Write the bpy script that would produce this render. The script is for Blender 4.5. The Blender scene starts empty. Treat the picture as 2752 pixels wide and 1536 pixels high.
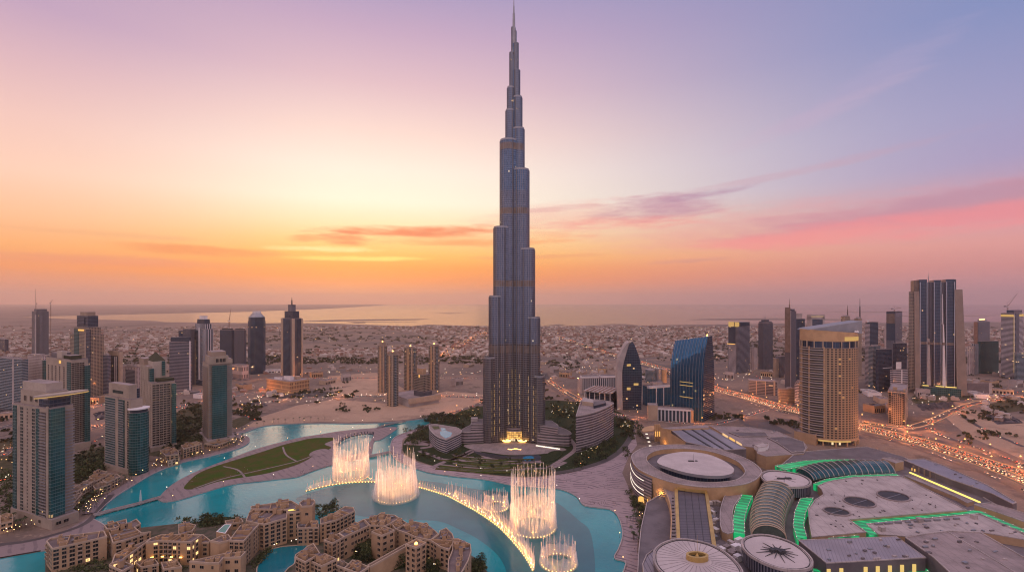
import bpy, math, random
from math import sin, cos, pi, radians, atan2, hypot
from mathutils import Vector
random.seed(7)
R = random
SC = bpy.context.scene
COL = SC.collection
# ------------------------------------------------------------------ camera
CXP, HYP, F, CH = 1376.0, 810.0, 1270.0, 250.0      # photo centre column, horizon row, focal length in photo pixels, eye height in metres
cam_d = bpy.data.cameras.new('camera')
cam = bpy.data.objects.new('camera', cam_d)
COL.objects.link(cam)
cam.location = (0, 0, CH)
cam.rotation_euler = (radians(90), 0, 0)
cam_d.sensor_width = 36.0
cam_d.lens = 36.0 * F / 2752.0
cam_d.shift_y = (HYP - 768.0) / 2752.0
cam_d.clip_start = 1.0
cam_d.clip_end = 200000.0
SC.camera = cam
SC.view_settings.view_transform = 'Standard'
SC.view_settings.look = 'None'
SC.view_settings.gamma = 1.0
SC.view_settings.exposure = 0.28
SC.render.engine = 'CYCLES'
SC.cycles.use_denoising = True
SC.cycles.max_bounces = 5
SC.cycles.diffuse_bounces = 2
SC.cycles.glossy_bounces = 2
SC.cycles.transmission_bounces = 2
SC.cycles.volume_bounces = 2
SC.cycles.transparent_max_bounces = 24
SC.cycles.sample_clamp_indirect = 4.0
SC.cycles.filter_width = 1.15
SC.cycles.caustics_reflective = False
SC.cycles.caustics_refractive = False

def lin(r, g, b):
    f = lambda c: (c / 255 / 12.92) if c <= 10 else ((c / 255 + .055) / 1.055) ** 2.4
    return (f(r), f(g), f(b), 1.0)

class NT:                                             # small node-tree writer
    def __init__(s, tree):
        s.t = tree
    def n(s, typ, **kw):
        nd = s.t.nodes.new(typ)
        for k, v in kw.items():
            if k.startswith('i_'):
                s.set(nd, k[2:].replace('_', ' '), v)
            else:
                setattr(nd, k, v)
        return nd
    def set(s, nd, key, v):
        sock = nd.inputs[int(key)] if key.isdigit() else nd.inputs[key]
        if isinstance(v, bpy.types.NodeSocket):
            s.t.links.new(v, sock)
        else:
            sock.default_value = v
    def m(s, op, a, b=None, c=None, clamp=False):
        nd = s.t.nodes.new('ShaderNodeMath')
        nd.operation = op
        nd.use_clamp = clamp
        for i, v in enumerate((a, b, c)):
            if v is not None:
                s.set(nd, str(i), v)
        return nd.outputs[0]
    def mix(s, fac, a, b, blend='MIX'):
        nd = s.t.nodes.new('ShaderNodeMix')
        nd.data_type = 'RGBA'
        nd.blend_type = blend
        for i, v in ((0, fac), (6, a), (7, b)):
            if isinstance(v, bpy.types.NodeSocket):
                s.t.links.new(v, nd.inputs[i])
            else:
                nd.inputs[i].default_value = v
        return nd.outputs[2]
    def ramp(s, fac, stops, interp='LINEAR'):
        nd = s.t.nodes.new('ShaderNodeValToRGB')
        cr = nd.color_ramp
        cr.interpolation = interp
        while len(cr.elements) < len(stops):
            cr.elements.new(0.5)
        for e, (p, c) in zip(cr.elements, stops):
            e.position = p
            e.color = c
        s.t.links.new(fac, nd.inputs[0])
        return nd.outputs[0]
    def smooth(s, v, a, b, o0=0.0, o1=1.0):
        nd = s.t.nodes.new('ShaderNodeMapRange')
        nd.interpolation_type = 'SMOOTHSTEP'
        s.set(nd, '0', v)
        for i, q in ((1, a), (2, b), (3, o0), (4, o1)):
            nd.inputs[i].default_value = q
        return nd.outputs[0]
    def noise(s, vec, scale, detail=3, rough=.55, out=0, dist=0.0):
        nd = s.t.nodes.new('ShaderNodeTexNoise')
        s.t.links.new(vec, nd.inputs['Vector'])
        nd.inputs['Scale'].default_value = scale
        nd.inputs['Detail'].default_value = detail
        nd.inputs['Roughness'].default_value = rough
        nd.inputs['Distortion'].default_value = dist
        return nd.outputs[out]

# ------------------------------------------------------------------ sky
SUN_AZ, SUN_EL = -19.0, 4.0                           # degrees; azimuth from the view axis
world = bpy.data.worlds.new("World")
SC.world = world
world.use_nodes = True
wt = world.node_tree
wt.nodes.clear()
w = NT(wt)
tc = w.n('ShaderNodeTexCoord').outputs['Generated']
sx = w.n('ShaderNodeSeparateXYZ', i_Vector=tc)
X, Y, Zd = sx.outputs
el = w.m('MULTIPLY', w.m('ARCSINE', Zd), 57.2958)
az = w.m('MULTIPLY', w.m('ARCTAN2', X, Y), 57.2958)
ef = w.m('DIVIDE', el, 90.0, clamp=True)
def sky_ramp(rows):
    return w.ramp(ef, [(e / 90.0, lin(*c)) for e, c in rows])
rS = sky_ramp([(0.0, (228, 152, 122)), (1.2, (234, 148, 104)), (2.6, (248, 145, 72)), (4.0, (252, 158, 66)), (5.4, (255, 186, 90)), (7.0, (255, 206, 130)),
               (9.0, (255, 226, 178)), (11.5, (255, 240, 214)), (15.0, (252, 232, 214)), (19.0, (243, 212, 200)), (24.0, (219, 184, 190)), (29, (192, 162, 186)), (35.0, (150, 142, 182)), (50, (150, 142, 172)), (90, (160, 146, 160))])
rL = sky_ramp([(0.0, (216, 150, 132)), (1.5, (228, 148, 114)), (3.0, (242, 150, 92)), (4.8, (250, 172, 104)), (7.5, (250, 190, 146)), (11.0, (247, 202, 178)),
               (15.5, (234, 192, 182)), (20.0, (212, 174, 182)), (24.0, (186, 156, 182)), (40, (150, 140, 172)), (90, (160, 146, 160))])
rR = sky_ramp([(0.0, (182, 134, 144)), (1.5, (190, 134, 140)), (3.0, (204, 136, 134)), (5.0, (218, 150, 146)), (7.0, (208, 152, 160)), (9.0, (186, 150, 170)), (12.0, (160, 148, 184)),
               (16.0, (150, 148, 186)), (24.0, (122, 136, 182)), (40, (120, 130, 172)), (90, (160, 146, 160))])
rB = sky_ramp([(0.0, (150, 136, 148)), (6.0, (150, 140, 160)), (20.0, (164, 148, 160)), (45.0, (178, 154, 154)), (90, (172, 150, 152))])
c = w.mix(w.smooth(az, -48, -18), rL, rS)
c = w.mix(w.smooth(az, -14, 52), c, rR)
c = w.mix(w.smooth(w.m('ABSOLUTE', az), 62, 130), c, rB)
# cloud streaks: soft ellipses in azimuth and elevation with ragged edges
cv = w.n('ShaderNodeCombineXYZ', i_X=w.m('MULTIPLY', az, .09), i_Y=w.m('MULTIPLY', el, .55), i_Z=0.0).outputs[0]
nz = w.noise(cv, 1.3, 5, .6)
nz2 = w.noise(cv, 4.0, 4, .65)
rag = w.m('ADD', w.m('MULTIPLY', w.m('SUBTRACT', nz, .5), 2.6), w.m('MULTIPLY', w.m('SUBTRACT', nz2, .5), 1.3))
def cloud(px, py, ha, he, tilt, col, amount, thr=1.0):
    global c
    a0 = math.degrees(atan2(px - CXP, F))
    e0 = math.degrees(math.atan((HYP - py) / F * cos(radians(a0))))
    da = w.m('SUBTRACT', az, a0)
    de = w.m('SUBTRACT', w.m('SUBTRACT', el, e0), w.m('MULTIPLY', da, tilt))
    d2 = w.m('ADD', w.m('POWER', w.m('ABSOLUTE', w.m('DIVIDE', da, ha)), 2.0), w.m('POWER', w.m('ABSOLUTE', w.m('DIVIDE', de, he)), 2.0))
    k = w.smooth(w.m('ADD', w.m('SUBTRACT', thr, d2), w.m('MULTIPLY', rag, .9)), -.15, 1.2, 0, amount)
    c = w.mix(k, c, lin(*col))
cloud(2480, 568, 19, 1.9, .045, (166, 128, 154), .7)
cloud(1600, 578, 15, 2.0, .03, (234, 160, 148), .4)
cloud(2200, 596, 26, 2.6, .035, (226, 146, 150), .4)
cloud(1250, 640, 16, 1.3, .02, (244, 150, 100), .4)
cloud(2450, 606, 22, 1.5, .045, (240, 136, 138), .6)
cloud(2150, 640, 12, .8, .05, (240, 148, 140), .5)
cloud(2650, 520, 10, .9, .06, (176, 138, 160), .5)
cloud(2100, 470, 16, .5, .1, (196, 150, 164), .35)
cloud(1760, 560, 8.5, 1.7, .05, (182, 134, 158), .75)
cloud(1900, 522, 6, .5, .09, (172, 130, 158), .6)
cloud(1660, 600, 10, 1.0, .0, (238, 150, 140), .6)
cloud(1130, 622, 13, .8, .035, (232, 122, 84), .9)
cloud(930, 640, 3.0, 1.0, .03, (222, 110, 78), .8)
cloud(1300, 652, 12, .5, .02, (246, 150, 92), .6)
cloud(560, 673, 9, .65, -.02, (238, 140, 84), .75)
cloud(330, 705, 12, .6, 0, (240, 140, 98), .65)
cloud(950, 694, 9, .35, .015, (255, 226, 120), .8)
cloud(860, 668, 7, .4, .015, (255, 240, 170), .7)
cloud(2320, 232, 9, 1.6, .40, (172, 158, 190), .3)
cloud(2150, 330, 10, 1.0, .25, (196, 168, 188), .25)
cloud(1850, 700, 5, .35, .03, (200, 134, 136), .6)
cloud(700, 735, 26, .5, 0, (252, 150, 66), .5)
cloud(300, 630, 10, .35, .0, (236, 168, 120), .5)
cloud(1500, 560, 6, .4, .06, (216, 160, 160), .45)
cloud(1450, 690, 9, .35, .02, (226, 136, 104), .5)
cloud(120, 690, 12, .5, .01, (234, 150, 110), .5)
cloud(820, 640, 2.2, .5, .02, (226, 130, 84), .6)
sky_tex = w.n('ShaderNodeTexSky', sky_type='NISHITA', sun_disc=False, sun_elevation=radians(SUN_EL), sun_rotation=radians(SUN_AZ))
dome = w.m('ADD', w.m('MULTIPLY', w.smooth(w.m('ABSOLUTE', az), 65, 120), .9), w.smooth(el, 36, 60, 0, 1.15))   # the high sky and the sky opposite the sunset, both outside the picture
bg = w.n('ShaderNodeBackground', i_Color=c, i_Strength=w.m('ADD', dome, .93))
bg2 = w.n('ShaderNodeBackground', i_Color=sky_tex.outputs[0], i_Strength=0.004)
add = w.n('ShaderNodeAddShader')
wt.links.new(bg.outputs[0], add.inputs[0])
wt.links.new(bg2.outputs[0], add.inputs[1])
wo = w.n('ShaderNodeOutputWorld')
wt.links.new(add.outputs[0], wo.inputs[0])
# ------------------------------------------------------------------ sun
sd = bpy.data.lights.new('sun', 'SUN')
sd.energy = 0.12
sd.angle = radians(30)
sd.color = (1.0, .48, .22)
sun = bpy.data.objects.new('sun', sd)
COL.objects.link(sun)
sv = Vector((sin(radians(SUN_AZ)) * cos(radians(SUN_EL)), cos(radians(SUN_AZ)) * cos(radians(SUN_EL)), sin(radians(SUN_EL))))
sun.rotation_euler = sv.to_track_quat('Z', 'Y').to_euler()
sun.location = (0, 0, 900)

# ------------------------------------------------------------------ helpers: photo geometry
CROP = {'S': (0, 0, 1), 'C1': (0, 740, .2504), 'C2': (440, 740, .2504), 'C3': (0, 1000, .32), 'C4': (240, 920, .32), 'C5': (0, 1280, .1941), 'C6': (480, 1300, .1941), 'C7': (780, 1340, .2096),
        'D1': (880, 840, .2504), 'D4': (1260, 900, .2295), 'D5': (1060, 1040, .2484), 'D6': (800, 1140, .1808), 'D7': (1180, 1230, .2128),
        'E1': (1460, 780, .2643), 'E2': (1900, 720, .2504), 'E3': (2292, 720, .2504), 'E4': (1660, 1120, .1947), 'E5': (2100, 1000, .2531), 'E6': (2080, 1200, .2609), 'E7': (1660, 1280, .2329)}
def P(px, py, z=0.0):                                 # the place at height z seen at a photo pixel
    Yd = F * (CH - z) / (py - HYP)
    return ((px - CXP) * Yd / F, Yd, z)
def Q(k, *pts, z=0.0):                                # the same for a list of points read off an enlargement of the photo
    ox, oy, s = CROP[k]
    return [P(ox + s * x, oy + s * y, z)[:2] for x, y in pts]
def zrow(py, Yd):
    return CH - (py - HYP) * Yd / F

# ------------------------------------------------------------------ helpers: materials
MATS = {}
def new_mat(name):
    m = bpy.data.materials.new(name)
    m.use_nodes = True
    m.node_tree.nodes.clear()
    MATS[name] = m
    return m, NT(m.node_tree)
def finish(m, t, shader):
    o = t.n('ShaderNodeOutputMaterial')
    m.node_tree.links.new(shader, o.inputs['Surface'])
def plain(name, col, rough=.8, var=.25, scale=.08, metal=0.0, spec=.3, bump=0.0, col2=None, streak=None):
    m, t = new_mat(name)
    pos = t.n('ShaderNodeNewGeometry').outputs['Position']
    if streak:
        pos = t.n('ShaderNodeMapping', i_Vector=pos, i_Scale=streak).outputs[0]
    n1 = t.noise(pos, scale, 5, .6)
    c2 = col2 or tuple(v * (1 - var) for v in col[:3]) + (1,)
    if len(col) == 3: col = tuple(col) + (1,)
    c = t.mix(t.smooth(n1, .35, .65), col, c2)
    n2 = t.noise(pos, scale * 9, 3, .6)
    c = t.mix(t.m('MULTIPLY', t.m('SUBTRACT', n2, .3), .5 * var, clamp=True), c, (0, 0, 0, 1))
    b = t.n('ShaderNodeBsdfPrincipled', i_Base_Color=c, i_Roughness=rough, i_Metallic=metal)
    b.inputs['Specular IOR Level'].default_value = spec
    finish(m, t, b.outputs[0])
    return m
def emit(name, col, strength):
    m, t = new_mat(name)
    e = t.n('ShaderNodeEmission', i_Color=tuple(col[:3]) + (1,), i_Strength=strength)
    finish(m, t, e.outputs[0])
    return m
def facade(name, wall, glass, ww=.6, wh=.6, lit=.03, litcol=(1, .6, .25, 1), litpow=1.2, grough=.12, gmetal=0.0, wmetal=0.0, wrough=.75, sub=0, curtain=.25, spec=.5):
    """UV in bays and floors: one window opening per cell."""
    if lit < .2: lit, litpow = lit * .5, litpow * .5
    m, t = new_mat(name)
    uv = t.n('ShaderNodeUVMap').outputs[0]
    s = t.n('ShaderNodeSeparateXYZ', i_Vector=uv)
    u, v = s.outputs[0], s.outputs[1]
    fu, fv = t.m('FRACT', u), t.m('FRACT', v)
    mu = t.m('LESS_THAN', t.m('ABSOLUTE', t.m('SUBTRACT', fu, .5)), ww / 2)
    mv = t.m('LESS_THAN', t.m('ABSOLUTE', t.m('SUBTRACT', fv, .5)), wh / 2)
    k = t.m('MULTIPLY', mu, mv)
    cell = t.n('ShaderNodeCombineXYZ', i_X=t.m('FLOOR', u), i_Y=t.m('FLOOR', v), i_Z=0.0).outputs[0]
    oi = t.n('ShaderNodeObjectInfo').outputs['Random']
    cell2 = t.n('ShaderNodeVectorMath', operation='ADD')
    m.node_tree.links.new(cell, cell2.inputs[0])
    m.node_tree.links.new(t.n('ShaderNodeCombineXYZ', i_X=t.m('MULTIPLY', oi, 91.7), i_Y=0.0, i_Z=t.m('MULTIPLY', oi, 37.0)).outputs[0], cell2.inputs[1])
    wn = t.n('ShaderNodeTexWhiteNoise')
    m.node_tree.links.new(cell2.outputs[0], wn.inputs['Vector'])
    rnd = wn.outputs['Value']
    sc = t.n('ShaderNodeSeparateColor')
    m.node_tree.links.new(wn.outputs['Color'], sc.inputs[0])
    g2 = tuple(min(1, x * 2.2 + .02) for x in glass[:3]) + (1,)
    gl = t.mix(t.m('MULTIPLY', sc.outputs[1], curtain * 2, clamp=True), tuple(glass[:3]) + (1,), g2)
    pos = t.n('ShaderNodeNewGeometry').outputs['Position']
    n1 = t.noise(t.n('ShaderNodeMapping', i_Vector=pos, i_Scale=(1, 1, .25)).outputs[0], .11, 4, .6)
    wl = t.mix(t.smooth(n1, .3, .7), tuple(wall[:3]) + (1,), tuple(x * .8 for x in wall[:3]) + (1,))
    c = t.mix(k, wl, gl)
    b = t.n('ShaderNodeBsdfPrincipled', i_Base_Color=c)
    t.set(b, 'Roughness', t.m('ADD', wrough, t.m('MULTIPLY', k, grough - wrough)))
    t.set(b, 'Metallic', t.m('ADD', wmetal, t.m('MULTIPLY', k, gmetal - wmetal)))
    b.inputs['Specular IOR Level'].default_value = spec
    if lit > 0:
        on = t.m('MULTIPLY', k, t.m('GREATER_THAN', rnd, 1 - lit))
        t.set(b, 'Emission Color', litcol)
        t.set(b, 'Emission Strength', t.m('MULTIPLY', on, t.m('MULTIPLY', t.m('ADD', sc.outputs[0], .3), litpow)))
    finish(m, t, b.outputs[0])
    return m

# ------------------------------------------------------------------ helpers: meshes and objects
ROOT = {}
def ccw(poly):
    a = sum(poly[i][0] * poly[(i + 1) % len(poly)][1] - poly[(i + 1) % len(poly)][0] * poly[i][1] for i in range(len(poly)))
    return list(poly) if a > 0 else list(poly)[::-1]
def offset(poly, d):
    """Polygon grown outwards by d (negative: shrunk)."""
    poly = ccw(poly)
    n = len(poly)
    out = []
    for i in range(n):
        p0, p1, p2 = poly[i - 1], poly[i], poly[(i + 1) % n]
        def nrm(a, b):
            dx, dy = b[0] - a[0], b[1] - a[1]
            L = hypot(dx, dy) or 1
            return dy / L, -dx / L
        n1, n2 = nrm(p0, p1), nrm(p1, p2)
        bx, by = n1[0] + n2[0], n1[1] + n2[1]
        q = bx * bx + by * by
        k = 2 * d / max(q, .6)
        out.append((p1[0] + bx * k, p1[1] + by * k))
    return out
def oval(cx, cy, a, b, rot=0, n=48, a0=0, a1=2 * pi):
    full = abs(a1 - a0 - 2 * pi) < 1e-6
    pts = []
    for i in range(n if full else n + 1):
        q = a0 + (a1 - a0) * i / n
        x, y = a * cos(q), b * sin(q)
        pts.append((cx + x * cos(rot) - y * sin(rot), cy + x * sin(rot) + y * cos(rot)))
    return pts
def smooth_line(pts, n=6, closed=False):
    """Catmull-Rom through 2-D points."""
    N = len(pts)
    out = []
    rng = range(N if closed else N - 1)
    for i in rng:
        g = (lambda j: pts[j % N]) if closed else (lambda j: pts[max(0, min(N - 1, j))])
        p0, p1, p2, p3 = g(i - 1), g(i), g(i + 1), g(i + 2)
        for k in range(n):
            t = k / n
            out.append(tuple(.5 * (2 * p1[a] + (p2[a] - p0[a]) * t + (2 * p0[a] - 5 * p1[a] + 4 * p2[a] - p3[a]) * t * t + (3 * p1[a] - p0[a] - 3 * p2[a] + p3[a]) * t ** 3) for a in range(len(p1))))
    if not closed:
        out.append(tuple(pts[-1]))
    return out
def inside(p, poly):
    x, y = p[:2]
    r = False
    for i in range(len(poly)):
        x1, y1 = poly[i][:2]; x2, y2 = poly[i - 1][:2]
        if (y1 > y) != (y2 > y) and x < (x2 - x1) * (y - y1) / (y2 - y1) + x1:
            r = not r
    return r

class MB:
    def __init__(s):
        s.v, s.f, s.uv, s.m = [], [], [], []
    def face(s, pts, mat=0, uv=None):
        k = len(s.v)
        s.v += [tuple(p) for p in pts]
        s.f.append(tuple(range(k, k + len(pts))))
        s.uv.append(uv or [(0.5, 0.5)] * len(pts))
        s.m.append(mat)
        return s
    def sheet(s, poly, z, mat=0):
        return s.face([(p[0], p[1], z) for p in ccw(poly)], mat)
    def wall(s, a, b, z0, z1, mat=0, bay=3.5, fl=3.6, uvs=None, za=None):
        L = hypot(b[0] - a[0], b[1] - a[1])
        n = max(1, round(L / bay)); m = max(1, round((z1 - z0) / fl))
        return s.face([(a[0], a[1], z0), (b[0], b[1], z0), (b[0], b[1], z1), (a[0], a[1], z1)], mat, uvs or [(0, 0), (n, 0), (n, m), (0, m)])
    def prism(s, poly, z0, z1, side=0, top=None, bay=3.5, fl=3.6, run=False):
        poly = ccw(poly)
        n = len(poly)
        m = max(1, round((z1 - z0) / fl))
        u = 0.0
        for i in range(n):
            a, b = poly[i], poly[(i + 1) % n]
            if run:                                   # u runs on round the outline
                L = hypot(b[0] - a[0], b[1] - a[1]) / bay
                s.wall(a, b, z0, z1, side, uvs=[(u, 0), (u + L, 0), (u + L, m), (u, m)])
                u += L
            else:
                s.wall(a, b, z0, z1, side, bay, fl)
        s.face([(p[0], p[1], z1) for p in poly], side if top is None else top)
        return s
    def ring(s, outer, inner, z0, z1, side=0, top=None):
        """Closed band between two outlines with the same number of points."""
        n = len(outer)
        top = side if top is None else top
        for i in range(n):
            j = (i + 1) % n
            a, b, c, d = outer[i], outer[j], inner[j], inner[i]
            s.wall(a, b, z0, z1, side)
            s.wall(c, d, z0, z1, side)
            s.face([(a[0], a[1], z1), (b[0], b[1], z1), (c[0], c[1], z1), (d[0], d[1], z1)], top)
        return s
    def parapet(s, poly, z, h=1.1, t=.5, mat=0):
        poly = ccw(poly)
        return s.ring(poly, offset(poly, -t), z, z + h, mat)
    def box(s, cx, cy, z0, sx, sy, sz, yaw=0, side=0, top=None, bay=3.5, fl=3.6):
        cs, sn = cos(yaw), sin(yaw)
        p = [(cx + x * cs - y * sn, cy + x * sn + y * cs) for x, y in ((-sx / 2, -sy / 2), (sx / 2, -sy / 2), (sx / 2, sy / 2), (-sx / 2, sy / 2))]
        return s.prism(p, z0, z0 + sz, side, top, bay, fl)
    def cyl(s, cx, cy, z0, z1, r0, r1=None, n=12, side=0, top=None, bay=3.5, fl=3.6):
        r1 = r0 if r1 is None else r1
        m = max(1, round((z1 - z0) / fl)); kb = max(1, round(2 * pi * max(r0, r1) / bay)) / n
        for i in range(n):
            a, b = 2 * pi * i / n, 2 * pi * (i + 1) / n
            s.face([(cx + r0 * cos(a), cy + r0 * sin(a), z0), (cx + r0 * cos(b), cy + r0 * sin(b), z0), (cx + r1 * cos(b), cy + r1 * sin(b), z1), (cx + r1 * cos(a), cy + r1 * sin(a), z1)],
                   side, [(i * kb, 0), ((i + 1) * kb, 0), ((i + 1) * kb, m), (i * kb, m)])
        if r1 > 0:
            s.face([(cx + r1 * cos(2 * pi * i / n), cy + r1 * sin(2 * pi * i / n), z1) for i in range(n)], side if top is None else top)
        return s
    def tube(s, p, q, r0, r1=None, n=5, mat=0):
        r1 = r0 if r1 is None else r1
        p, q = Vector(p), Vector(q)
        d = (q - p).normalized()
        u = d.cross(Vector((0, 0, 1)) if abs(d.z) < .9 else Vector((1, 0, 0))).normalized()
        v = d.cross(u)
        c = [(u * cos(2 * pi * i / n) + v * sin(2 * pi * i / n)) for i in range(n)]
        for i in range(n):
            j = (i + 1) % n
            s.face([p + c[j] * r0, p + c[i] * r0, q + c[i] * r1, q + c[j] * r1], mat)
        s.face([q + c[i] * r1 for i in range(n)][::-1], mat)
        return s
    def ribbon(s, line, w, z, mat=0, w2=None):
        """Flat strip along a 2-D line (offset w to the left, w2 to the right)."""
        w2 = w if w2 is None else w2
        L, Rr = [], []
        for i, p in enumerate(line):
            a, b = line[max(0, i - 1)], line[min(len(line) - 1, i + 1)]
            dx, dy = b[0] - a[0], b[1] - a[1]
            q = hypot(dx, dy) or 1
            zz = z[i] if isinstance(z, (list, tuple)) else z
            L.append((p[0] - dy / q * w, p[1] + dx / q * w, zz))
            Rr.append((p[0] + dy / q * w2, p[1] - dx / q * w2, zz))
        u = 0
        for i in range(len(line) - 1):
            d = hypot(line[i + 1][0] - line[i][0], line[i + 1][1] - line[i][1])
            s.face([Rr[i], Rr[i + 1], L[i + 1], L[i]], mat, [(u, 0), (u + d, 0), (u + d, w + w2), (u, w + w2)])
            u += d
        return s, L, Rr
    def strip(s, line, w, z0, z1, mat=0, top=None, w2=None):
        """Solid band along a line: kerb, bridge deck, hedge, low wall."""
        tmp = MB()
        _, L, Rr = tmp.ribbon(line, w, z1, 0, w2)
        top = mat if top is None else top
        for i in range(len(line) - 1):
            s.face([Rr[i], Rr[i + 1], L[i + 1], L[i]], top)
            s.wall(Rr[i][:2], Rr[i + 1][:2], z0, z1, mat)
            s.wall(L[i + 1][:2], L[i][:2], z0, z1, mat)
        s.wall(L[0][:2], Rr[0][:2], z0, z1, mat)
        s.wall(Rr[-1][:2], L[-1][:2], z0, z1, mat)
        return s
    def add(s, o):
        k = len(s.v)
        s.v += o.v; s.uv += o.uv; s.m += o.m
        s.f += [tuple(i + k for i in f) for f in o.f]
        return s
    def mesh(s, name, mats, off=(0, 0, 0)):
        me = bpy.data.meshes.new(name)
        me.from_pydata([(x - off[0], y - off[1], z - off[2]) for x, y, z in s.v], [], s.f)
        uvl = me.uv_layers.new(name='UVMap')
        flat = [c for f in s.uv for p in f for c in p]
        uvl.data.foreach_set('uv', flat)
        for q in (mats if isinstance(mats, (list, tuple)) else [mats]):
            me.materials.append(MATS[q] if isinstance(q, str) else q)
        me.polygons.foreach_set('material_index', s.m)
        me.update()
        return me
    def build(s, name, mats, parent=None, label=None, kind=None):
        root = parent
        while root is not None and root.parent is not None:
            root = root.parent
        off = ROOT.get(root.name, (0, 0, 0)) if root else (0, 0, 0)
        o = bpy.data.objects.new(name, s.mesh(name, mats, off))
        COL.objects.link(o)
        if parent: o.parent = parent
        if label: o['label'] = label
        if kind: o['kind'] = kind
        return o
def thing(name, label, cat, loc=(0, 0, 0), group=None):
    o = bpy.data.objects.new(name, None)
    o.empty_display_size = 2
    COL.objects.link(o)
    o.location = loc
    o['label'] = label; o['category'] = cat
    if group: o['group'] = group
    ROOT[o.name] = tuple(loc)
    return o
def single(mb, name, mats, label, cat, group=None):
    """A thing that is one mesh, its origin at its base centre."""
    xs = [p[0] for p in mb.v]; ys = [p[1] for p in mb.v]; zs = [p[2] for p in mb.v]
    off = ((min(xs) + max(xs)) / 2, (min(ys) + max(ys)) / 2, min(zs))
    o = bpy.data.objects.new(name, mb.mesh(name, mats, off))
    o.location = off
    COL.objects.link(o)
    o['label'] = label; o['category'] = cat
    if group: o['group'] = group
    return o
def struct(mb, name, mats, kind='structure'):
    o = mb.build(name, mats)
    o['kind'] = kind
    return o
def copy_tree(o, parent=None):
    c = o.copy()
    COL.objects.link(c)
    c.parent = parent
    for ch in list(o.children):
        copy_tree(ch, c)
    return c
USED = {}
def place(proto, x, y, z=0, rz=0, sc=1.0, label=None, group=None):
    """First call moves the prototype itself, later ones copy it with its parts."""
    o = copy_tree(proto) if USED.get(proto.name) else proto
    USED[proto.name] = True
    o.location = (x, y, z); o.rotation_euler = (0, 0, rz)
    o.scale = (sc, sc, sc) if not isinstance(sc, tuple) else sc
    if label: o['label'] = label
    if group: o['group'] = group
    return o
# ------------------------------------------------------------------ materials
def panels(name, col, col2, size):
    """Flat roof: membrane sheets with dark joints, stains and water marks."""
    m, t = new_mat(name)
    pos = t.n('ShaderNodeNewGeometry').outputs['Position']
    rot = t.n('ShaderNodeMapping', i_Vector=pos, i_Rotation=(0, 0, .35), i_Scale=(1 / size, 1 / size / 1.8, 1)).outputs[0]
    s = t.n('ShaderNodeSeparateXYZ', i_Vector=rot)
    j = t.m('MAXIMUM', t.m('GREATER_THAN', t.m('FRACT', s.outputs[0]), .94), t.m('GREATER_THAN', t.m('FRACT', s.outputs[1]), .965))
    c = t.mix(t.smooth(t.noise(pos, .045, 5, .65), .38, .66), tuple(col) + (1,), tuple(col2) + (1,))
    c = t.mix(t.smooth(t.noise(t.n('ShaderNodeMapping', i_Vector=pos, i_Scale=(1, .22, 1), i_Rotation=(0, 0, .5)).outputs[0], .22, 4, .7), .56, .7, 0, .45), c, tuple(x * .45 for x in col) + (1,))
    c = t.mix(t.m('MULTIPLY', j, .45), c, tuple(x * .35 for x in col) + (1,))
    b = t.n('ShaderNodeBsdfPrincipled', i_Base_Color=c, i_Roughness=.8)
    b.inputs['Specular IOR Level'].default_value = .3
    finish(m, t, b.outputs[0])
plain('sand', (.30, .215, .165), .95, .45, .011, col2=(.165, .125, .105, 1), spec=.1)
plain('pale_sand', (.46, .33, .24), .95, .3, .025, col2=(.30, .215, .16, 1), spec=.1)
plain('far_land', (.26, .19, .155), .95, .4, .0016, col2=(.13, .105, .095, 1), spec=.1)
plain('concrete', (.42, .37, .36), .85, .2, .05)
panels('roof_mauve', (.30, .245, .24), (.21, .175, .17), 7.0)
plain('roof_dark', (.16, .14, .15), .8, .3, .05)
panels('roof_pale', (.42, .365, .35), (.31, .27, .26), 9.0)
plain('asphalt', (.085, .07, .07), .7, .3, .03, spec=.4)
plain('kerb', (.45, .40, .38), .8)
plain('white', (.72, .68, .68), .5, .1)
plain('dark_metal', (.05, .05, .055), .5, .2, metal=.3)
plain('grey_metal', (.30, .30, .32), .45, .15, metal=.6)
plain('silver', (.55, .55, .58), .3, .1, metal=.9)
plain('gold_metal', (.62, .42, .15), .4, .2, metal=.6)
plain('beige', (.46, .305, .185), .85, .18, .08)
plain('beige_dark', (.33, .25, .19), .85, .2, .08)
plain('beige_pale', (.46, .35, .26), .85, .15, .08)
plain('orange_wall', (.52, .33, .18), .8, .2, .06)
plain('leaf', (.045, .062, .022), .7, .4, .25, col2=(.085, .095, .035, 1), spec=.2)
plain('leaf_dark', (.025, .038, .018), .7, .4, .25, spec=.2)
plain('leaf_grey', (.060, .062, .038), .8, .4, .05, spec=.1)
plain('palm_leaf', (.055, .075, .03), .6, .4, .3, spec=.3)
plain('bark', (.14, .10, .07), .9, .3, .5)
plain('lawn', (.045, .085, .012), .95, .6, .06, col2=(.085, .072, .024, 1), spec=.05)
plain('scrub', (.055, .055, .03), .95, .5, .12, col2=(.10, .085, .055, 1), spec=.05)
plain('hedge', (.03, .045, .02), .9, .4, .3, spec=.1)
plain('roof_town', (.20, .155, .15), .85, .3, .12, col2=(.14, .11, .11, 1))
plain('navy', (.035, .045, .07), .4, .3)
plain('terracotta', (.30, .17, .12), .85, .25, .1)
emit('lamp_warm', (1.0, .58, .22), 5)
emit('lamp_white', (1.0, .86, .68), 4)
emit('lamp_gold', (1.0, .5, .12), 5)
emit('lamp_fountain', (1.0, .6, .2), 4)
emit('head_light', (1.0, .74, .45), 5)
emit('tail_light', (1.0, .13, .04), 5)
emit('glow_gold', (1.0, .52, .14), .95)
emit('glow_yellow', (1.0, .72, .18), 1.3)
emit('glow_warm', (1.0, .62, .3), .8)
emit('glow_green', (.02, .65, .19), .75)
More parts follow.
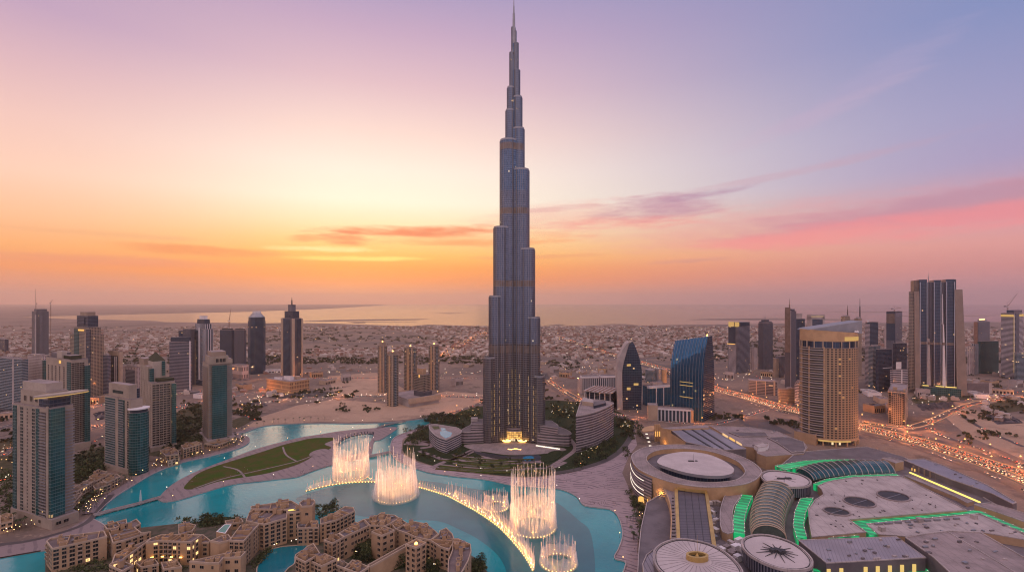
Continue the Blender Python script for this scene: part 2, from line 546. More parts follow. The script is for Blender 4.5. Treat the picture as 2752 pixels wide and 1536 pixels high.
emit('strip_white', (1.0, .85, .7), 1.3)

def earth(name, cols):
    """Desert ground: broad tone changes, scrubby dark patches, fine grain."""
    m, t = new_mat(name)
    pos = t.n('ShaderNodeNewGeometry').outputs['Position']
    c = t.mix(t.smooth(t.noise(pos, .004, 4), .38, .62), tuple(cols[0]) + (1,), tuple(cols[1]) + (1,))
    c = t.mix(t.smooth(t.noise(pos, .022, 5, .65), .52, .68, 0, .75), c, tuple(cols[2]) + (1,))
    c = t.mix(t.smooth(t.noise(pos, .09, 5, .7), .54, .66, 0, .7), c, tuple(cols[3]) + (1,))
    c = t.mix(t.smooth(t.noise(pos, .35, 3, .7), .45, .75, 0, .35), c, tuple(cols[2]) + (1,))
    b = t.n('ShaderNodeBsdfPrincipled', i_Base_Color=c, i_Roughness=.95)
    b.inputs['Specular IOR Level'].default_value = .1
    finish(m, t, b.outputs[0])
earth('ground_earth', ((.235, .172, .138), (.145, .115, .103), (.085, .07, .06), (.34, .25, .19)))
earth('plot_earth', ((.42, .29, .205), (.34, .235, .17), (.22, .155, .115), (.47, .34, .25)))
def paving(name, col, col2, freq, wav):
    """Paved deck with curved darker bands set into it."""
    m, t = new_mat(name)
    pos = t.n('ShaderNodeNewGeometry').outputs['Position']
    s = t.n('ShaderNodeSeparateXYZ', i_Vector=pos)
    wv = t.m('MULTIPLY', t.noise(pos, .018, 2), wav)
    ph = t.m('ADD', t.m('MULTIPLY', s.outputs[0], freq[0]), t.m('ADD', t.m('MULTIPLY', s.outputs[1], freq[1]), wv))
    k = t.smooth(t.m('SINE', ph), .35, .75)
    k = t.m('MULTIPLY', k, t.smooth(t.noise(pos, .06, 2), .42, .55))
    n1 = t.noise(pos, .3, 4)
    c = t.mix(k, tuple(col) + (1,), tuple(col2) + (1,))
    c = t.mix(t.m('MULTIPLY', n1, .4), c, tuple(x * .6 for x in col) + (1,))
    b = t.n('ShaderNodeBsdfPrincipled', i_Base_Color=c, i_Roughness=.75)
    finish(m, t, b.outputs[0])
paving('paving', (.34, .26, .265), (.13, .10, .115), (.35, .9), 30)
paving('paving_plain', (.25, .19, .188), (.17, .13, .135), (.5, .5), 8)
def ribs(name, col, col2, freq, axis=0, rough=.45, metal=.4, duty=.8):
    """Standing-seam or ribbed sheet: thin dark joints across the metres of the chosen axis."""
    m, t = new_mat(name)
    pos = t.n('ShaderNodeNewGeometry').outputs['Position']
    s = t.n('ShaderNodeSeparateXYZ', i_Vector=pos)
    uu = s.outputs[axis] if not isinstance(axis, tuple) else t.m('ADD', t.m('MULTIPLY', s.outputs[0], axis[0]), t.m('MULTIPLY', s.outputs[1], axis[1]))
    k = t.m('GREATER_THAN', t.m('FRACT', t.m('MULTIPLY', uu, freq)), duty)
    n1 = t.noise(pos, .04, 4)
    c = t.mix(k, t.mix(t.smooth(n1, .3, .7), tuple(col) + (1,), tuple(x * .78 for x in col) + (1,)), tuple(col2) + (1,))
    b = t.n('ShaderNodeBsdfPrincipled', i_Base_Color=c, i_Roughness=rough, i_Metallic=metal)
    finish(m, t, b.outputs[0])
def water_mat(name, col, col2, rough=.05, bump=.03, scale=.25, spec=.5, ior=1.33, wash=.0):
    m, t = new_mat(name)
    pos = t.n('ShaderNodeNewGeometry').outputs['Position']
    n1 = t.noise(pos, .012, 4, .6)
    c = t.mix(t.smooth(n1, .35, .65), tuple(col) + (1,), tuple(col2) + (1,))
    b = t.n('ShaderNodeBsdfPrincipled', i_Base_Color=c, i_Roughness=rough, i_IOR=ior)
    b.inputs['Specular IOR Level'].default_value = spec
    bp = t.n('ShaderNodeBump', i_Strength=bump, i_Distance=1.0, i_Height=t.noise(pos, scale, 4, .6))
    m.node_tree.links.new(bp.outputs[0], b.inputs['Normal'])
    finish(m, t, b.outputs[0])
water_mat('lake_water', (.002, .27, .295), (.001, .19, .215), .03, .26, .22, .5, 1.72)
water_mat('basin_water', (.014, .15, .17), (.01, .115, .135), .04, .16, .22, .5, 1.72)
water_mat('sea_water', (.06, .05, .05), (.05, .045, .05), .22, .1, .01, .5, 1.36)
water_mat('pool_water', (.01, .16, .34), (.01, .2, .36), .05, .1, .5)
water_mat('lagoon_water', (.004, .17, .21), (.003, .13, .17), .06, .2, .22, .6, 1.33)

facade('f_beige', (.38, .295, .22), (.008, .016, .022), .68, .70, .015)
facade('f_beige_fine', (.32, .26, .205), (.008, .014, .02), .72, .70, .012)
facade('f_beige_small', (.38, .28, .20), (.015, .02, .025), .46, .56, .008)
facade('f_teal_glass', (.09, .15, .15), (.004, .065, .07), .92, .82, .003, litpow=.6, grough=.08, gmetal=.35, wrough=.4)
facade('f_blue_glass', (.07, .10, .15), (.014, .05, .10), .9, .8, .006, grough=.08, gmetal=.55, wrough=.4, curtain=.12)
facade('f_navy_glass', (.06, .075, .11), (.012, .03, .06), .92, .78, .01, grough=.1, gmetal=.3, wrough=.4, curtain=.2)
facade('f_grey_band', (.19, .19, .225), (.018, .026, .042), 1.1, .52, .008, wrough=.5)
facade('f_white_band', (.50, .46, .48), (.025, .03, .045), 1.1, .55, .01, wrough=.5)
facade('f_pink_grid', (.55, .45, .43), (.03, .03, .035), .46, .52, .01)
facade('f_white_vert', (.55, .53, .56), (.025, .05, .075), .62, 1.1, .0, grough=.1, gmetal=.3)
facade('f_brown_vert', (.13, .13, .16), (.018, .024, .04), .5, 1.1, .0, grough=.15, gmetal=.3)
facade('f_blue_band', (.30, .33, .36), (.02, .055, .08), 1.1, .68, .01, grough=.1, gmetal=.3, wrough=.5)
facade('f_conc_frame', (.13, .135, .165), (.02, .024, .034), .72, .68, .004, grough=.6)
facade('f_hotel', (.37, .255, .155), (.008, .007, .007), .6, .6, .03, litcol=(1, .5, .15, 1), litpow=.7, grough=.4)
facade('f_hotel_band', (.42, .35, .28), (.012, .012, .013), 1.1, .66, .0, grough=.3)
facade('f_gold_arch', (.55, .34, .18), (.10, .05, .03), .6, .7, .05, litcol=(1, .5, .2, 1), litpow=.5, grough=.6)
facade('f_office_lit', (.12, .11, .11), (.03, .03, .03), .8, .6, .28, litcol=(1, .72, .4, 1), litpow=.8)
facade('f_louvre', (.36, .30, .31), (.05, .045, .05), 1.1, .5, .015, grough=.35, wrough=.6, litpow=.6)
facade('f_mega_mid', (.165, .185, .235), (.045, .062, .10), .8, .66, .003, grough=.12, gmetal=.5, wmetal=.75, wrough=.34, curtain=.3, litcol=(1, .75, .45, 1))
facade('f_mega', (.13, .18, .26), (.03, .066, .125), .8, .74, .002, grough=.12, gmetal=.55, wmetal=.75, wrough=.34, curtain=.3, litcol=(1, .75, .45, 1))
facade('f_mega_low', (.22, .19, .185), (.016, .017, .026), .84, .55, .006, grough=.12, gmetal=.3, wmetal=.6, wrough=.35, curtain=.3, litcol=(1, .7, .4, 1))
plain('mega_band', (.20, .155, .13), .45, .3, .1, metal=.5)

# ------------------------------------------------------------------ ground, sea, islands
ground = MB().sheet([(-30000, -350), (30000, -350), (30000, 44000), (-30000, 44000)], 0)
struct(ground, 'ground', 'ground_earth')
far = MB().sheet([P(*p)[:2] for p in ((-3000, 905), (-400, 905), (300, 893), (900, 884), (1500, 884), (2200, 882), (2900, 880), (5200, 880), (3600, 818), (-1200, 818))], .03)
struct(far, 'terrain', 'far_land')
coast = [(60, 851), (140, 855), (230, 858), (300, 859), (420, 862), (445, 865), (540, 866), (700, 868), (780, 867), (860, 868), (960, 871), (1040, 874), (1100, 876), (1150, 872), (1200, 873), (1300, 876), (1480, 876), (1600, 874),
         (1680, 871), (1740, 875), (1800, 872), (1950, 871), (2100, 868), (2300, 867), (2752, 864), (3800, 862), (3800, 817.2), (1050, 817.2), (1000, 822), (860, 830), (640, 838), (400, 843), (200, 848)]
sea = MB().sheet([P(*p)[:2] for p in coast], .08)
struct(sea, 'sea', 'sea_water')
isl = MB()
for pts in (((790, 863), (870, 860), (980, 857.5), (1155, 856.5), (1120, 859.5), (1010, 861), (880, 863.5)), ((940, 866), (985, 865), (980, 867.5), (955, 868)), ((1165, 841.5), (1200, 840.3), (1255, 841), (1210, 843)),
            ((1846, 859), (1900, 856), (2110, 854), (2330, 858), (2300, 861), (1980, 860)), ((1866, 836), (1884, 835), (1882, 837)), ((2190, 838.5), (2330, 837.5), (2560, 838.5), (2330, 840)), ((2380, 848), (2700, 846.5), (2640, 849), (2420, 850)), ((930, 864.5), (1120, 863.5), (1120, 864.4), (950, 865.6)),
            ((1600, 871.5), (1640, 870.2), (1690, 870.6), (1650, 873)), ((1470, 874), (1500, 870.8), (1520, 872.5), (1490, 876))):
    isl.sheet([P(*p)[:2] for p in pts], .5)
struct(isl, 'island', 'far_land')

# ------------------------------------------------------------------ lake, promenades, lawn island
S = lambda *pts, z=0.0: [P(x, y, z)[:2] for x, y in pts]
lake_bank = S((261, 1378), (304, 1339), (358, 1304), (419, 1269), (490, 1243), (560, 1227), (624, 1210), (656, 1198), (669, 1187), (666, 1175), (640, 1166), (662, 1160), (700, 1147), (748, 1141), (855, 1137), (940, 1138), (1020, 1136), (1090, 1131), (1138, 1125), (1183, 1121))
park_bank = S((1190, 1128), (1168, 1133), (1131, 1149), (1098, 1160), (1067, 1172), (1053, 1186), (1051, 1212), (1062, 1232), (1086, 1246), (1116, 1258), (1158, 1270), (1219, 1279), (1308, 1289), (1370, 1302), (1435, 1308), (1489, 1312), (1520, 1319), (1550, 1334), (1569, 1357), (1606, 1364), (1640, 1369), (1659, 1384), (1671, 1411), (1674, 1443), (1664, 1475), (1653, 1500), (1682, 1511), (1676, 1545), (1650, 1700))
south_bank = S((-500, 1700), (-300, 1510), (0, 1500), (110, 1481), (190, 1463), (290, 1425), (280, 1413), (250, 1396))
lb = smooth_line(lake_bank, 5); pb = smooth_line(park_bank, 5)
lake_poly = lb + pb + south_bank
lake = MB().sheet(lake_poly, .10)
struct(lake, 'lake_water', 'lake_water')
basin = smooth_line(S((800, 1335), (900, 1306), (1010, 1290), (1110, 1289), (1180, 1296), (1286, 1314), (1371, 1322), (1440, 1333), (1489, 1346), (1522, 1368), (1554, 1396), (1584, 1423), (1597, 1485), (1599, 1560), (1590, 1700), (1390, 1690), (1363, 1545), (1350, 1509), (1329, 1482), (1282, 1446), (1233, 1421), (1180, 1400), (1100, 1396), (1000, 1390), (900, 1372), (820, 1352)), 4, True)
struct(MB().sheet(basin, .13), 'water', 'basin_water')
def quay(line, z=1.2, w=.7):
    return MB().strip(line, 0, -.2, z, 0, 0, w2=w)
# paved decks
prom = MB()
prom.ribbon(lb[:60], 14, 1.15, 0, 0)
struct(prom, 'promenade', 'paving_plain')
kerb_mb = MB().strip(lb, 0, -.2, 1.35, 0, 0, .9)
struct(kerb_mb, 'quay', 'concrete')
struct(MB().strip(pb, 0, -.2, 1.35, 0, 0, .9), 'quay', 'concrete')
struct(MB().strip(smooth_line(south_bank[3:], 3), 0, -.2, 1.35, 0, 0, .9), 'quay', 'concrete')
south_prom = MB().sheet(S((-300, 1508), (0, 1499), (110, 1480), (190, 1462), (290, 1424), (280, 1413), (250, 1396), (258, 1380), (225, 1400), (150, 1440), (0, 1470), (-300, 1480)), 1.16)
struct(south_prom, 'promenade', 'paving_plain')
struct(MB().ribbon(smooth_line(S((-60, 1470), (60, 1458), (150, 1437), (225, 1410), (262, 1376), (300, 1330)), 5), 3.2, 1.19)[0], 'road', 'asphalt')
# lawn island
isl_out = smooth_line(S((427, 1338), (431, 1346), (445, 1349), (483, 1343), (547, 1324), (624, 1302), (699, 1293), (760, 1286), (800, 1281), (845, 1264), (899, 1248), (950, 1238), (992, 1230), (1000, 1212), (1006, 1186), (1026, 1180), (1066, 1152), (1050, 1148), (1017, 1150), (963, 1154), (908, 1160), (854, 1169), (800, 1178), (699, 1204), (624, 1231), (528, 1268), (464, 1302)), 4, True)
struct(MB().prism(isl_out, -.2, 1.3, 0, 1), 'pavement', ['concrete', 'paving_plain'])
lawn_out = smooth_line(S((496, 1315), (502, 1301), (534, 1273), (592, 1250), (699, 1217), (760, 1197), (800, 1187), (836, 1179), (887, 1177), (901, 1181), (872, 1194), (890, 1203), (876, 1211), (842, 1216), (836, 1230), (800, 1249), (750, 1265), (699, 1277), (592, 1294), (528, 1314)), 4, True)
lawn = MB().prism(lawn_out, 1.2, 1.55, 0, 0)
o = struct(lawn, 'lawn', 'lawn', 'stuff')
plaza_disc = MB().prism(oval(*S((858, 1218))[0], 14, 20), 1.2, 1.62, 0, 0)
struct(plaza_disc, 'plaza', 'paving_plain')
# amphitheatre basin cut into the island's east end: dark curved wall and small pool
inlet = smooth_line(S((908, 1192), (925, 1181), (955, 1172), (985, 1168), (1003, 1170), (999, 1180), (990, 1200), (984, 1214), (940, 1224), (905, 1230)), 4, True)
struct(MB().sheet(inlet, 1.34), 'water', 'lagoon_water')
arc = smooth_line(S((905, 1200), (915, 1187), (935, 1177), (962, 1170), (988, 1167), (1004, 1169)), 6)
t = thing('curved_colonnade', 'dark curved colonnade wall around the small basin behind the tall fountain ring', 'colonnade', (*arc[10], 1.3))
MB().strip(arc, 0, 1.3, 2.6, 0, 1, 1.2).build('base_wall', ['navy', 'concrete'], t)
MB().strip(arc, .4, 6.2, 7.0, 0, 0, 1.6).build('roof_slab', ['roof_mauve'], t)
for i in range(0, len(arc), 2):
    MB().box(arc[i][0], arc[i][1], 2.6, 1.2, 1.2, 3.6).build('column', 'navy', t)
# sand plot and park ground
plots = MB()
plots.sheet(S((640, 1162), (748, 1139), (855, 1133), (940, 1134), (1020, 1132), (1090, 1127), (1150, 1118), (1250, 1100), (1320, 1062), (1200, 1050), (1050, 1085), (900, 1072), (800, 1088), (700, 1120)), .05)
plots.sheet(S((2560, 1090), (2752, 1130), (2900, 1200), (2900, 1330), (2752, 1235), (2600, 1170), (2540, 1120)), .05)
plots.sheet(S((905, 1076), (1010, 1060), (1100, 1052), (1010, 1000), (880, 1010)), .05)
struct(plots, 'sand_plot', 'plot_earth')
park = smooth_line(S((1205, 1118), (1300, 1090), (1500, 1075), (1660, 1105), (1700, 1150), (1688, 1190), (1640, 1230), (1560, 1262), (1480, 1276), (1400, 1280), (1300, 1272), (1200, 1258), (1130, 1240), (1085, 1215), (1090, 1180), (1130, 1155)), 5, True)
struct(MB().sheet(park, .22), 'park', 'hedge')
# the broad wavy-paved promenade between lake and park, running on round the east shore to the mall
plaza = pb[10:] + S((1760, 1700), (1735, 1560), (1712, 1480), (1718, 1420), (1706, 1360), (1690, 1310), (1672, 1270), (1690, 1225), (1712, 1195), (1704, 1150), (1688, 1190), (1640, 1232), (1560, 1264), (1480, 1279), (1400, 1283), (1300, 1275), (1200, 1261), (1125, 1243), (1078, 1217), (1082, 1180))
struct(MB().sheet(plaza, .18), 'plaza', 'paving')

# ------------------------------------------------------------------ haze
hz, t = new_mat('haze')
pv = t.n('ShaderNodeVolumePrincipled', i_Color=(1.0, .86, .79, 1), i_Density=.000038, i_Anisotropy=.7)
oo = t.n('ShaderNodeOutputMaterial')
hz.node_tree.links.new(pv.outputs[0], oo.inputs['Volume'])
hb = MB()
hb.prism([(-31000, -400), (31000, -400), (31000, 45000), (-31000, 45000)], -1.5, 860)
hb.face([(-31000, -400, -1.5), (-31000, 45000, -1.5), (31000, 45000, -1.5), (31000, -400, -1.5)])
struct(hb, 'haze', 'haze', 'stuff')
plain('silver_dark', (.30, .30, .33), .35, .1, metal=.8)
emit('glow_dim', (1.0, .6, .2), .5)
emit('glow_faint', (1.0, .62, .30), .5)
# ------------------------------------------------------------------ the great tower
TX, TY = at_c = ((1381 - CXP) * 868 / F, 868.0)
mega = thing('spire_skyscraper', 'tallest tower, silvery blue and stepped, tapering to a needle spire beyond the lake', 'skyscraper', (TX, TY, 0))
def wing_poly(ang, L, r, n=14):
    """Bar from the tower's centre to L along ang with a round nose of radius r."""
    dx, dy = cos(ang), sin(ang)
    pts = [(TX - dy * -r, TY + dx * -r)]
    for i in range(n + 1):
        q = ang - pi / 2 + pi * i / n
        pts.append((TX + dx * (L - r) + r * cos(q), TY + dy * (L - r) + r * sin(q)))
    pts.append((TX - dy * r, TY + dx * r))
    return pts
def lat(l, r):
    return max(r + .3, (l - r) / .866 + r)
WINGS = {radians(210): [(54.6, 149), (45.0, 258), (37.0, 382), (25.6, 541), (15.4, 597), (12.6, 639), (8.2, 705), (4.8, 752)],
         radians(330): [(55.2, 116), (47.0, 220), (38.0, 343), (28.2, 487), (19.4, 563), (15.4, 621), (11.4, 672), (8.6, 722), (4.8, 745)],
         radians(90): [(58, 180), (50, 300), (40, 430), (30, 515), (20, 580), (14, 630), (10, 690), (6, 735)]}
MECH = [(158, 172), (277, 288), (408, 419), (524, 536)]
for ang, tiers in WINGS.items():
    wg = None
    nt = len(tiers)
    for k, (l, top) in enumerate(tiers):
        big = min(10.5 + 1.7 * k, 15.5)
        r = min(big, l * .55) if k > 3 else big
        L = lat(l, r) if abs(ang - pi / 2) > .1 else l
        prev = 0.0
        poly = wing_poly(ang, L, r)
        mb = MB()
        lo = min(top, 175)
        mb.prism(poly, 0, lo, 1, 2, 2.6, 3.9, run=True)
        if top > 175:
            mb.prism(poly, 175, min(top, 450), 3, 2, 2.6, 3.9, run=True)
        if top > 450:
            mb.prism(poly, 450, top, 0, 2, 2.6, 3.9, run=True)
        part = mb.build('wing_tier', ['f_mega', 'f_mega_low', 'roof_dark', 'f_mega_mid'], mega)
        # dark strips painting crease shade where the rounded nose meets the straight flanks
        dx, dy = cos(ang), sin(ang)
        for sg in (-1, 1):
            jx, jy = TX + dx * (L - r - .4) - dy * sg * (r + .05), TY + dy * (L - r - .4) + dx * sg * (r + .05)
            MB().box(jx, jy, tiers[k - 1][1] * 0 + 2, 2.4, .5, top - 2, ang, 0).build('crease_shade', 'dark_metal', part)
        fins = MB()
        for (fx, fy) in offset(poly, .12)[1:-1]:
            fins.box(fx, fy, 2, .55, .55, top - 1.5, ang, 0)
        fins.build('facade_fins', 'silver_dark', part)  # all separate fins of this tier merged into one mesh
        # crown rail on the terrace and mechanical bands
        if k < 6:
            crown = MB().ring(offset(poly, -.6), offset(poly, -1.3), top, top + 3.2, 0)
            crown.build('terrace_screen', ['grey_metal'], part)
        for a, b in MECH:
            if b < top and (k == 0 or tiers[k - 1][1] < 1e9):
                MB().ring(offset(poly, .25), offset(poly, -.5), a, b, 0).build('mechanical_band', ['mega_band'], part)
core = MB()
core.cyl(TX, TY, 0, 700, 9, 6, 24, 0, 1)
core.build('core', ['f_mega', 'roof_dark'], mega)
pin = MB()
pin.cyl(TX, TY, 700, 752, 5.2, 3.6, 16, 0, 0).cyl(TX, TY, 752, 778, 2.6, 2.2, 12, 0, 0).cyl(TX, TY, 778, 792, 1.4, 1.2, 8).cyl(TX, TY, 792, 812, .9, .35, 8)
pin.build('spire', ['grey_metal'], mega)
# warm lights: thin floodlit strips on the lower bays and small lamps on upper terraces
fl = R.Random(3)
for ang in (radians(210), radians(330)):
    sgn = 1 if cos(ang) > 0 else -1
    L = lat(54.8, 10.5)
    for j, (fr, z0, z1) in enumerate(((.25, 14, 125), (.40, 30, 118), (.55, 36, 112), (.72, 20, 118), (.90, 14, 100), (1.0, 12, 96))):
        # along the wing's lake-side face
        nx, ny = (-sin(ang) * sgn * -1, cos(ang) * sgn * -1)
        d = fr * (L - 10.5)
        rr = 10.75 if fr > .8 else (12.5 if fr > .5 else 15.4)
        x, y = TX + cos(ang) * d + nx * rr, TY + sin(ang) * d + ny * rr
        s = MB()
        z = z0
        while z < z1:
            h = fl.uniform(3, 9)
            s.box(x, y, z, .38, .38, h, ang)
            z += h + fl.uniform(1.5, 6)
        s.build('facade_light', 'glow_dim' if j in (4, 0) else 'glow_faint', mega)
for z, n in ((487, 9), (493, 5), (536, 4), (612, 7), (382, 4), (690, 3), (597, 3)):
    s = MB()
    for i in range(n):
        a = radians(fl.uniform(205, 335)); rr = 17 if z < 560 else (14.5 if z < 650 else 9)
        s.box(TX + cos(a) * rr, TY + sin(a) * rr, z + fl.uniform(-2, 2), .8, .8, .9)
    s.build('terrace_lamp', 'glow_warm', mega)
# ------------------------------------------------------------------ towers: footprints solved from their edges in the photo
class Geo:
    """Rectangle on the ground from its left, near and right edge columns, top and foot rows of the near edge, and its yaw."""
    def __init__(s, xl, xm, xr, yt, yb, a):
        a = radians(a)
        s.C = P(xm, yb)[:2]
        s.r = (cos(a), sin(a)); s.l = (-sin(a), cos(a))
        def ln(d, px):
            k = (px - CXP) / F
            return (k * s.C[1] - s.C[0]) / (d[0] - k * d[1])
        s.Lr = ln(s.r, xr) if xr > xm else 20
        s.Ll = ln(s.l, xl) if xl < xm else 20
        s.yaw = a
        s.Lr = min(max(s.Lr, 8), 110); s.Ll = min(max(s.Ll, 8), 110)
        s.H = zrow(yt, s.C[1])
    def pt(s, u, v):
        return (s.C[0] + s.r[0] * s.Lr * u + s.l[0] * s.Ll * v, s.C[1] + s.r[1] * s.Lr * u + s.l[1] * s.Ll * v)
    def poly(s, u0=0, u1=1, v0=0, v1=1):
        return [s.pt(u0, v0), s.pt(u1, v0), s.pt(u1, v1), s.pt(u0, v1)]
    def z(s, py):
        return zrow(py, s.C[1])
def tower(name, label, cat, geo, parts, group=None):
    """parts: (part name, wall, roof, u0, u1, v0, v1, z0, z1 as shares of the height[, bay, floor])."""
    g = Geo(*geo)
    c = g.pt(.5, .5)
    t = thing(name, label, cat, (c[0], c[1], 0), group)
    for p in parts:
        bay, fl = (p[9], p[10]) if len(p) > 9 else (3.4, 3.7)
        mb = MB()
        poly = g.poly(*p[3:7])
        mb.prism(poly, p[7] * g.H, p[8] * g.H, 0, 1, bay, fl)
        if p[0] in ('shaft', 'wing', 'block', 'podium'):
            mb.parapet(poly, p[8] * g.H, 1.3, .6, 2)
        mb.build(p[0], [p[1], p[2], 'roof_mauve'], t)
    return t, g
def mast(t, x, y, z0, z1, r=.8, mat='grey_metal', name='mast'):
    MB().cyl(x, y, z0, z0 + (z1 - z0) * .6, r, r * .8, 6).cyl(x, y, z0 + (z1 - z0) * .6, z1, r * .5, r * .2, 6).build(name, mat, t)
def crane(label, x, y, z0, h, jib, ang, lift, counter=None):
    """Luffing crane: lattice mast, cab, raised jib, counterweight arm."""
    t = thing('tower_crane', label, 'crane', (x, y, z0), 'cranes on unfinished towers')
    mb = MB()
    for sx_, sy_ in ((-1, -1), (1, -1), (1, 1), (-1, 1)):
        mb.tube((x + sx_, y + sy_, z0), (x + sx_, y + sy_, z0 + h), .35, n=4)
    for i in range(int(h / 4)):
        z = z0 + i * 4
        mb.tube((x - 1, y - 1, z), (x + 1, y - 1, z + 4), .22, n=3).tube((x + 1, y - 1, z), (x + 1, y + 1, z + 4), .22, n=3)
    mb.build('mast', 'terracotta', t)
    MB().box(x, y, z0 + h, 4, 4, 3).build('cab', 'white', t)
    e = (x + jib * cos(ang) * cos(lift), y + jib * sin(ang) * cos(lift) * .3, z0 + h + 2 + jib * sin(lift))
    j = MB().tube((x, y, z0 + h + 2.5), e, 1.0, .5, 4)
    j.build('jib', 'terracotta', t)
    b = (x - 10 * cos(ang), y, z0 + h + 4)
    MB().tube((x, y, z0 + h + 2), b, .9, .9, 4).box(b[0], b[1], b[2] - 3, 3.5, 3, 3).build('counterweight_arm', 'dark_metal', t)
    MB().tube((x, y, z0 + h + 3), (x - 2 * cos(ang), y, z0 + h + 13), .4, .3, 4).tube((x - 2 * cos(ang), y, z0 + h + 13), e, .18, .18, 3).build('stay_cable', 'dark_metal', t)
    return t
SH = lambda m, roof='roof_mauve', b=3.4, f=3.7: ('shaft', m, roof, 0, 1, 0, 1, 0, 1, b, f)
PL = lambda z=1.05, a=.2, b=.8, m='concrete': ('plant_room', m, 'roof_dark', a, b, a, b, 1, z)

# far left to centre
t, g = tower('unfinished_tower', 'dark unfinished tower with ragged top, cranes beside it, far left on the skyline', 'tower', (51, 96, 131, 837, 958, 52),
      [SH('f_conc_frame', 'roof_dark', 4, 4), ('top_storeys', 'f_conc_frame', 'roof_dark', .12, .9, .1, .8, 1, 1.055), ('stair_core', 'concrete', 'roof_dark', -.03, .02, -.06, .12, 0, .93), ('hoist_bay', 'f_grey_band', 'roof_dark', .3, .5, -.03, 0, 0, .9)])
c0 = g.pt(.3, .95)
crane('luffing crane with a steep raised jib standing on the dark unfinished tower at far left', c0[0], c0[1], g.H, 34, 75, radians(110), radians(68))
p0 = P(136, 962)
crane('tall tower crane mast rising from the ground right beside the dark unfinished tower', p0[0], p0[1], 0, 240, 26, radians(80), radians(40))
tower('apartment_tower', 'stepped beige and navy apartment tower with a big square crown window', 'tower', (165, 243, 279, 895, 1066, 64),
      [('shaft', 'f_beige', 'roof_mauve', 0, 1, 0, 1, 0, .97), ('shoulder', 'f_beige', 'roof_mauve', 0, .9, .08, .8, .97, 1.09), ('crown', 'f_navy_glass', 'roof_mauve', .1, .9, .2, .72, 1.09, 1.27), ('crown_cap', 'beige_dark', 'roof_mauve', .2, .8, .27, .62, 1.27, 1.33),
       ('glass_bay', 'f_navy_glass', 'roof_mauve', -.04, .0, -.01, .2, 0, 1.06), ('glass_bay', 'f_teal_glass', 'roof_mauve', -.03, .0, .55, .78, 0, 1.06), ('gold_lintel', 'glow_gold', 'glow_gold', -.06, -.02, .30, .56, 1.03, 1.055), ('window_band', 'f_navy_glass', 'roof_dark', .04, .1, .32, .62, 1.13, 1.24), ('pier', 'beige_pale', 'roof_mauve', -.05, 0, .2, .24, 0, 1.0), ('pier', 'beige_pale', 'roof_mauve', 1, 1.03, .0, .2, 0, .97)])
tower('apartment_tower', 'blue apartment block wrapped in curved balcony bands at the far left edge', 'tower', (-40, 60, 76, 966, 1105, 70),
      [SH('f_blue_band', 'roof_mauve', 3.4, 3.6), PL(1.03), ('end_pier', 'concrete', 'roof_mauve', -.03, .0, .3, .36, 0, 1.01)])
tower('apartment_tower', 'pale pinkish block of small square windows behind the nearest beige tower', 'tower', (74, 114, 124, 958, 1090, 70),
      [('shaft', 'f_pink_grid', 'roof_mauve', 0, 1, 0, 1, 0, 1, 4.4, 3.8), ('roof_frame', 'f_pink_grid', 'roof_mauve', .1, .9, .1, .85, 1, 1.045), ('glass_edge', 'f_teal_glass', 'roof_mauve', -.02, 1.02, -.12, 0, 0, .93)])
tower('distant_block', 'small dark blue box block at the far left edge beyond the towers', 'office block', (-20, 14, 23, 912, 950, 60), [SH('f_navy_glass'), PL(1.08)])
tower('arched_tower', 'pale pink tower with a tall dark arched glass panel and white spine', 'tower', (291, 321, 330, 945, 1055, 74),
      [('shaft', 'beige_pale', 'roof_mauve', 0, 1, 0, 1, 0, 1), ('glass_panel', 'f_navy_glass', 'roof_dark', -.03, 0, .14, .78, .02, .9, 3, 3.7), ('spine', 'white', 'white', -.07, -.03, .36, .44, 0, .88), ('spine', 'white', 'white', -.07, -.03, .24, .29, 0, .88), ('arch_head', 'beige_pale', 'roof_mauve', -.05, 0, .12, .8, .93, 1.02)])
tower('side_block', 'narrow dark banded block attached behind the pale pink arched tower', 'tower', (277, 289, 294, 955, 1062, 74), [SH('f_grey_band'), PL(1.05)])
tower('office_block', 'squat grey office block with two window bays left of the twin beige towers', 'office block', (331, 368, 377, 987, 1045, 74), [SH('f_pink_grid', 'roof_mauve', 6, 3.7), ('window_bay', 'f_grey_band', 'roof_dark', -.03, 0, .15, .8, .08, .88), PL(1.1)])
tower('slab_tower', 'grey slab tower striped with thin horizontal bands, white corner edge', 'tower', (455, 509, 514, 920, 1057, 76),
      [SH('f_grey_band', 'roof_dark', 3.4, 4), ('roof_block', 'f_navy_glass', 'roof_dark', .1, .9, .05, .95, 1, 1.10), ('corner_edge', 'white', 'white', -.03, .06, -.05, .0, 0, 1.03), ('podium', 'f_white_band', 'roof_pale', -.3, .2, -.5, .6, 0, .06)])
tower('slim_tower', 'slim dark tower with lit sides squeezed between the grey slab and white ribbed tower', 'tower', (491, 512, 523, 885, 1035, 68), [SH('f_brown_vert'), ('side_wing', 'f_navy_glass', 'roof_dark', .1, .9, 1.0, 1.6, 0, .97), ('balcony_stack', 'f_beige', 'roof_mauve', 1, 1.5, 0, .7, 0, .8)])
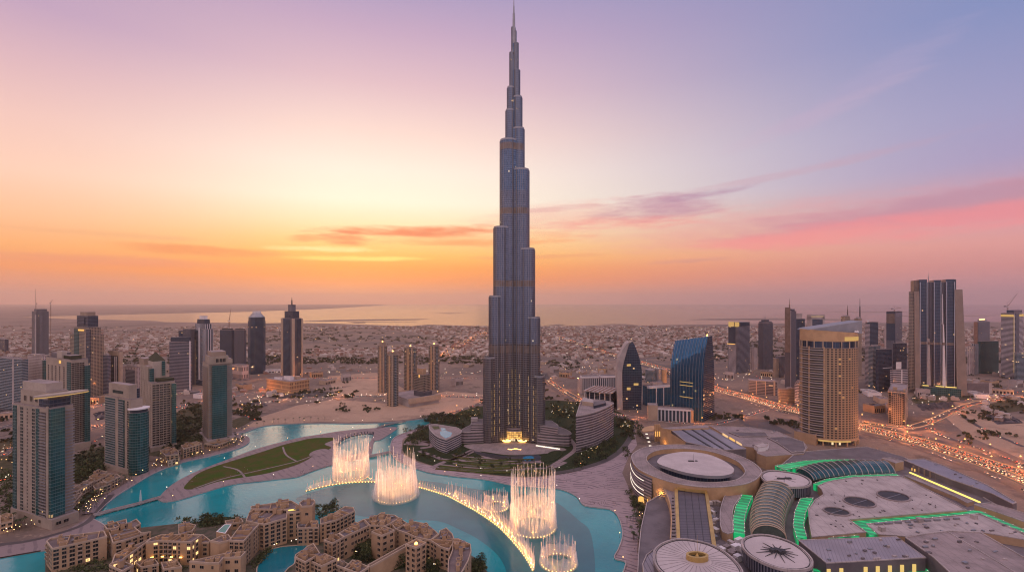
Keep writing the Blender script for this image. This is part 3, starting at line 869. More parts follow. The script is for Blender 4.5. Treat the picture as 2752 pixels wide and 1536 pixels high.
t, g = tower('ribbed_tower', 'navy glass tower with white vertical ribs and a stepped domed crown', 'tower', (521, 553, 573, 880, 1037, 58),
      [('shaft', 'f_white_vert', 'roof_mauve', 0, 1, 0, 1, 0, .97, 7, 3.7), ('shoulder', 'f_white_vert', 'roof_mauve', .06, .94, .08, .92, .97, 1.06, 7, 3.7), ('crown', 'f_navy_glass', 'roof_mauve', .16, .84, .18, .82, 1.06, 1.14), ('crown_cap', 'white', 'roof_mauve', .28, .72, .3, .7, 1.14, 1.2), ('glass_bay', 'f_blue_glass', 'roof_dark', -.04, 0, .62, .95, 0, .95), ('rib', 'white', 'white', -.05, 0, .5, .56, 0, 1.0), ('podium', 'f_blue_glass', 'roof_dark', -.1, 1, 0, 1.1, 0, .09)])
t, g = tower('dark_tower', 'dark blue grey block with a crane on top, left half of a joined pair', 'tower', (591, 622, 630, 887, 988, 70), [SH('f_navy_glass', 'roof_dark', 4, 4), PL(1.05, .1, .85, 'dark_metal')])
c0 = g.pt(.4, .3)
crane('small crane with a steep jib on the dark blue grey joined block', c0[0], c0[1], g.H * 1.05, 26, 52, radians(75), radians(70))
tower('dark_tower', 'dark brownish block without crane, joined to the octagonal blue tower', 'tower', (629, 655, 662, 887, 990, 70), [SH('f_brown_vert', 'roof_dark', 4, 4), PL(1.04, .1, .9, 'dark_metal')])
# octagonal blue tower
c0 = P(679, 1005)
oc = thing('octagonal_tower', 'tall blue glass tower with chamfered corners and an open ring on its peaked roof', 'tower', (c0[0], c0[1] + 26, 0))
hh = zrow(852, c0[1])
rr = 21 * c0[1] / F
def octa(r): return [(c0[0] + r * cos(radians(a)), c0[1] + 26 + r * sin(radians(a))) for a in (15, 75, 105, 165, 195, 255, 285, 345)]
MB().prism(octa(rr * 1.04), 0, hh * .93, 0, 1, 3.4, 3.8).build('shaft', ['f_blue_glass', 'roof_dark'], oc)
MB().prism(octa(rr * .97), hh * .93, hh, 0, 1, 3.4, 3.8).build('upper_shaft', ['f_navy_glass', 'roof_dark'], oc)
mb = MB(); A, B = octa(rr * .95), octa(rr * .5)
for i in range(8):
    mb.face([(*A[i], hh), (*A[(i + 1) % 8], hh), (*B[(i + 1) % 8], hh * 1.07), (*B[i], hh * 1.07)])
mb.sheet(B, hh * 1.07)
mb.build('roof', 'grey_metal', oc)
MB().ring(octa(rr * .5), octa(rr * .38), hh * 1.07, hh * 1.105, 0).build('roof_ring', 'white', oc)
# stepped tower with spire
t, g = tower('stepped_spire_tower', 'slim stepped tower with pale corner piers and a dark needle spire near the shore', 'tower', (757, 788, 812, 856, 1016, 55),
      [('shaft', 'f_brown_vert', 'roof_mauve', 0, 1, 0, 1, 0, 1, 3, 3.8), ('upper_shaft', 'f_navy_glass', 'roof_dark', .14, .86, .14, .86, 1, 1.125), ('top_shaft', 'f_grey_band', 'roof_dark', .32, .7, .32, .7, 1.125, 1.235),
       ('pier', 'beige_pale', 'white', -.04, .12, -.04, .1, 0, 1.0), ('pier', 'beige_pale', 'white', .88, 1.04, -.04, .06, 0, 1.0), ('pier', 'beige_pale', 'white', -.04, .06, .88, 1.04, 0, 1.0), ('glass_bay', 'f_navy_glass', 'roof_dark', .4, .8, -.03, 0, 0, .99), ('glass_bay', 'f_blue_glass', 'roof_dark', -.03, 0, .3, .8, 0, .99)])
c0 = g.pt(.5, .5)
mast(t, c0[0], c0[1], g.H * 1.235, g.H * 1.36, 2.4, 'dark_metal', 'spire')
# gold arcade hotel
tower('arcade_hotel', 'low gold lit hotel block with rows of tall arches at the stepped tower foot', 'hotel', (693, 779, 831, 1026, 1058, 58),
      [('podium', 'f_gold_arch', 'roof_mauve', 0, 1, 0, 1, 0, 1, 5, 12), ('base', 'orange_wall', 'roof_mauve', -.02, 1.02, -.02, 1.02, 0, .22), ('cornice', 'orange_wall', 'roof_mauve', -.015, 1.015, -.015, 1.015, .9, .97), ('roof_pavilion', 'white', 'roof_pale', .3, .5, .25, .5, 1, 1.3), ('roof_pavilion', 'white', 'roof_pale', .1, .2, .5, .75, 1, 1.2), ('roof_pavilion', 'beige_pale', 'roof_pale', .6, .8, .2, .3, 1, 1.25)])
tower('white_block', 'white ribbed mid rise block at the foot of the octagonal tower', 'office block', (624, 650, 668, 982, 1022, 58), [SH('f_pink_grid', 'roof_mauve', 5, 20), PL(1.05), ('podium', 'f_white_band', 'roof_pale', -.2, 1.1, -.15, 1.1, 0, .15)])
# six towers on the sand plot
grp = 'beige towers on the sand plot'
for geo, h, lab in (((1015, 1030, 1041, 930, 1056, 50), 1.12, 'tall slim beige tower furthest left of the cluster on the sand'), ((1040, 1054, 1071, 955, 1093, 48), 1.1, 'beige tower in front, nearest the sand of the cluster'),
                    ((1086, 1107, 1120, 936, 1050, 50), 1.07, 'dark fronted beige tower in the middle of the sand plot cluster'), ((1152, 1166, 1181, 930, 1048, 46), 1.07, 'tall beige tower furthest right of the cluster on the sand')):
    t, g = tower('residential_tower', lab, 'tower', geo, [SH('f_beige_fine', 'roof_mauve', 4.2, 4), ('crown', 'beige_dark', 'roof_mauve', .15, .85, .2, .8, 1, h * .97), ('pier', 'beige_pale', 'roof_mauve', -.04, .06, -.04, .06, 0, 1.02), ('glass_bay', 'f_blue_band', 'roof_dark', .35, .65, -.05, 0, 0, .97), ('side_pier', 'beige', 'roof_mauve', -.04, 0, .35, .65, 0, .99)], grp)
    c0 = g.pt(.5, .5)
    MB().cyl(c0[0], c0[1], g.H * h * .97, g.H * h * .97 + 3, 2, 1, 8).build('beacon', 'lamp_gold', t)
t, g = tower('residential_tower', 'shorter broad beige tower with a dark base in the sand plot cluster', 'tower', (1112, 1139, 1157, 1008, 1084, 50), [SH('f_beige_fine', 'roof_mauve', 4.2, 4), ('crown', 'beige', 'roof_mauve', .2, .8, .3, .8, 1, 1.22), ('podium', 'f_brown_vert', 'roof_dark', -.1, 1.1, -.1, .9, 0, .42), ('gold_panel', 'glow_gold', 'glow_gold', -.02, 0, .4, .5, .9, 1)], grp)
tower('podium_block', 'low podium and garden deck joining the towers on the sand plot', 'podium', (1040, 1100, 1180, 1075, 1094, 40), [('podium', 'concrete', 'roof_mauve', 0, 1, 0, 1, 0, 1), ('deck_edge', 'beige_pale', 'roof_mauve', -.03, 1.03, -.04, 0, .5, 1.3)])

# right of the great tower
tower('office_block', 'long grey office block with close vertical fins left of the pointed tower', 'office block', (1552, 1562, 1660, 1017, 1058, 8), [('shaft', 'f_white_vert', 'roof_mauve', 0, 1, 0, 1, 0, 1, 5.5, 30), ('roof_frame', 'white', 'roof_dark', .05, .5, .2, .8, 1, 1.12), ('roof_frame', 'white', 'roof_dark', .58, .97, .2, .8, 1, 1.12), ('end_wall', 'concrete', 'roof_mauve', -.02, .03, -.03, .5, 0, 1.03)])
t, g = tower('canopy_building', 'building with striped white and brown canopy roof carried on tall thin columns', 'office block', (1572, 1640, 1664, 1056, 1103, 60), [('shaft', 'f_navy_glass', 'roof_mauve', .08, .92, .04, .96, 0, .97), ('roof', 'roof_pale', 'roof_pale', -.05, 1.05, -.05, 1.05, .97, 1.03)])
for i in range(6):
    p = g.pt(-.02, i / 5); MB().box(p[0], p[1], 0, 1.2, 1.2, g.H * .97).build('column', 'white', t)
    MB().prism(g.poly(-.05, 1.05, i / 6 + .05, i / 6 + .1), g.H * 1.03, g.H * 1.06, 0, 0).build('roof_stripe', 'terracotta', t)
# pointed bullet tower
def profile(mb, pts, Yd, D, side=0, front=0, bay=3.4, fl=3.7, skew=0.0):
    """Upright outline in photo pixels at depth Yd, D metres thick (its back shifted by skew metres)."""
    q = [((px - CXP) * Yd / F, zrow(py, Yd)) for px, py in pts]
    n = len(q)
    ar = sum(q[i][0] * q[(i + 1) % n][1] - q[(i + 1) % n][0] * q[i][1] for i in range(n))
    if ar < 0: q = q[::-1]
    mb.face([(x, Yd, z) for x, z in q], front, [(x / bay, z / fl) for x, z in q])
    mb.face([(x + skew, Yd + D, z) for x, z in q][::-1], front, [(x / bay, z / fl) for x, z in q][::-1])
    for i in range(n):
        a, b = q[i], q[(i + 1) % n]
        mb.face([(a[0], Yd, a[1]), (a[0] + skew, Yd + D, a[1]), (b[0] + skew, Yd + D, b[1]), (b[0], Yd, b[1])], side, [(0, a[1] / fl), (D / bay, a[1] / fl), (D / bay, b[1] / fl), (0, b[1] / fl)])
    return mb
K = lambda k, *pts: [(CROP[k][0] + CROP[k][2] * x, CROP[k][1] + CROP[k][2] * y) for x, y in pts]
Yb = P(1700, 1100)[1]
bt = thing('pointed_tower', 'dark glass tower shaped like a pointed arch with a pale curved side fin', 'tower', (*P(1690, 1100)[:2], 0))
bt_o = smooth_line(K('E1', (812, 1215), (806, 900), (812, 780), (840, 660), (872, 560), (905, 520), (935, 570), (972, 670), (998, 780), (1004, 900), (996, 1215)), 4)
profile(MB(), bt_o, Yb, 34, 1, 0, 4, 3.9, 4).build('glass_body', ['f_navy_glass', 'f_grey_band'], bt)
fin = smooth_line(K('E1', (752, 1215), (752, 900), (764, 720), (800, 620), (850, 540), (880, 528), (868, 555), (838, 660), (809, 780), (803, 900), (808, 1215)), 4)
profile(MB(), fin, Yb - 5, 42, 0, 0, 4, 3.9, 5).build('side_fin', 'concrete', bt)
profile(MB(), K('E1', (812, 760), (1000, 760), (1000, 785), (812, 785)), Yb - .6, .4).build('sky_lobby', 'glow_gold', bt) if False else None
for pts in (((850, 985), (888, 985), (888, 1012), (850, 1012)), ((920, 942), (968, 942), (968, 965), (920, 965)), ((850, 750), (890, 745), (890, 768), (850, 770))):
    profile(MB(), K('E1', *pts), Yb - .4, .3).build('lit_floor', 'glow_dim', bt)
# blue glass tower with a leaning curved top
gb = Geo(1801, 1890, 1920, 905, 1133, 46)
bl = thing('blue_glass_tower', 'bright blue glass tower with a curved leaning face and sloping roof edge', 'tower', (*gb.pt(.5, .5), 0))
def blsec(zf):
    k = max(0, (zf - .45) / .55)
    return .42 * k ** 2.2, 1 - .22 * k ** 1.6
mb, dk = MB(), MB()
NZ = 16
Ht = lambda v: gb.H * (1 - .075 * v)
for i in range(NZ):
    f0, f1 = i / NZ, (i + 1) / NZ
    (a0, b0), (a1, b1) = blsec(f0), blsec(f1)
    def cor(a, v, f): return (*gb.pt(a, v), Ht(v) * f)
    nb, nf = 20, 2.7
    mb.face([cor(a0, 1, f0), cor(a0, 0, f0), cor(a1, 0, f1), cor(a1, 1, f1)], 0, [(0, i * nf), (nb, i * nf), (nb, (i + 1) * nf), (0, (i + 1) * nf)])
    dk.face([cor(a0, 0, f0), cor(b0, 0, f0), cor(b1, 0, f1), cor(a1, 0, f1)], 0, [(0, i * nf), (9, i * nf), (9, (i + 1) * nf), (0, (i + 1) * nf)])
    mb.face([cor(b0, 0, f0), cor(b0, 1, f0), cor(b1, 1, f1), cor(b1, 0, f1)], 1)
    dk.face([cor(b0, 1, f0), cor(a0, 1, f0), cor(a1, 1, f1), cor(b1, 1, f1)], 1)
a1, b1 = blsec(1)
dk.face([cor(a1, 0, 1), cor(b1, 0, 1), cor(b1, 1, 1), cor(a1, 1, 1)], 1)
facade('f_blue_curtain', (.025, .055, .09), (.012, .105, .20), .86, .97, .02, grough=.06, gmetal=.6, wrough=.3, curtain=.15, litcol=(1, .75, .3, 1), litpow=.5)
mb.build('glass_front', ['f_blue_curtain', 'navy'], bl)
dk.build('end_walls', ['f_navy_glass', 'navy'], bl)
for i in range(11):                                   # pale mullions riding down the curved face
    m2 = MB()
    for j in range(NZ):
        a0, a1 = blsec(j / NZ)[0], blsec((j + 1) / NZ)[0]
        v = .04 + i * .092
        p, q = gb.pt(a0 - .012, v), gb.pt(a1 - .012, v)
        m2.tube((*p, Ht(v) * j / NZ), (*q, Ht(v) * (j + 1) / NZ), .32, n=4)
    m2.build('mullion', 'grey_metal', bl)
for zf in (.26, .40, .44):
    MB().prism(gb.poly(-.01, .0, .3, .7), gb.H * zf, gb.H * zf + 1.2, 0).build('lit_floor', 'glow_dim', bl)
p = gb.pt(.5, .05); MB().cyl(p[0], p[1], gb.H, gb.H + 4, 1.5, 1, 8).build('beacon', 'lamp_gold', bl)
tower('colonnade_building', 'low beige block with white framed bays in front of the blue glass tower', 'office block', (1740, 1741, 1864, 1096, 1128, -14), [('shaft', 'f_white_vert', 'roof_mauve', .22, .94, 0, 1, 0, 1, 7.5, 30), ('end_block', 'beige_pale', 'roof_mauve', 0, .22, -.05, 1, 0, 1.28), ('end_block', 'beige', 'roof_mauve', .94, 1, -.05, 1, 0, 1.02), ('cornice', 'white', 'roof_mauve', .22, .94, -.06, .1, .93, 1.06)])
tower('glass_block', 'mid rise glass block with white frame columns between the pointed and blue towers', 'office block', (1727, 1746, 1801, 1040, 1092, 20), [SH('f_blue_curtain', 'roof_dark', 8, 3.7), ('frame', 'white', 'roof_pale', -.03, 1.03, -.03, .3, .93, 1.04), ('column', 'white', 'white', .3, .33, -.05, 0, 0, .95), ('column', 'white', 'white', .65, .68, -.05, 0, 0, .95), ('roof_plant', 'roof_pale', 'roof_dark', .3, .8, .4, .8, 1, 1.2)])
dr = thing('drum_block', 'group of three short rounded drums, grey blue and lit beige, beside the highway', 'office block', (*P(1764, 1026)[:2], 0))
for px, r_, m_, h_ in ((1748, 13, 'f_blue_band', 1), (1769, 9, 'grey_metal', 1.08), (1784, 8, 'orange_wall', 1.0)):
    q = P(px, 1026); MB().cyl(q[0], q[1], 0, zrow(992, q[1]) * h_, r_ * q[1] / F * 1.05, n=20, side=0, top=1).build('drum', [m_, 'roof_mauve'], dr)
# highway towers
t, g = tower('crowned_tower', 'grey tower with a gold lit broken crown on the far side of the highway', 'tower', (1957, 1985, 2015, 874, 1003, 38), [('shaft', 'f_grey_band', 'roof_dark', 0, 1, 0, 1, 0, .97, 3.4, 4), ('crown_fin', 'glow_dim', 'roof_dark', -.02, .1, .55, .95, .97, 1.07), ('crown_fin', 'glow_dim', 'roof_dark', -.02, .1, .05, .35, .97, 1.07), ('crown_wall', 'f_navy_glass', 'roof_dark', .1, 1, .0, 1, .97, 1.06), ('balcony_stack', 'f_white_band', 'roof_mauve', -.06, 0, .2, .9, 0, .6), ('glass_bay', 'f_navy_glass', 'roof_dark', -.04, 0, .3, .9, .62, .97), ('lit_edge', 'glow_gold', 'glow_gold', -.08, -.02, .3, 1.02, .6, .612)])
t, g = tower('shouldered_tower', 'purple grey tower with rounded shoulders and small twin masts', 'tower', (2038, 2051, 2077, 868, 992, 28), [SH('f_brown_vert', 'roof_dark', 4, 4), ('shoulder', 'f_grey_band', 'roof_dark', .06, .94, .06, .94, 1, 1.035), ('cap', 'f_navy_glass', 'roof_dark', .2, .7, .2, .8, 1.035, 1.07)])
for u in (.35, .5):
    p = g.pt(u, .5); mast(t, p[0], p[1], g.H * 1.07, g.H * 1.17, 1.2)
tower('pale_slab', 'narrow pale orange slab block between the two far highway towers', 'office block', (2017, 2026, 2036, 935, 994, 35), [SH('f_pink_grid', 'roof_mauve', 5, 4), PL(1.03)])
t, g = tower('mast_tower', 'slim bronze and grey tower carrying a single tall mast, paired with a dark slab', 'tower', (2109, 2126, 2140, 830, 1042, 38), [('shaft', 'f_brown_vert', 'roof_dark', 0, 1, 0, 1, 0, .97, 3, 4), ('front_panel', 'mega_band', 'roof_dark', -.03, 0, .1, .95, .45, 1.02), ('cap', 'f_navy_glass', 'roof_dark', .1, .7, 0, .7, .97, 1.0), ('pier', 'grey_metal', 'grey_metal', -.05, 0, .0, .08, 0, .98)])
p = g.pt(.05, .3); mast(t, p[0], p[1], g.H * .95, g.H * 1.13, 1.6, 'bark')
tower('dark_slab_tower', 'smooth dark teal slab tower leaning against the bronze mast tower', 'tower', (2138, 2140, 2163, 850, 1022, 6), [('shaft', 'f_navy_glass', 'roof_mauve', 0, 1, 0, 1, 0, .96), ('top', 'roof_pale', 'roof_mauve', 0, .7, 0, 1, .96, 1.05)])
tower('framed_tower', 'dark glass tower with a pale portal frame lit along its top edge', 'tower', (2168, 2178, 2216, 845, 1020, 14), [('shaft', 'f_navy_glass', 'roof_dark', .12, .86, 0, 1, 0, .93), ('frame_leg', 'concrete', 'roof_mauve', 0, .12, -.05, 1, 0, .97), ('frame_leg', 'concrete', 'roof_mauve', .86, 1, -.05, 1, 0, .97), ('frame_top', 'concrete', 'roof_mauve', 0, 1, -.05, 1, .93, 1), ('lit_edge', 'glow_faint', 'glow_faint', .05, .9, -.08, -.05, .965, .975)])
t, g = tower('twin_mast_tower', 'bronze topped tower with a thick mast, half hidden behind the round hotel', 'tower', (2260, 2270, 2284, 850, 1010, 30), [SH('f_beige_small'), PL(1.02)])
p = g.pt(.85, .4); mast(t, p[0], p[1], g.H, g.H * 1.19, 1.9, 'bark')
t, g = tower('twin_mast_tower', 'second bronze topped tower with the taller pointed mast behind the round hotel', 'tower', (2296, 2306, 2316, 856, 1010, 30), [SH('f_beige_small'), PL(1.03)])
p = g.pt(.9, .4); mast(t, p[0], p[1], g.H, g.H * 1.36, 2.1, 'dark_metal')
tower('striped_tower', 'blue glass tower with white balcony stripes and a curved fin behind the round hotel', 'tower', (2326, 2338, 2360, 866, 1038, 26), [SH('f_blue_glass'), ('balcony_stack', 'f_white_band', 'roof_mauve', -.08, 0, 0, 1, 0, .98), ('curved_fin', 'white', 'white', -.1, .1, .3, .5, 1, 1.04)])
tower('banded_tower', 'banded blue tower lower section beside the round hotel foot', 'tower', (2334, 2346, 2366, 930, 1046, 26), [SH('f_blue_band'), PL(1.03)])
t, g = tower('bronze_top_tower', 'blue grey tower with a bronze glass top corner under a small roof crane', 'tower', (2382, 2406, 2428, 838, 992, 40), [SH('f_blue_glass', 'roof_dark'), ('crown', 'navy', 'roof_dark', 0, 1, 0, 1, .985, 1.01), ('corner_panel', 'mega_band', 'roof_dark', -.03, 0, .05, .95, .8, .97), ('side_wing', 'f_grey_band', 'roof_dark', -.1, 0, .1, .9, 0, .5)])
c0 = g.pt(.5, .5)
crane('small flat crane on the roof of the bronze topped tower', c0[0], c0[1], g.H, 9, 26, radians(10), radians(8))
tower('white_slab', 'white gridded apartment slab in front of the bronze topped tower', 'tower', (2377, 2385, 2394, 872, 965, 36), [SH('f_pink_grid', 'roof_pale', 4, 4), PL(1.04)])
tower('dark_box_block', 'black glass box block with a thin pale line, behind the striped low block', 'office block', (2354, 2362, 2397, 939, 1052, 18), [SH('f_navy_glass', 'roof_dark', 3, 3.7), ('light_line', 'white', 'white', .3, 1, -.01, 0, .55, .565)])
tower('navy_block', 'navy glass block rising behind the white striped block', 'office block', (2400, 2408, 2437, 923, 1042, 18), [SH('f_navy_glass', 'roof_mauve'), PL(1.03)])
tower('striped_block', 'low block with bold white horizontal stripes beside the great dark tower', 'office block', (2394, 2400, 2440, 995, 1058, 14), [SH('f_white_band', 'roof_mauve', 5, 5), ('pier', 'white', 'white', .55, .62, -.05, 0, 0, 1.02), ('roof_sign_board', 'white', 'roof_mauve', .25, .6, .2, .25, 1.05, 1.35)])
tower('sand_block', 'sand coloured plain walled block by the highway verge', 'office block', (2092, 2098, 2139, 1046, 1084, 10), [SH('f_beige_small', 'roof_mauve', 3, 4), ('roof_dome', 'roof_pale', 'roof_pale', .5, .8, .2, .8, 1, 1.12)])
tower('apartment_block', 'pale apartment block with dense balconies left of the round hotel', 'apartment block', (2138, 2162, 2194, 1030, 1092, 36), [SH('f_beige_fine', 'roof_mauve', 4, 3.6), ('balcony_stack', 'f_white_band', 'roof_mauve', -.06, 0, .6, 1.02, 0, .96), ('roof_gable', 'roof_pale', 'roof_pale', .2, .8, .2, .8, 1, 1.1), ('roof_tower', 'beige_pale', 'roof_pale', .4, .55, .4, .55, 1.1, 1.22)])
tower('long_block', 'long low apartment row of stacked balconies along the highway', 'apartment block', (2010, 2013, 2088, 1022, 1058, -22), [SH('f_grey_band', 'roof_mauve', 9, 4), ('pier', 'beige_pale', 'roof_mauve', .25, .28, -.04, 0, 0, 1.04), ('pier', 'beige_pale', 'roof_mauve', .58, .61, -.04, 0, 0, 1.04), ('stair_tower', 'beige_pale', 'roof_mauve', .88, .94, -.05, .5, 0, 1.1)])
tower('twin_slab', 'pair of grey pink slabs in front of the mast tower foot', 'office block', (2085, 2096, 2110, 958, 1014, 30), [SH('f_grey_band'), ('side_slab', 'f_beige_small', 'roof_mauve', -.5, -.05, .2, 1, 0, .92)])
tower('teal_box_block', 'wide dark teal glass box right of the great dark tower', 'office block', (2628, 2634, 2684, 917, 1004, 8), [SH('f_teal_glass', 'roof_dark', 3.4, 3.7), PL(1.02)])
tower('pink_slab', 'pinkish twin slab tower between the great dark tower and teal box', 'tower', (2600, 2610, 2630, 925, 1008, 20), [('shaft', 'f_pink_grid', 'roof_mauve', 0, .45, 0, 1, 0, .94, 5, 4), ('shaft', 'f_white_vert', 'roof_mauve', .55, 1, 0, 1, 0, 1, 6, 30), ('core', 'f_navy_glass', 'roof_mauve', .4, .6, .1, .9, 0, .9)])
tower('round_corner_tower', 'grey blue tower with a cluster of roof lamps behind the teal box', 'tower', (2618, 2630, 2660, 865, 966, 22), [SH('f_grey_band', 'roof_dark', 3.4, 4), ('roof_plant', 'grey_metal', 'roof_dark', .2, .8, .2, .8, 1, 1.06), ('roof_lamps', 'lamp_warm', 'lamp_warm', .1, .6, .1, .13, 1.06, 1.075), ('side_edge', 'terracotta', 'roof_dark', -.04, .0, .2, 1, 0, 1)])
t, g = tower('gold_band_tower', 'balconied tower with a gold lit top band and crane at the right edge', 'tower', (2690, 2725, 2790, 842, 1018, 32), [SH('f_white_band', 'roof_dark', 4, 4), ('glass_bay', 'f_blue_glass', 'roof_dark', .15, .5, -.04, 0, 0, 1.0), ('gold_band', 'glow_dim', 'roof_dark', -.03, 0, .02, 1.0, .95, .985), ('gold_band', 'glow_dim', 'roof_dark', .5, 1, -.03, 0, .95, .985), ('top_storey', 'f_navy_glass', 'roof_dark', .05, .95, .05, .6, 1, 1.05), ('edge_light', 'glow_faint', 'glow_faint', -.035, -.01, -.035, -.01, .1, .97)])
c0 = g.pt(.15, .6)
crane('crane with two raised arms on the gold banded tower at the right edge', c0[0], c0[1], g.H, 20, 58, radians(20), radians(48))
tower('glass_block', 'blue banded glass block in front of the gold banded tower', 'office block', (2728, 2734, 2790, 948, 1024, 10), [SH('f_blue_band', 'roof_mauve'), PL(1.04)])
tower('hall_building', 'flat grey hall right of the great dark tower', 'hall', (2590, 2600, 2664, 1030, 1058, 6), [SH('roof_dark', 'roof_mauve'), ('end_wall', 'concrete', 'roof_mauve', .9, 1.02, -.03, .2, 0, 1.05), ('roof_plant', 'concrete', 'roof_dark', .3, .5, .3, .7, 1, 1.2)])
tower('beige_block', 'beige apartment block with an arched roof ornament near the highway bend', 'apartment block', (2387, 2433, 2459, 1052, 1142, 48), [SH('f_beige', 'roof_mauve', 5, 3.7), ('corner_tower', 'beige_pale', 'roof_mauve', .0, .2, .0, .12, 1, 1.08), ('roof_arch', 'beige', 'roof_mauve', .05, .2, .5, .72, 1, 1.1), ('cornice', 'beige_pale', 'roof_mauve', -.04, 1.04, -.03, 1.03, .95, .98), ('balcony_stack', 'f_beige_fine', 'roof_mauve', -.06, 0, .2, .8, 0, .93), ('glass_strip', 'f_navy_glass', 'roof_mauve', -.02, .0, .03, .1, 0, .93)])
# round hotel tower
hp = P(2262, 1200)
ht = thing('round_hotel_tower', 'broad rounded beige hotel tower with a gold crown band and slanting metal sail', 'hotel', (hp[0], hp[1] + 30, 0))
hz_ = lambda py: zrow(py, hp[1])
hcx, hcy, ha, hb_ = hp[0], hp[1] + 34, 47.5, 34
body = oval(hcx, hcy, ha, hb_, 0, 60)
zt0, zt1 = hz_(1180), hz_(936)
fr = [i for i in range(60)]
m1 = MB(); m2 = MB()
for i in range(60):
    a, b = body[i], body[(i + 1) % 60]
    ang = (i + .5) * 6
    left = 180 <= ang < 236
    (m2 if left else m1).wall(a, b, zt0, zt1, 0, uvs=[(i * .8, 0), (i * .8 + .8, 0), (i * .8 + .8, 38), (i * .8, 38)])
m1.sheet(offset(body, -.1), zt1, 1)
m1.build('window_grid', ['f_hotel', 'roof_mauve'], ht)
m2.build('balcony_bands', ['f_hotel_band'], ht)
for i, an in enumerate((180, 204, 236)):
    q = radians(an); MB().cyl(hcx + ha * cos(q), hcy + hb_ * sin(q), zt0, zt1 + 2, 1.3, n=8).build('pier', 'beige', ht)
for k in range(19):                                   # balcony slabs on the rounded west end
    mb = MB(); z = zt0 + (zt1 - zt0) * (k + .5) / 19
    arc_ = oval(hcx, hcy, ha, hb_, 0, 14, radians(172), radians(236))
    mb.strip(arc_, 0, z, z + 1.1, 0, 0, 2.2)
    mb.build('balcony', 'concrete', ht)
MB().prism(offset(body, -2), zt1, hz_(917), 0, 1, 7, 20, run=True).build('top_arcade', ['f_navy_glass', 'roof_mauve'], ht)
for i in range(0, 60, 3):
    a = body[i]; MB().box(a[0], a[1], zt1, 1.2, 1.2, hz_(917) - zt1).build('arcade_post', 'beige_pale', ht)
bd = MB()
for i in range(60):
    a, b = body[i], body[(i + 1) % 60]
    k0 = hz_(886) - (a[0] - hcx + ha) / (2 * ha) * 7; k1 = hz_(886) - (b[0] - hcx + ha) / (2 * ha) * 7
    bd.face([(*a, hz_(918)), (*b, hz_(918)), (*b, k1), (*a, k0)])
bd.build('crown_band', 'orange_wall', ht)
gl = MB()
for i in range(46, 57):
    a, b = offset(body, .3)[i], offset(body, .3)[(i + 1) % 60]
    gl.wall(a, b, hz_(916), hz_(905))
gl.build('lit_panel', 'glow_dim', ht)
sl = MB()
xa, xb = hcx - ha * .96, hcx + ha * .93
for s_, y0 in ((1, hcy - 22), (-1, hcy + 10)):
    q = [(xa, y0 + 8, hz_(888)), (xb, y0, hz_(897)), (xb, y0, hz_(863)), (xa + 6, y0 + 8, hz_(884))]
    sl.face(q if s_ > 0 else q[::-1])
sl.face([(xa, hcy - 14, hz_(888)), (xa + 6, hcy - 14, hz_(884)), (xa + 6, hcy + 18, hz_(884)), (xa, hcy + 18, hz_(888))][::-1])
sl.face([(xa + 6, hcy - 14, hz_(884)), (xb, hcy - 22, hz_(863)), (xb, hcy + 10, hz_(863)), (xa + 6, hcy + 18, hz_(884))])
sl.face([(xb, hcy - 22, hz_(897)), (xb, hcy + 10, hz_(897)), (xb, hcy + 10, hz_(863)), (xb, hcy - 22, hz_(863))])
sl.build('roof_sail', 'grey_metal', ht)
for dx in (.62, .7):
    MB().cyl(hcx + ha * dx, hcy - 26, hz_(893), hz_(888), 2.2, .8, 12).build('satellite_dish', 'white', ht)
MB().prism(offset(body, 1), 9, zt0, 0, 0, run=True).build('base_band', 'beige', ht)
MB().prism(offset(body, -5), 0, 9, 0, 0, 4, 9, run=True).build('lobby', 'f_office_lit', ht)
for i in range(31, 60, 4):
    a = body[i]; MB().box(a[0], a[1], 0, 2, 2, 9).build('column', 'beige', ht)
MB().strip(oval(hcx, hcy, ha + .6, hb_ + .6, 0, 16, radians(225), radians(290)), 0, 8, 10.5, 0, 0, 1).build('lit_canopy', 'glow_dim', ht)
tower('hotel_podium', 'long low podium roof in front of the round hotel', 'podium', (2128, 2192, 2255, 1168, 1196, 40), [('podium', 'beige', 'roof_mauve', 0, 1, 0, .9, 0, 1)])

# great dark tower with buttress walls
plain('stone_grey', (.27, .22, .19), .8, .15, .05)
Ys = P(2510, 1060)[1]
dt = thing('buttressed_tower', 'massive dark blue tower of bundled shafts between pale tapering buttress walls', 'tower', (*P(2515, 1060)[:2], 0))
def sx3(x, y): return (CROP['E3'][0] + .2504 * x, CROP['E3'][1] + .2504 * y)
def zz(y): return zrow(CROP['E3'][1] + .2504 * y, Ys)
def xx(x): return (CROP['E3'][0] + .2504 * x - CXP) * Ys / F
for x0, x1, tp, dp in ((715, 800, 120, 4), (870, 945, 128, 0), (1000, 1090, 122, 4)):
    MB().prism([(xx(x0), Ys + dp), (xx(x1), Ys + dp), (xx(x1), Ys + 60), (xx(x0), Ys + 60)], zz(1262), zz(tp), 0, 1, 3.6, 3.9).build('window_shaft', ['f_navy_glass', 'roof_dark'], dt)
for x0, x1, tp in ((660, 715, 128), (800, 870, 150), (945, 1000, 150), (1090, 1112, 124)):
    MB().prism([(xx(x0), Ys + 9), (xx(x1), Ys + 9), (xx(x1), Ys + 58), (xx(x0), Ys + 58)], 0, zz(tp), 0, 1, 6, 30).build('recess_wall', ['f_brown_vert' if x0 > 700 else 'mega_band', 'roof_dark'], dt)
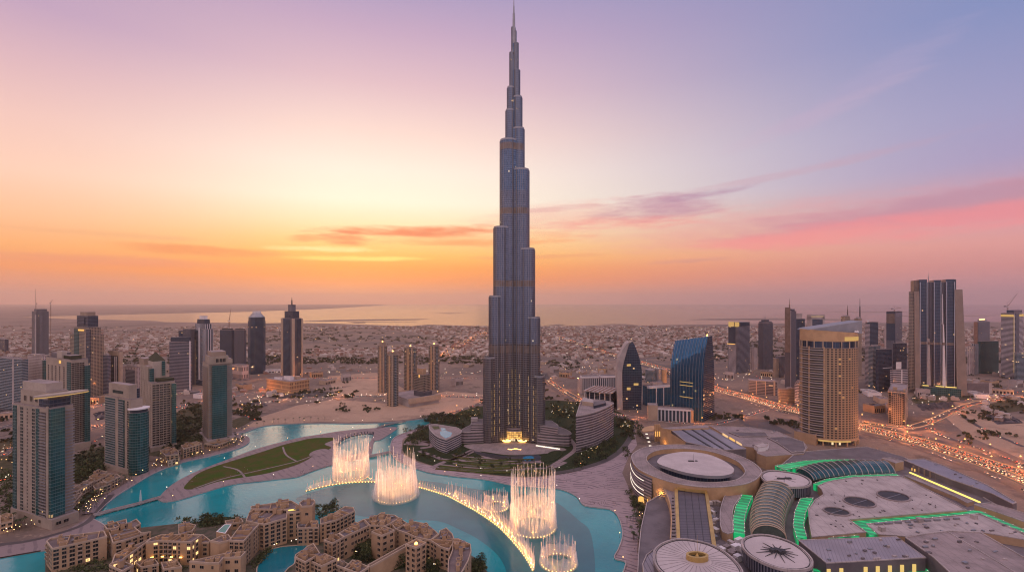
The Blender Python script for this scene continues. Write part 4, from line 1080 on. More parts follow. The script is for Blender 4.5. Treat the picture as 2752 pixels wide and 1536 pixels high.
def slab4(mb, x0, x1, y0, x2, x3, y1, Y0, Y1, side=0, bay=4, fl=4):
    """Tapering wall: x0..x1 at foot row y0, x2..x3 at top row y1."""
    q = [(xx(x0), zz(y0)), (xx(x1), zz(y0)), (xx(x3), zz(y1)), (xx(x2), zz(y1))]
    mb.face([(x, Y0, z) for x, z in q], side, [(0, 0), (max(1, (q[1][0] - q[0][0]) / bay), 0), (max(1, (q[1][0] - q[0][0]) / bay), (q[2][1] - q[0][1]) / fl), (0, (q[2][1] - q[0][1]) / fl)])
    mb.face([(x, Y1, z) for x, z in q][::-1], side)
    mb.face([(q[1][0], Y0, q[1][1]), (q[1][0], Y1, q[1][1]), (q[2][0], Y1, q[2][1]), (q[2][0], Y0, q[2][1])], side)
    mb.face([(q[3][0], Y0, q[3][1]), (q[3][0], Y1, q[3][1]), (q[0][0], Y1, q[0][1]), (q[0][0], Y0, q[0][1])], side, [(0, (q[2][1] - q[0][1]) / fl), (9, (q[2][1] - q[0][1]) / fl), (9, 0), (0, 0)])
    mb.face([(q[3][0], Y0, q[3][1]), (q[2][0], Y0, q[2][1]), (q[2][0], Y1, q[2][1]), (q[3][0], Y1, q[3][1])], side)
    return mb
slab4(MB(), 1110, 1215, 1345, 1085, 1165, 232, Ys - 3, Ys + 50).build('buttress_wall', 'stone_grey', dt)
slab4(MB(), 665, 722, 1330, 655, 710, 248, Ys - 3, Ys + 9).build('buttress_wall', 'stone_grey', dt)
slab4(MB(), 600, 664, 1320, 606, 654, 250, Ys + 2, Ys + 12).build('side_shaft', 'f_beige_fine', dt)
slab4(MB(), 800, 838, 1262, 806, 826, 760, Ys + 1, Ys + 14).build('front_fin', 'concrete', dt)
slab4(MB(), 962, 1000, 1262, 965, 978, 600, Ys + 1, Ys + 14).build('front_fin', 'white', dt)
slab4(MB(), 958, 970, 600, 960, 966, 280, Ys + 1, Ys + 10).build('front_fin', 'white', dt)
for x in (722, 796, 872, 944, 1004, 1086):
    MB().box(xx(x), Ys - .8, zz(1262), 1.4, 1.6, zz(150) - zz(1262)).build('mullion', 'silver', dt)
MB().prism([(xx(722), Ys - 1), (xx(1090), Ys - 1), (xx(1090), Ys + 6), (xx(722), Ys + 6)], zz(822), zz(795), 0).build('mechanical_band', 'mega_band', dt)
MB().prism([(xx(735), Ys - 16), (xx(1140), Ys - 16), (xx(1140), Ys + 20), (xx(735), Ys + 20)], 0, zz(1275), 0, 1, 5, 5).build('podium', ['f_teal_glass', 'roof_dark'], dt)
for x0, x1 in ((735, 800), (875, 965), (975, 1090)):
    MB().box((xx(x0) + xx(x1)) / 2, Ys - 17, zz(1262), xx(x1) - xx(x0), 1, 1.6).build('light_line', 'glow_yellow', dt)
dt.rotation_euler = (0, 0, radians(-30)); dt.scale = (.77, .8, 1)
mast(dt, xx(832), Ys + 25, zz(150), zz(45), 1.2, 'grey_metal')
# ------------------------------------------------------------------ windows and balconies as parts
plain('stone_warm', (.37, .30, .24), .85, .18, .08)
plain('stone_pale', (.43, .36, .30), .85, .15, .08)
plain('pane_dark', (.010, .014, .018), .18, .3, .2, spec=.6)
plain('pane_teal', (.006, .045, .05), .12, .3, .2, spec=.6, metal=.3)
emit('pane_lit', (1.0, .62, .25), 1.4)
WMESH = {}
def win_mesh(w, h, frame, pane, depth=.18):
    k = (w, h, frame, pane)
    if k not in WMESH:
        m = MB()
        b = .16 if w > 1.4 else .1
        for x0, x1, z0, z1 in ((-w / 2 - b, w / 2 + b, h / 2, h / 2 + b), (-w / 2 - b, w / 2 + b, -h / 2 - b * 1.6, -h / 2), (-w / 2 - b, -w / 2, -h / 2, h / 2), (w / 2, w / 2 + b, -h / 2, h / 2), (-.05, .05, -h / 2, h / 2)):
            m.box((x0 + x1) / 2, -depth / 2, z0, x1 - x0, depth, z1 - z0, 0, 0)
        m.face([(-w / 2, -.05, -h / 2), (w / 2, -.05, -h / 2), (w / 2, -.05, h / 2), (-w / 2, -.05, h / 2)], 1)
        WMESH[k] = (m, m.mesh('window', [frame, pane]))
    return WMESH[k]
COUNT = {}
REST = {}
def put_window(t, x, y, z, nrm, w, h, frame='beige_pale', pane='pane_dark', name='window'):
    rx = ROOT[t.name]
    c = COUNT.get((t.name, name), 0)
    COUNT[(t.name, name)] = c + 1
    rz = atan2(nrm[1], nrm[0]) + pi / 2
    mb, me = win_mesh(w, h, frame, pane)
    if c < 100:
        o = bpy.data.objects.new(name, me)
        COL.objects.link(o)
        o.parent = t
        o.location = (x - rx[0], y - rx[1], z - rx[2])
        o.rotation_euler = (0, 0, rz)
    else:
        r = REST.setdefault((t.name, name), (t, [frame, pane], MB()))
        cs, sn = cos(rz), sin(rz)
        q = MB()
        q.v = [(x + a * cs - b * sn, y + a * sn + b * cs, z + c2) for a, b, c2 in mb.v]
        q.f, q.uv, q.m = mb.f, mb.uv, mb.m
        r[2].add(q)
def flush_windows():
    for (tn, name), (t, mats, mb) in REST.items():
        mb.build(name, mats, t, kind='stuff')
    REST.clear()
def grid(t, g, face, cols, z0, z1, n, w, h, pane='pane_dark', frame='stone_pale'):
    nr = (-g.r[0], -g.r[1]) if face == 'l' else (-g.l[0], -g.l[1])
    for c in cols:
        p = g.pt(0, c) if face == 'l' else g.pt(c, 0)
        for i in range(n):
            put_window(t, p[0] + nr[0] * .02, p[1] + nr[1] * .02, z0 + (z1 - z0) * (i + .5) / n, nr, w, h, frame, pane)
def balconies(t, g, face, a, b, z0, z1, n, deep=1.6, mat='concrete', step=1):
    nr = (-g.r[0], -g.r[1]) if face == 'l' else (-g.l[0], -g.l[1])
    p, q = (g.pt(0, a), g.pt(0, b)) if face == 'l' else (g.pt(a, 0), g.pt(b, 0))
    L = hypot(p[0] - q[0], p[1] - q[1])
    rx = ROOT[t.name]
    m = MB()
    m.box(0, -deep / 2, 0, L, deep, .35, 0, 0)
    m.box(0, -deep + .1, .35, L, .2, 1.0, 0, 1)
    me = m.mesh('balcony', [mat, 'grey_metal'])
    for i in range(0, n, step):
        o = bpy.data.objects.new('balcony', me)
        COL.objects.link(o); o.parent = t
        o.location = ((p[0] + q[0]) / 2 - rx[0], (p[1] + q[1]) / 2 - rx[1], z0 + (z1 - z0) * i / n - rx[2])
        o.rotation_euler = (0, 0, atan2(nr[1], nr[0]) + pi / 2)
NB = ('shaft', 'stone_warm', 'roof_mauve', 0, 1, 0, 1, 0, 1)
# nearest left tower
t, g = tower('residential_tower', 'nearest and biggest beige tower at left, with teal glass front and a curved roof canopy', 'tower', (36, 131, 197, 1098, 1419, 68),
      [NB, ('glass_front', 'f_teal_glass', 'roof_mauve', .0, .58, -.05, 0, .09, 1.0, 2.2, 3.7), ('glass_strip', 'f_teal_glass', 'roof_mauve', -.03, 0, .9, 1.0, .06, .99, 3, 3.7), ('glass_strip', 'f_teal_glass', 'roof_mauve', -.03, 0, .255, .34, .06, .99, 3, 3.7),
       ('dark_recess', 'f_beige_fine', 'roof_mauve', -.012, 0, .05, .25, .08, .97, 2.6, 3.7), ('crown', 'stone_warm', 'roof_mauve', .1, .95, .1, .86, 1.0, 1.13), ('crown_wall', 'stone_pale', 'roof_mauve', .15, .85, .18, .84, 1.13, 1.2), ('penthouse', 'f_navy_glass', 'roof_mauve', .05, .9, .02, .3, 1.0, 1.07),
       ('base_block', 'stone_warm', 'roof_mauve', -.06, 1.05, -.12, 1.04, 0, .085), ('pier', 'stone_warm', 'roof_mauve', -.035, 0, .0, .05, 0, 1.02)])
grid(t, g, 'l', (.75, .42), g.H * .085, g.H * .985, 31, 6.2, 2.9, 'pane_teal')
grid(t, g, 'l', (.59,), g.H * .085, g.H * .985, 31, 2.6, 2.2)
balconies(t, g, 'r', .6, 1.0, g.H * .09, g.H * .99, 34, 2.6)
balconies(t, g, 'l', .06, .24, g.H * .09, g.H * .97, 34, 1.3)
for v in (.72, .55, .4):
    p = g.pt(.08, v); put_window(t, p[0], p[1], g.H * 1.06, (-g.r[0], -g.r[1]), 4.2, 6.0)
c0 = g.pt(.55, .02)
can = oval(c0[0], c0[1], 24, 7, radians(64), 28)
MB().prism(can, g.H * 1.105, g.H * 1.118, 0, 0).build('canopy', 'stone_pale', t)
MB().strip(oval(c0[0], c0[1], 24, 7, radians(64), 16, radians(190), radians(350)), 0, g.H * 1.098, g.H * 1.104, 0, 0, .5).build('canopy_light', 'glow_dim', t)
for i, (u, v) in enumerate(((.5, -.13), (.2, -.13), (-.07, .2), (-.07, .6))):
    p = g.pt(u, v); put_window(t, p[0], p[1], 6, (-g.l[0], -g.l[1]) if v < 0 else (-g.r[0], -g.r[1]), 4.5, 3.5)
# second near tower
t, g = tower('residential_tower', 'beige and teal tower by the canal with a lower rounded teal glass bay', 'tower', (281, 351, 383, 1074, 1275, 64),
      [NB, ('crown', 'stone_warm', 'roof_mauve', .06, .7, .08, .86, 1, 1.19), ('crown_slot', 'pane_teal', 'roof_mauve', .04, .06, .3, .7, 1.06, 1.1), ('dark_side', 'f_navy_glass', 'roof_mauve', .7, 1.0, .1, .8, 1, 1.13), ('glass_front', 'f_teal_glass', 'roof_mauve', -.05, 0, .55, .95, .06, .985, 3.4, 3.7), ('glass_front', 'f_teal_glass', 'roof_mauve', -.04, 0, .22, .44, .06, .985, 3, 3.7), ('pier', 'stone_warm', 'roof_mauve', -.06, .02, .44, .55, 0, 1.0), ('base_block', 'stone_warm', 'roof_mauve', -.1, 1.05, -.08, 1.05, 0, .07)])
c0 = g.pt(.62, -.03)
MB().cyl(c0[0], c0[1], 0, g.H * .83, 12, n=24, side=0, top=1, bay=3, fl=3.7).build('rounded_bay', ['f_teal_glass', 'concrete'], t)
MB().cyl(c0[0], c0[1], g.H * .87, g.H * .885, 13, n=24).build('bay_canopy', 'white', t)
MB().cyl(c0[0], c0[1], g.H * .83, g.H * .87, 10.5, n=24).build('bay_terrace', 'navy', t)
balconies(t, g, 'l', .56, .94, g.H * .07, g.H * .98, 28, 1.1)
balconies(t, g, 'l', .24, .43, g.H * .07, g.H * .98, 28, 1.3)
grid(t, g, 'l', (.1,), g.H * .07, g.H * .98, 28, 4.0, 2.7)
# third near tower
t, g = tower('residential_tower', 'beige tower stepping up to a green hipped roof, between two teal fronted towers', 'tower', (377, 409, 470, 1030, 1212, 50),
      [NB, ('left_block', 'stone_warm', 'roof_mauve', .0, .35, .35, 1.0, 1, 1.23), ('upper_block', 'stone_pale', 'roof_mauve', .18, .8, .3, .95, 1, 1.30), ('green_glass', 'f_teal_glass', 'roof_mauve', .04, .22, .26, .35, .98, 1.2), ('green_glass', 'f_teal_glass', 'roof_mauve', .58, .72, .27, .3, 1.08, 1.3), ('roof_terrace', 'leaf_grey', 'leaf_grey', .3, .98, .02, .3, 1.0, 1.05),
       ('back_block', 'beige_dark', 'roof_mauve', .0, .5, .7, 1.1, 1.23, 1.33), ('glass_side', 'f_teal_glass', 'roof_mauve', .84, 1.03, -.06, .5, .05, .97), ('base_block', 'stone_warm', 'roof_mauve', -.1, 1.05, -.08, 1.05, 0, .07)])
hp_ = [(*p, g.H * 1.30) for p in g.poly(.2, .78, .32, .93)]; ap = (*g.pt(.5, .62), g.H * 1.43)
m = MB()
for i in range(4): m.face([hp_[i], hp_[(i + 1) % 4], ap])
m.build('hipped_roof', 'leaf_grey', t)
grid(t, g, 'r', (.08, .24, .4, .56, .72), g.H * .07, g.H * .98, 26, 4.2, 2.7)
grid(t, g, 'l', (.15, .4, .65, .88), g.H * .07, g.H * .98, 26, 2.8, 2.7)
grid(t, g, 'l', (.5, .7, .88), g.H * 1.0, g.H * 1.2, 5, 2.4, 2.2)
# fourth near tower
t, g = tower('residential_tower', 'slim beige tower with a broad green glass front at the tip of the canal bank', 'tower', (545, 561, 624, 979, 1193, 42),
      [NB, ('glass_front', 'f_teal_glass', 'roof_mauve', .12, .74, -.1, 0, .06, .985, 2.2, 3.7), ('crown', 'stone_warm', 'roof_mauve', .0, .82, -.05, .6, 1, 1.1), ('crown_cap', 'beige_dark', 'roof_mauve', .1, .72, -.02, .6, 1.1, 1.155), ('crown_side', 'stone_warm', 'roof_mauve', .82, 1, -.05, .6, 1, 1.055), ('base_block', 'stone_pale', 'roof_mauve', -.12, 1.1, -.25, 1.1, 0, .065)])
for u in (.34, .5, .64):
    p = g.pt(u, -.06); put_window(t, p[0], p[1], g.H * 1.045, (-g.l[0], -g.l[1]), 4, 6.5)
balconies(t, g, 'r', .76, 1.0, g.H * .07, g.H * .98, 36, 2.0, 'stone_pale')
balconies(t, g, 'l', .1, .95, g.H * .07, g.H * .98, 36, 1.6, 'stone_pale')
balconies(t, g, 'r', .0, .11, g.H * .07, g.H * .98, 24, 1.6, 'stone_pale')
# tower behind the nearest one
t, g = tower('residential_tower', 'tall beige tower just behind the nearest one, gold light in its roof frame', 'tower', (124, 192, 237, 968, 1209, 62),
      [NB, ('crown_fin', 'stone_pale', 'roof_mauve', .0, .3, .36, .56, 1, 1.09), ('crown_side', 'roof_dark', 'roof_mauve', .1, .9, .6, .86, 1, 1.06), ('roof_block', 'leaf_grey', 'roof_mauve', .1, .8, .12, .36, 1, 1.045), ('glass_strip', 'f_teal_glass', 'roof_mauve', -.03, 0, .02, .16, .05, .98, 3, 3.7), ('glass_side', 'f_teal_glass', 'roof_mauve', .72, 1.03, -.06, .0, .05, .93), ('gold_niche', 'glow_gold', 'roof_mauve', -.02, .0, .4, .47, .95, .985), ('base_block', 'stone_warm', 'roof_mauve', -.1, 1.05, -.08, 1.05, 0, .07)])
grid(t, g, 'r', (.08, .24, .4, .56, .68), g.H * .07, g.H * .97, 42, 3.8, 2.6)
grid(t, g, 'l', (.28, .45, .6, .75, .9), g.H * .07, g.H * .92, 42, 4.6, 2.6)
flush_windows()

# ------------------------------------------------------------------ low buildings given by their roof outline in the photo
def lowrise(k, pts, H, name, label, cat='house', wins=(4.6, 3.9), units=3, seed=1, wall='beige', roof='roof_town', base=0.0, group=None, win=(2.9, 2.75), lit=0.05, arch=False):
    rr = R.Random(seed)
    poly = ccw(Q(k, *pts, z=H))
    c = (sum(p[0] for p in poly) / len(poly), sum(p[1] for p in poly) / len(poly))
    t = thing(name, label, cat, (c[0], c[1], base), group)
    mb = MB()
    mb.prism(poly, base, H - 1.9, 0, 1)
    mb.build('walls', [wall, roof], t)
    MB().ring(offset(poly, .12), offset(poly, -.65), H - 1.9, H, 0).build('parapet', ['beige_pale'], t)
    n = len(poly)
    if wins:
        for i in range(n):
            a, b = poly[i], poly[(i + 1) % n]
            L = hypot(b[0] - a[0], b[1] - a[1])
            nx, ny = (b[1] - a[1]) / (L or 1), -(b[0] - a[0]) / (L or 1)
            mx, my = (a[0] + b[0]) / 2, (a[1] + b[1]) / 2
            if L < 4.5 or nx * -mx + ny * -my <= 0: continue
            nb = max(1, int(L / wins[0])); nf = max(1, int((H - base - 1.5) / wins[1]))
            for u in range(nb):
                if rr.random() < .06: continue
                f = (u + .5) / nb
                wide = rr.random()
                bal = rr.random() < .1 and nf > 2
                for v in range(nf):
                    if bal and v > 0 and COUNT.get((t.name, 'balcony'), 0) < 40:
                        COUNT[(t.name, 'balcony')] = COUNT.get((t.name, 'balcony'), 0) + 1
                        bo = bpy.data.objects.new('balcony', BALC_ME); COL.objects.link(bo); bo.parent = t
                        bo.location = (a[0] + (b[0] - a[0]) * f - c[0], a[1] + (b[1] - a[1]) * f - c[1], 2.0 + (v + .5) * (H - base - 2.5) / nf - win[1] * .5 - .3)
                        bo.rotation_euler = (0, 0, atan2(ny, nx) + pi / 2)
                    w_ = min(wins[0] * .74, win[0] * (1.3 if wide < .4 else (1.05 if wide < .88 else .6)))
                    put_window(t, a[0] + (b[0] - a[0]) * f + nx * .02, a[1] + (b[1] - a[1]) * f + ny * .02, base + 2.0 + (v + .5) * (H - base - 2.5) / nf, (nx, ny), w_, win[1], 'beige_pale', 'pane_lit' if rr.random() < lit else 'pane_dark')
    xs = [p[0] for p in poly]; ys = [p[1] for p in poly]
    e = max(range(n), key=lambda i: hypot(poly[(i + 1) % n][0] - poly[i][0], poly[(i + 1) % n][1] - poly[i][1]))
    yaw = atan2(poly[(e + 1) % n][1] - poly[e][1], poly[(e + 1) % n][0] - poly[e][0])
    inner = offset(poly, -1.6)
    ea, eb = poly[e], poly[(e + 1) % n]
    el_ = hypot(eb[0] - ea[0], eb[1] - ea[1])
    inx, iny = -(eb[1] - ea[1]) / el_, (eb[0] - ea[0]) / el_
    for f in ([.3, .55, .8] if el_ > 26 else ([.4, .7] if el_ > 14 else [])):
        f += rr.uniform(-.07, .07)
        x0, y0 = ea[0] + (eb[0] - ea[0]) * f + inx * .7, ea[1] + (eb[1] - ea[1]) * f + iny * .7
        d = 0
        while d < 60 and inside((x0 + inx * (d + 1.2), y0 + iny * (d + 1.2)), poly): d += .6
        if d > 3: MB().strip([(x0, y0), (x0 + inx * d, y0 + iny * d)], .3, H - 1.9, H + rr.choice((-.1, .2, 1.3)), 0, 0, .3).build('dividing_wall', wall, t)
    if units >= 2 and el_ > 16:                       # one bay of the roof stands higher
        f0 = rr.choice((.06, .38, .62)); f1 = f0 + .24
        q = [(ea[0] + (eb[0] - ea[0]) * f + inx * w_, ea[1] + (eb[1] - ea[1]) * f + iny * w_) for f, w_ in ((f0, 1.2), (f1, 1.2), (f1, 7), (f0, 7))]
        if all(inside(p, poly) for p in q):
            hb = MB().prism(q, H - 1.9, H + 1.6, 0, 1)
            hb.ring(offset(ccw(q), .1), offset(ccw(q), -.4), H + 1.6, H + 2.5, 0)
            hb.build('raised_bay', [wall, roof], t)
    made = 0
    units = int(units * 1.7)
    for _ in range(160):
        if made >= units: break
        x, y = rr.uniform(min(xs), max(xs)), rr.uniform(min(ys), max(ys))
        sx_, sy_, sz_ = rr.uniform(2.2, 6), rr.uniform(2, 4), rr.uniform(1.2, 3.6)
        cs, sn = cos(yaw), sin(yaw)
        if all(inside((x + dx * sx_ * cs - dy * sy_ * sn, y + dx * sx_ * sn + dy * sy_ * cs), inner) for dx, dy in ((-.5, -.5), (.5, -.5), (.5, .5), (-.5, .5))):
            made += 1
            u = MB()
            kind = rr.random()
            if kind > .85:
                u.box(x, y, H - 1, 3.4, 3.4, 6.2, yaw, 0, 1)
                for q in (-1, 0, 1): u.box(x + q * .9 * cs + 1.75 * sn, y + q * .9 * sn - 1.75 * cs, H + 2, .45, .2, 2.4, yaw, 2)
                u.build('wind_tower', [wall, roof, 'pane_dark'], t)
            elif kind < .6:
                u.box(x, y, H - 1.9, sx_, sy_, sz_ + .9, yaw, 0, 1)
                ph = [(x + dx * sx_ * cs - dy * sy_ * sn, y + dx * sx_ * sn + dy * sy_ * cs) for dx, dy in ((-.5, -.5), (.5, -.5), (.5, .5), (-.5, .5))]
                u.ring(offset(ph, .15), offset(ph, -.3), H - 1 + sz_, H - .4 + sz_, 0)
                u.build('stair_head', [wall, roof], t)
            elif kind < .8:
                for q in range(3): u.tube((x - 2 + q * 2, y, H - .9), (x + q * 2, y + 2.5, H - .9), .3, n=4, mat=0)
                u.box(x, y, H - 1, 3, 2, 1.1, yaw, 0)
                u.build('cooling_unit', ['grey_metal'], t)
            else:
                u.box(x, y, H - 1, sx_ * .8, .5, 2.2, yaw, 0).box(x, y + sy_ * .8, H - 1, sx_ * .8, .5, 2.2, yaw, 0).box(x, y + sy_ * .4, H + 1.2, sx_ * .9, sy_, .3, yaw, 0)
                u.build('pergola', [wall], t)
    return t, poly
plain('court_ground', (.12, .095, .07), .9, .4, .15, col2=(.05, .055, .03, 1))
BALC = MB()
BALC.box(0, -.7, 0, 3.6, 1.4, .3, 0, 0).box(0, -1.35, .3, 3.6, .14, 1.0, 0, 0).box(-1.75, -.7, .3, .12, 1.3, 1.0, 0, 0).box(1.75, -.7, .3, .12, 1.3, 1.0, 0, 0)
BALC_ME = BALC.mesh('balcony', ['beige_pale'])
# the old style quarter on its own island
ot = S((124, 1700), (121, 1492), (190, 1471), (290, 1430), (480, 1409), (560, 1401), (650, 1393), (700, 1402), (860, 1410), (900, 1422), (965, 1414), (1010, 1428), (1100, 1436), (1200, 1458), (1278, 1502), (1318, 1548), (1330, 1700))
struct(MB().prism(ot, -.2, 1.6, 0, 1), 'pavement', ['concrete', 'court_ground'])
lag = smooth_line(S((690, 1532), (705, 1505), (721, 1483), (745, 1475), (771, 1471), (824, 1468), (822, 1478), (795, 1494), (792, 1517), (775, 1530), (756, 1548), (700, 1560)), 3, True)
struct(MB().sheet(lag, 1.75), 'water', 'lagoon_water')
struct(MB().strip(lag + lag[:1], .5, 1.5, 2.2, 0, 0, .5), 'quay', 'beige_pale')
for k, pts in (('C7', [(640, 690), (1000, 545), (1100, 700), (1150, 760), (980, 820), (840, 770)]), ('C7', [(1180, 870), (1490, 660), (1500, 870), (1200, 940)]), ('C7', [(1740, 690), (1960, 770), (1900, 940), (1670, 940)]), ('C6', [(250, 520), (560, 440), (880, 470), (860, 520), (580, 560), (300, 600)])):
    struct(MB().sheet(Q(k, *pts, z=1.7), 1.7), 'planting', 'hedge', 'stuff')
OT = [
 ('C5', [(640, 885), (720, 990), (1480, 820), (1440, 742), (1000, 800), (700, 845)], 24, 'apartment_house', 'long five storey beige house at the water, lower left corner, dark windows in rows', (5, 3.9), 5, 'beige'),
 ('C5', [(1440, 665), (1750, 578), (1760, 640), (1600, 700), (1480, 720)], 23, 'apartment_house', 'beige house with a deep parapet terrace, nearest the footbridge end', (5, 3.9), 2, 'beige'),
 ('C5', [(1760, 640), (1890, 578), (1950, 640), (1860, 690), (1960, 770), (2090, 750), (1730, 870), (1560, 905), (1500, 740)], 20, 'apartment_house', 'beige house with a wide grey roof terrace and curved parapet behind the long house', (5, 3.9), 4, 'beige'),
 ('C5', [(2020, 905), (2200, 878), (2576, 893), (2650, 893), (2800, 795), (2576, 790), (2380, 795), (2240, 790), (2090, 845)], 24, 'apartment_house', 'courtyard wing glowing orange gold from lamps below its windows', (4.2, 3.9), 3, 'orange_wall'),
 ('C5', [(1545, 1190), (1660, 1160), (2020, 905), (2085, 845), (1880, 940), (1590, 1065)], 22, 'apartment_house', 'narrow diagonal wing with an orange lit front, running to the gold courtyard', (4.6, 3.9), 3, 'orange_wall'),
 ('C5', [(1510, 1215), (1610, 1130), (1850, 1215), (1690, 1300)], 20, 'apartment_house', 'small beige stair block with a sloping grey hatch at the bottom edge', (5, 3.9), 2, 'beige'),
 ('C6', [(440, 775), (600, 705), (690, 690), (740, 760), (560, 800)], 27, 'apartment_house', 'plain walled beige block with a purple roof between gold courtyard and curved house', None, 1, 'beige'),
 ('C6', [(150, 1060), (380, 1080), (560, 1080), (620, 1010), (860, 1000), (930, 925), (640, 950), (420, 1000)], 20, 'apartment_house', 'stepped plain beige block with an open terrace at the bottom beside the lagoon', (6, 6), 3, 'beige'),
 ('C6', [(700, 772), (900, 782), (1060, 602), (1120, 540), (860, 560), (790, 650)], 28, 'apartment_house', 'curved beige house with a purple terrace roof, its near end above the lagoon', (4.4, 3.9), 2, 'beige'),
 ('C6', [(1122, 540), (1180, 548), (1500, 458), (1500, 352), (1000, 342), (930, 500)], 28, 'apartment_house', 'tallest long beige house with five rows of dark windows over the lagoon', (4.6, 3.9), 5, 'beige'),
 ('C6', [(1500, 390), (1620, 380), (1810, 350), (1830, 310), (1700, 300), (1560, 222), (1000, 300), (1000, 337), (1500, 346)], 30, 'apartment_house', 'beige house with a lit attic terrace and stepped roof, farthest toward the lake', (4.4, 3.9), 7, 'beige'),
 ('C6', [(1670, 255), (1720, 215), (1870, 205), (1892, 232), (1850, 290), (1700, 302)], 37, 'apartment_house', 'round shouldered beige stair tower with a purple flat top facing the fountain', (7, 12), 1, 'beige'),
 ('C6', [(1640, 560), (1655, 515), (1930, 500), (1940, 590), (1650, 602)], 20, 'apartment_house', 'small square beige house with three window columns and glassy attic at the lagoon end', (5, 3.9), 2, 'beige'),
 ('C6', [(1960, 545), (2180, 492), (2440, 362), (2420, 315), (2300, 302), (2100, 430), (1965, 470)], 21, 'apartment_house', 'low beige house with a green roof garden by the lake, left of the big court', (5, 3.9), 3, 'beige'),
 ('C7', [(430, 520), (540, 560), (690, 480), (620, 432)], 24, 'apartment_house', 'beige wing with a sunken dark blue roof beside the lagoon mouth tower', (4.4, 3.9), 1, 'beige'),
 ('C7', [(622, 430), (692, 478), (900, 382), (1012, 330), (940, 252), (832, 312)], 24, 'apartment_house', 'beige wing with a long sunken dark roof and white lattice court front', (3.4, 5.5), 2, 'beige'),
 ('C7', [(945, 252), (1014, 330), (1230, 332), (1290, 300), (1400, 240), (1340, 200), (1150, 182), (1050, 240)], 25, 'apartment_house', 'cluttered beige house crowning the far tip of the big court', (4.6, 3.9), 9, 'beige'),
 ('C7', [(1040, 412), (1170, 462), (1340, 392), (1212, 342)], 27, 'apartment_house', 'square beige corner tower house with an open roof inside the big court', (5, 5), 2, 'beige'),
 ('C7', [(1292, 302), (1352, 380), (1500, 302), (1402, 242)], 23, 'apartment_house', 'beige house with a dark ribbed roof at the head of the big court', (4.6, 3.9), 3, 'beige'),
 ('C7', [(1354, 382), (1520, 440), (1610, 480), (1800, 520), (1900, 440), (1860, 400), (1740, 310), (1600, 282), (1502, 304)], 22, 'apartment_house', 'long beige house crowded with roof units along the lake side of the big court', (4.8, 3.9), 10, 'beige'),
 ('C7', [(1802, 524), (1920, 602), (2040, 642), (2108, 520), (2080, 440), (2000, 362), (1912, 402), (1903, 446)], 22, 'apartment_house', 'beige house with a balcony loggia at the right corner of the big court', (4.2, 3.9), 6, 'beige'),
 ('C7', [(1480, 570), (1612, 622), (1742, 550), (1620, 500)], 28, 'apartment_house', 'square beige tower house with an orange lamp glowing in its open roof', (4.6, 4.6), 0, 'beige'),
 ('C7', [(985, 842), (1022, 862), (1482, 604), (1478, 566)], 17, 'apartment_house', 'thin plain beige wing dividing the two green courts', None, 0, 'beige'),
 ('C7', [(70, 742), (192, 800), (382, 690), (350, 640), (300, 562), (212, 602)], 23, 'apartment_house', 'beige house with a stepped tower at the lagoon mouth, lower left of the big court', (4.4, 3.9), 4, 'beige'),
 ('C7', [(265, 792), (400, 850), (600, 762), (442, 692)], 20, 'apartment_house', 'beige house with ribbed roof slabs at the bottom edge left of the green court', (4.6, 3.9), 5, 'beige'),
 ('C7', [(560, 830), (690, 880), (760, 830), (640, 770)], 15, 'apartment_house', 'low beige annex with a dark slatted roof at the bottom of the green court', (4.6, 3.9), 2, 'beige_dark'),
 ('C7', [(690, 882), (880, 945), (1010, 862), (800, 772)], 19, 'apartment_house', 'small beige house around an open light well at the bottom edge', (4.6, 3.9), 2, 'beige'),
 ('C7', [(2082, 500), (2150, 500), (2312, 572), (2322, 662), (2282, 782), (2192, 945), (2020, 945), (2024, 780), (2080, 642)], 23, 'apartment_house', 'long beige house with a purple roof walk, rightmost of the island quarter', (4.2, 3.9), 11, 'beige'),
 ('C6', [(0, 548), (110, 522), (240, 560), (190, 640), (0, 682)], 19, 'apartment_house', 'low house with a dark roof terrace behind the gold lit courtyard wing', (4.6, 3.9), 3, 'beige'),
 ('C6', [(300, 700), (335, 690), (440, 772), (420, 800), (310, 800)], 17, 'apartment_house', 'small recessed house between the gold lit wing and plain block', (4.6, 3.9), 2, 'beige'),
 ('C5', [(1860, 1170), (2150, 1140), (2200, 1200), (1950, 1245)], 11, 'garden_pavilion', 'low flat garden pavilion in front of the gold lit courtyard', (4.6, 3.9), 3, 'beige'),
 ('C5', [(2230, 1180), (2450, 1150), (2520, 1240), (2260, 1270)], 9, 'garden_pavilion', 'low garden pavilion with roof lanterns at the bottom edge', (4.6, 3.9), 3, 'beige'),
 ('C6', [(640, 500), (870, 468), (895, 515), (660, 548)], 9, 'garden_pavilion', 'low pale shelter on the lake shore behind the rooftop pool', (4.6, 3.9), 1, 'beige'),
]
plain('beige_b', (.49, .33, .20), .85, .18, .08)
plain('beige_c', (.42, .275, .165), .85, .18, .08)
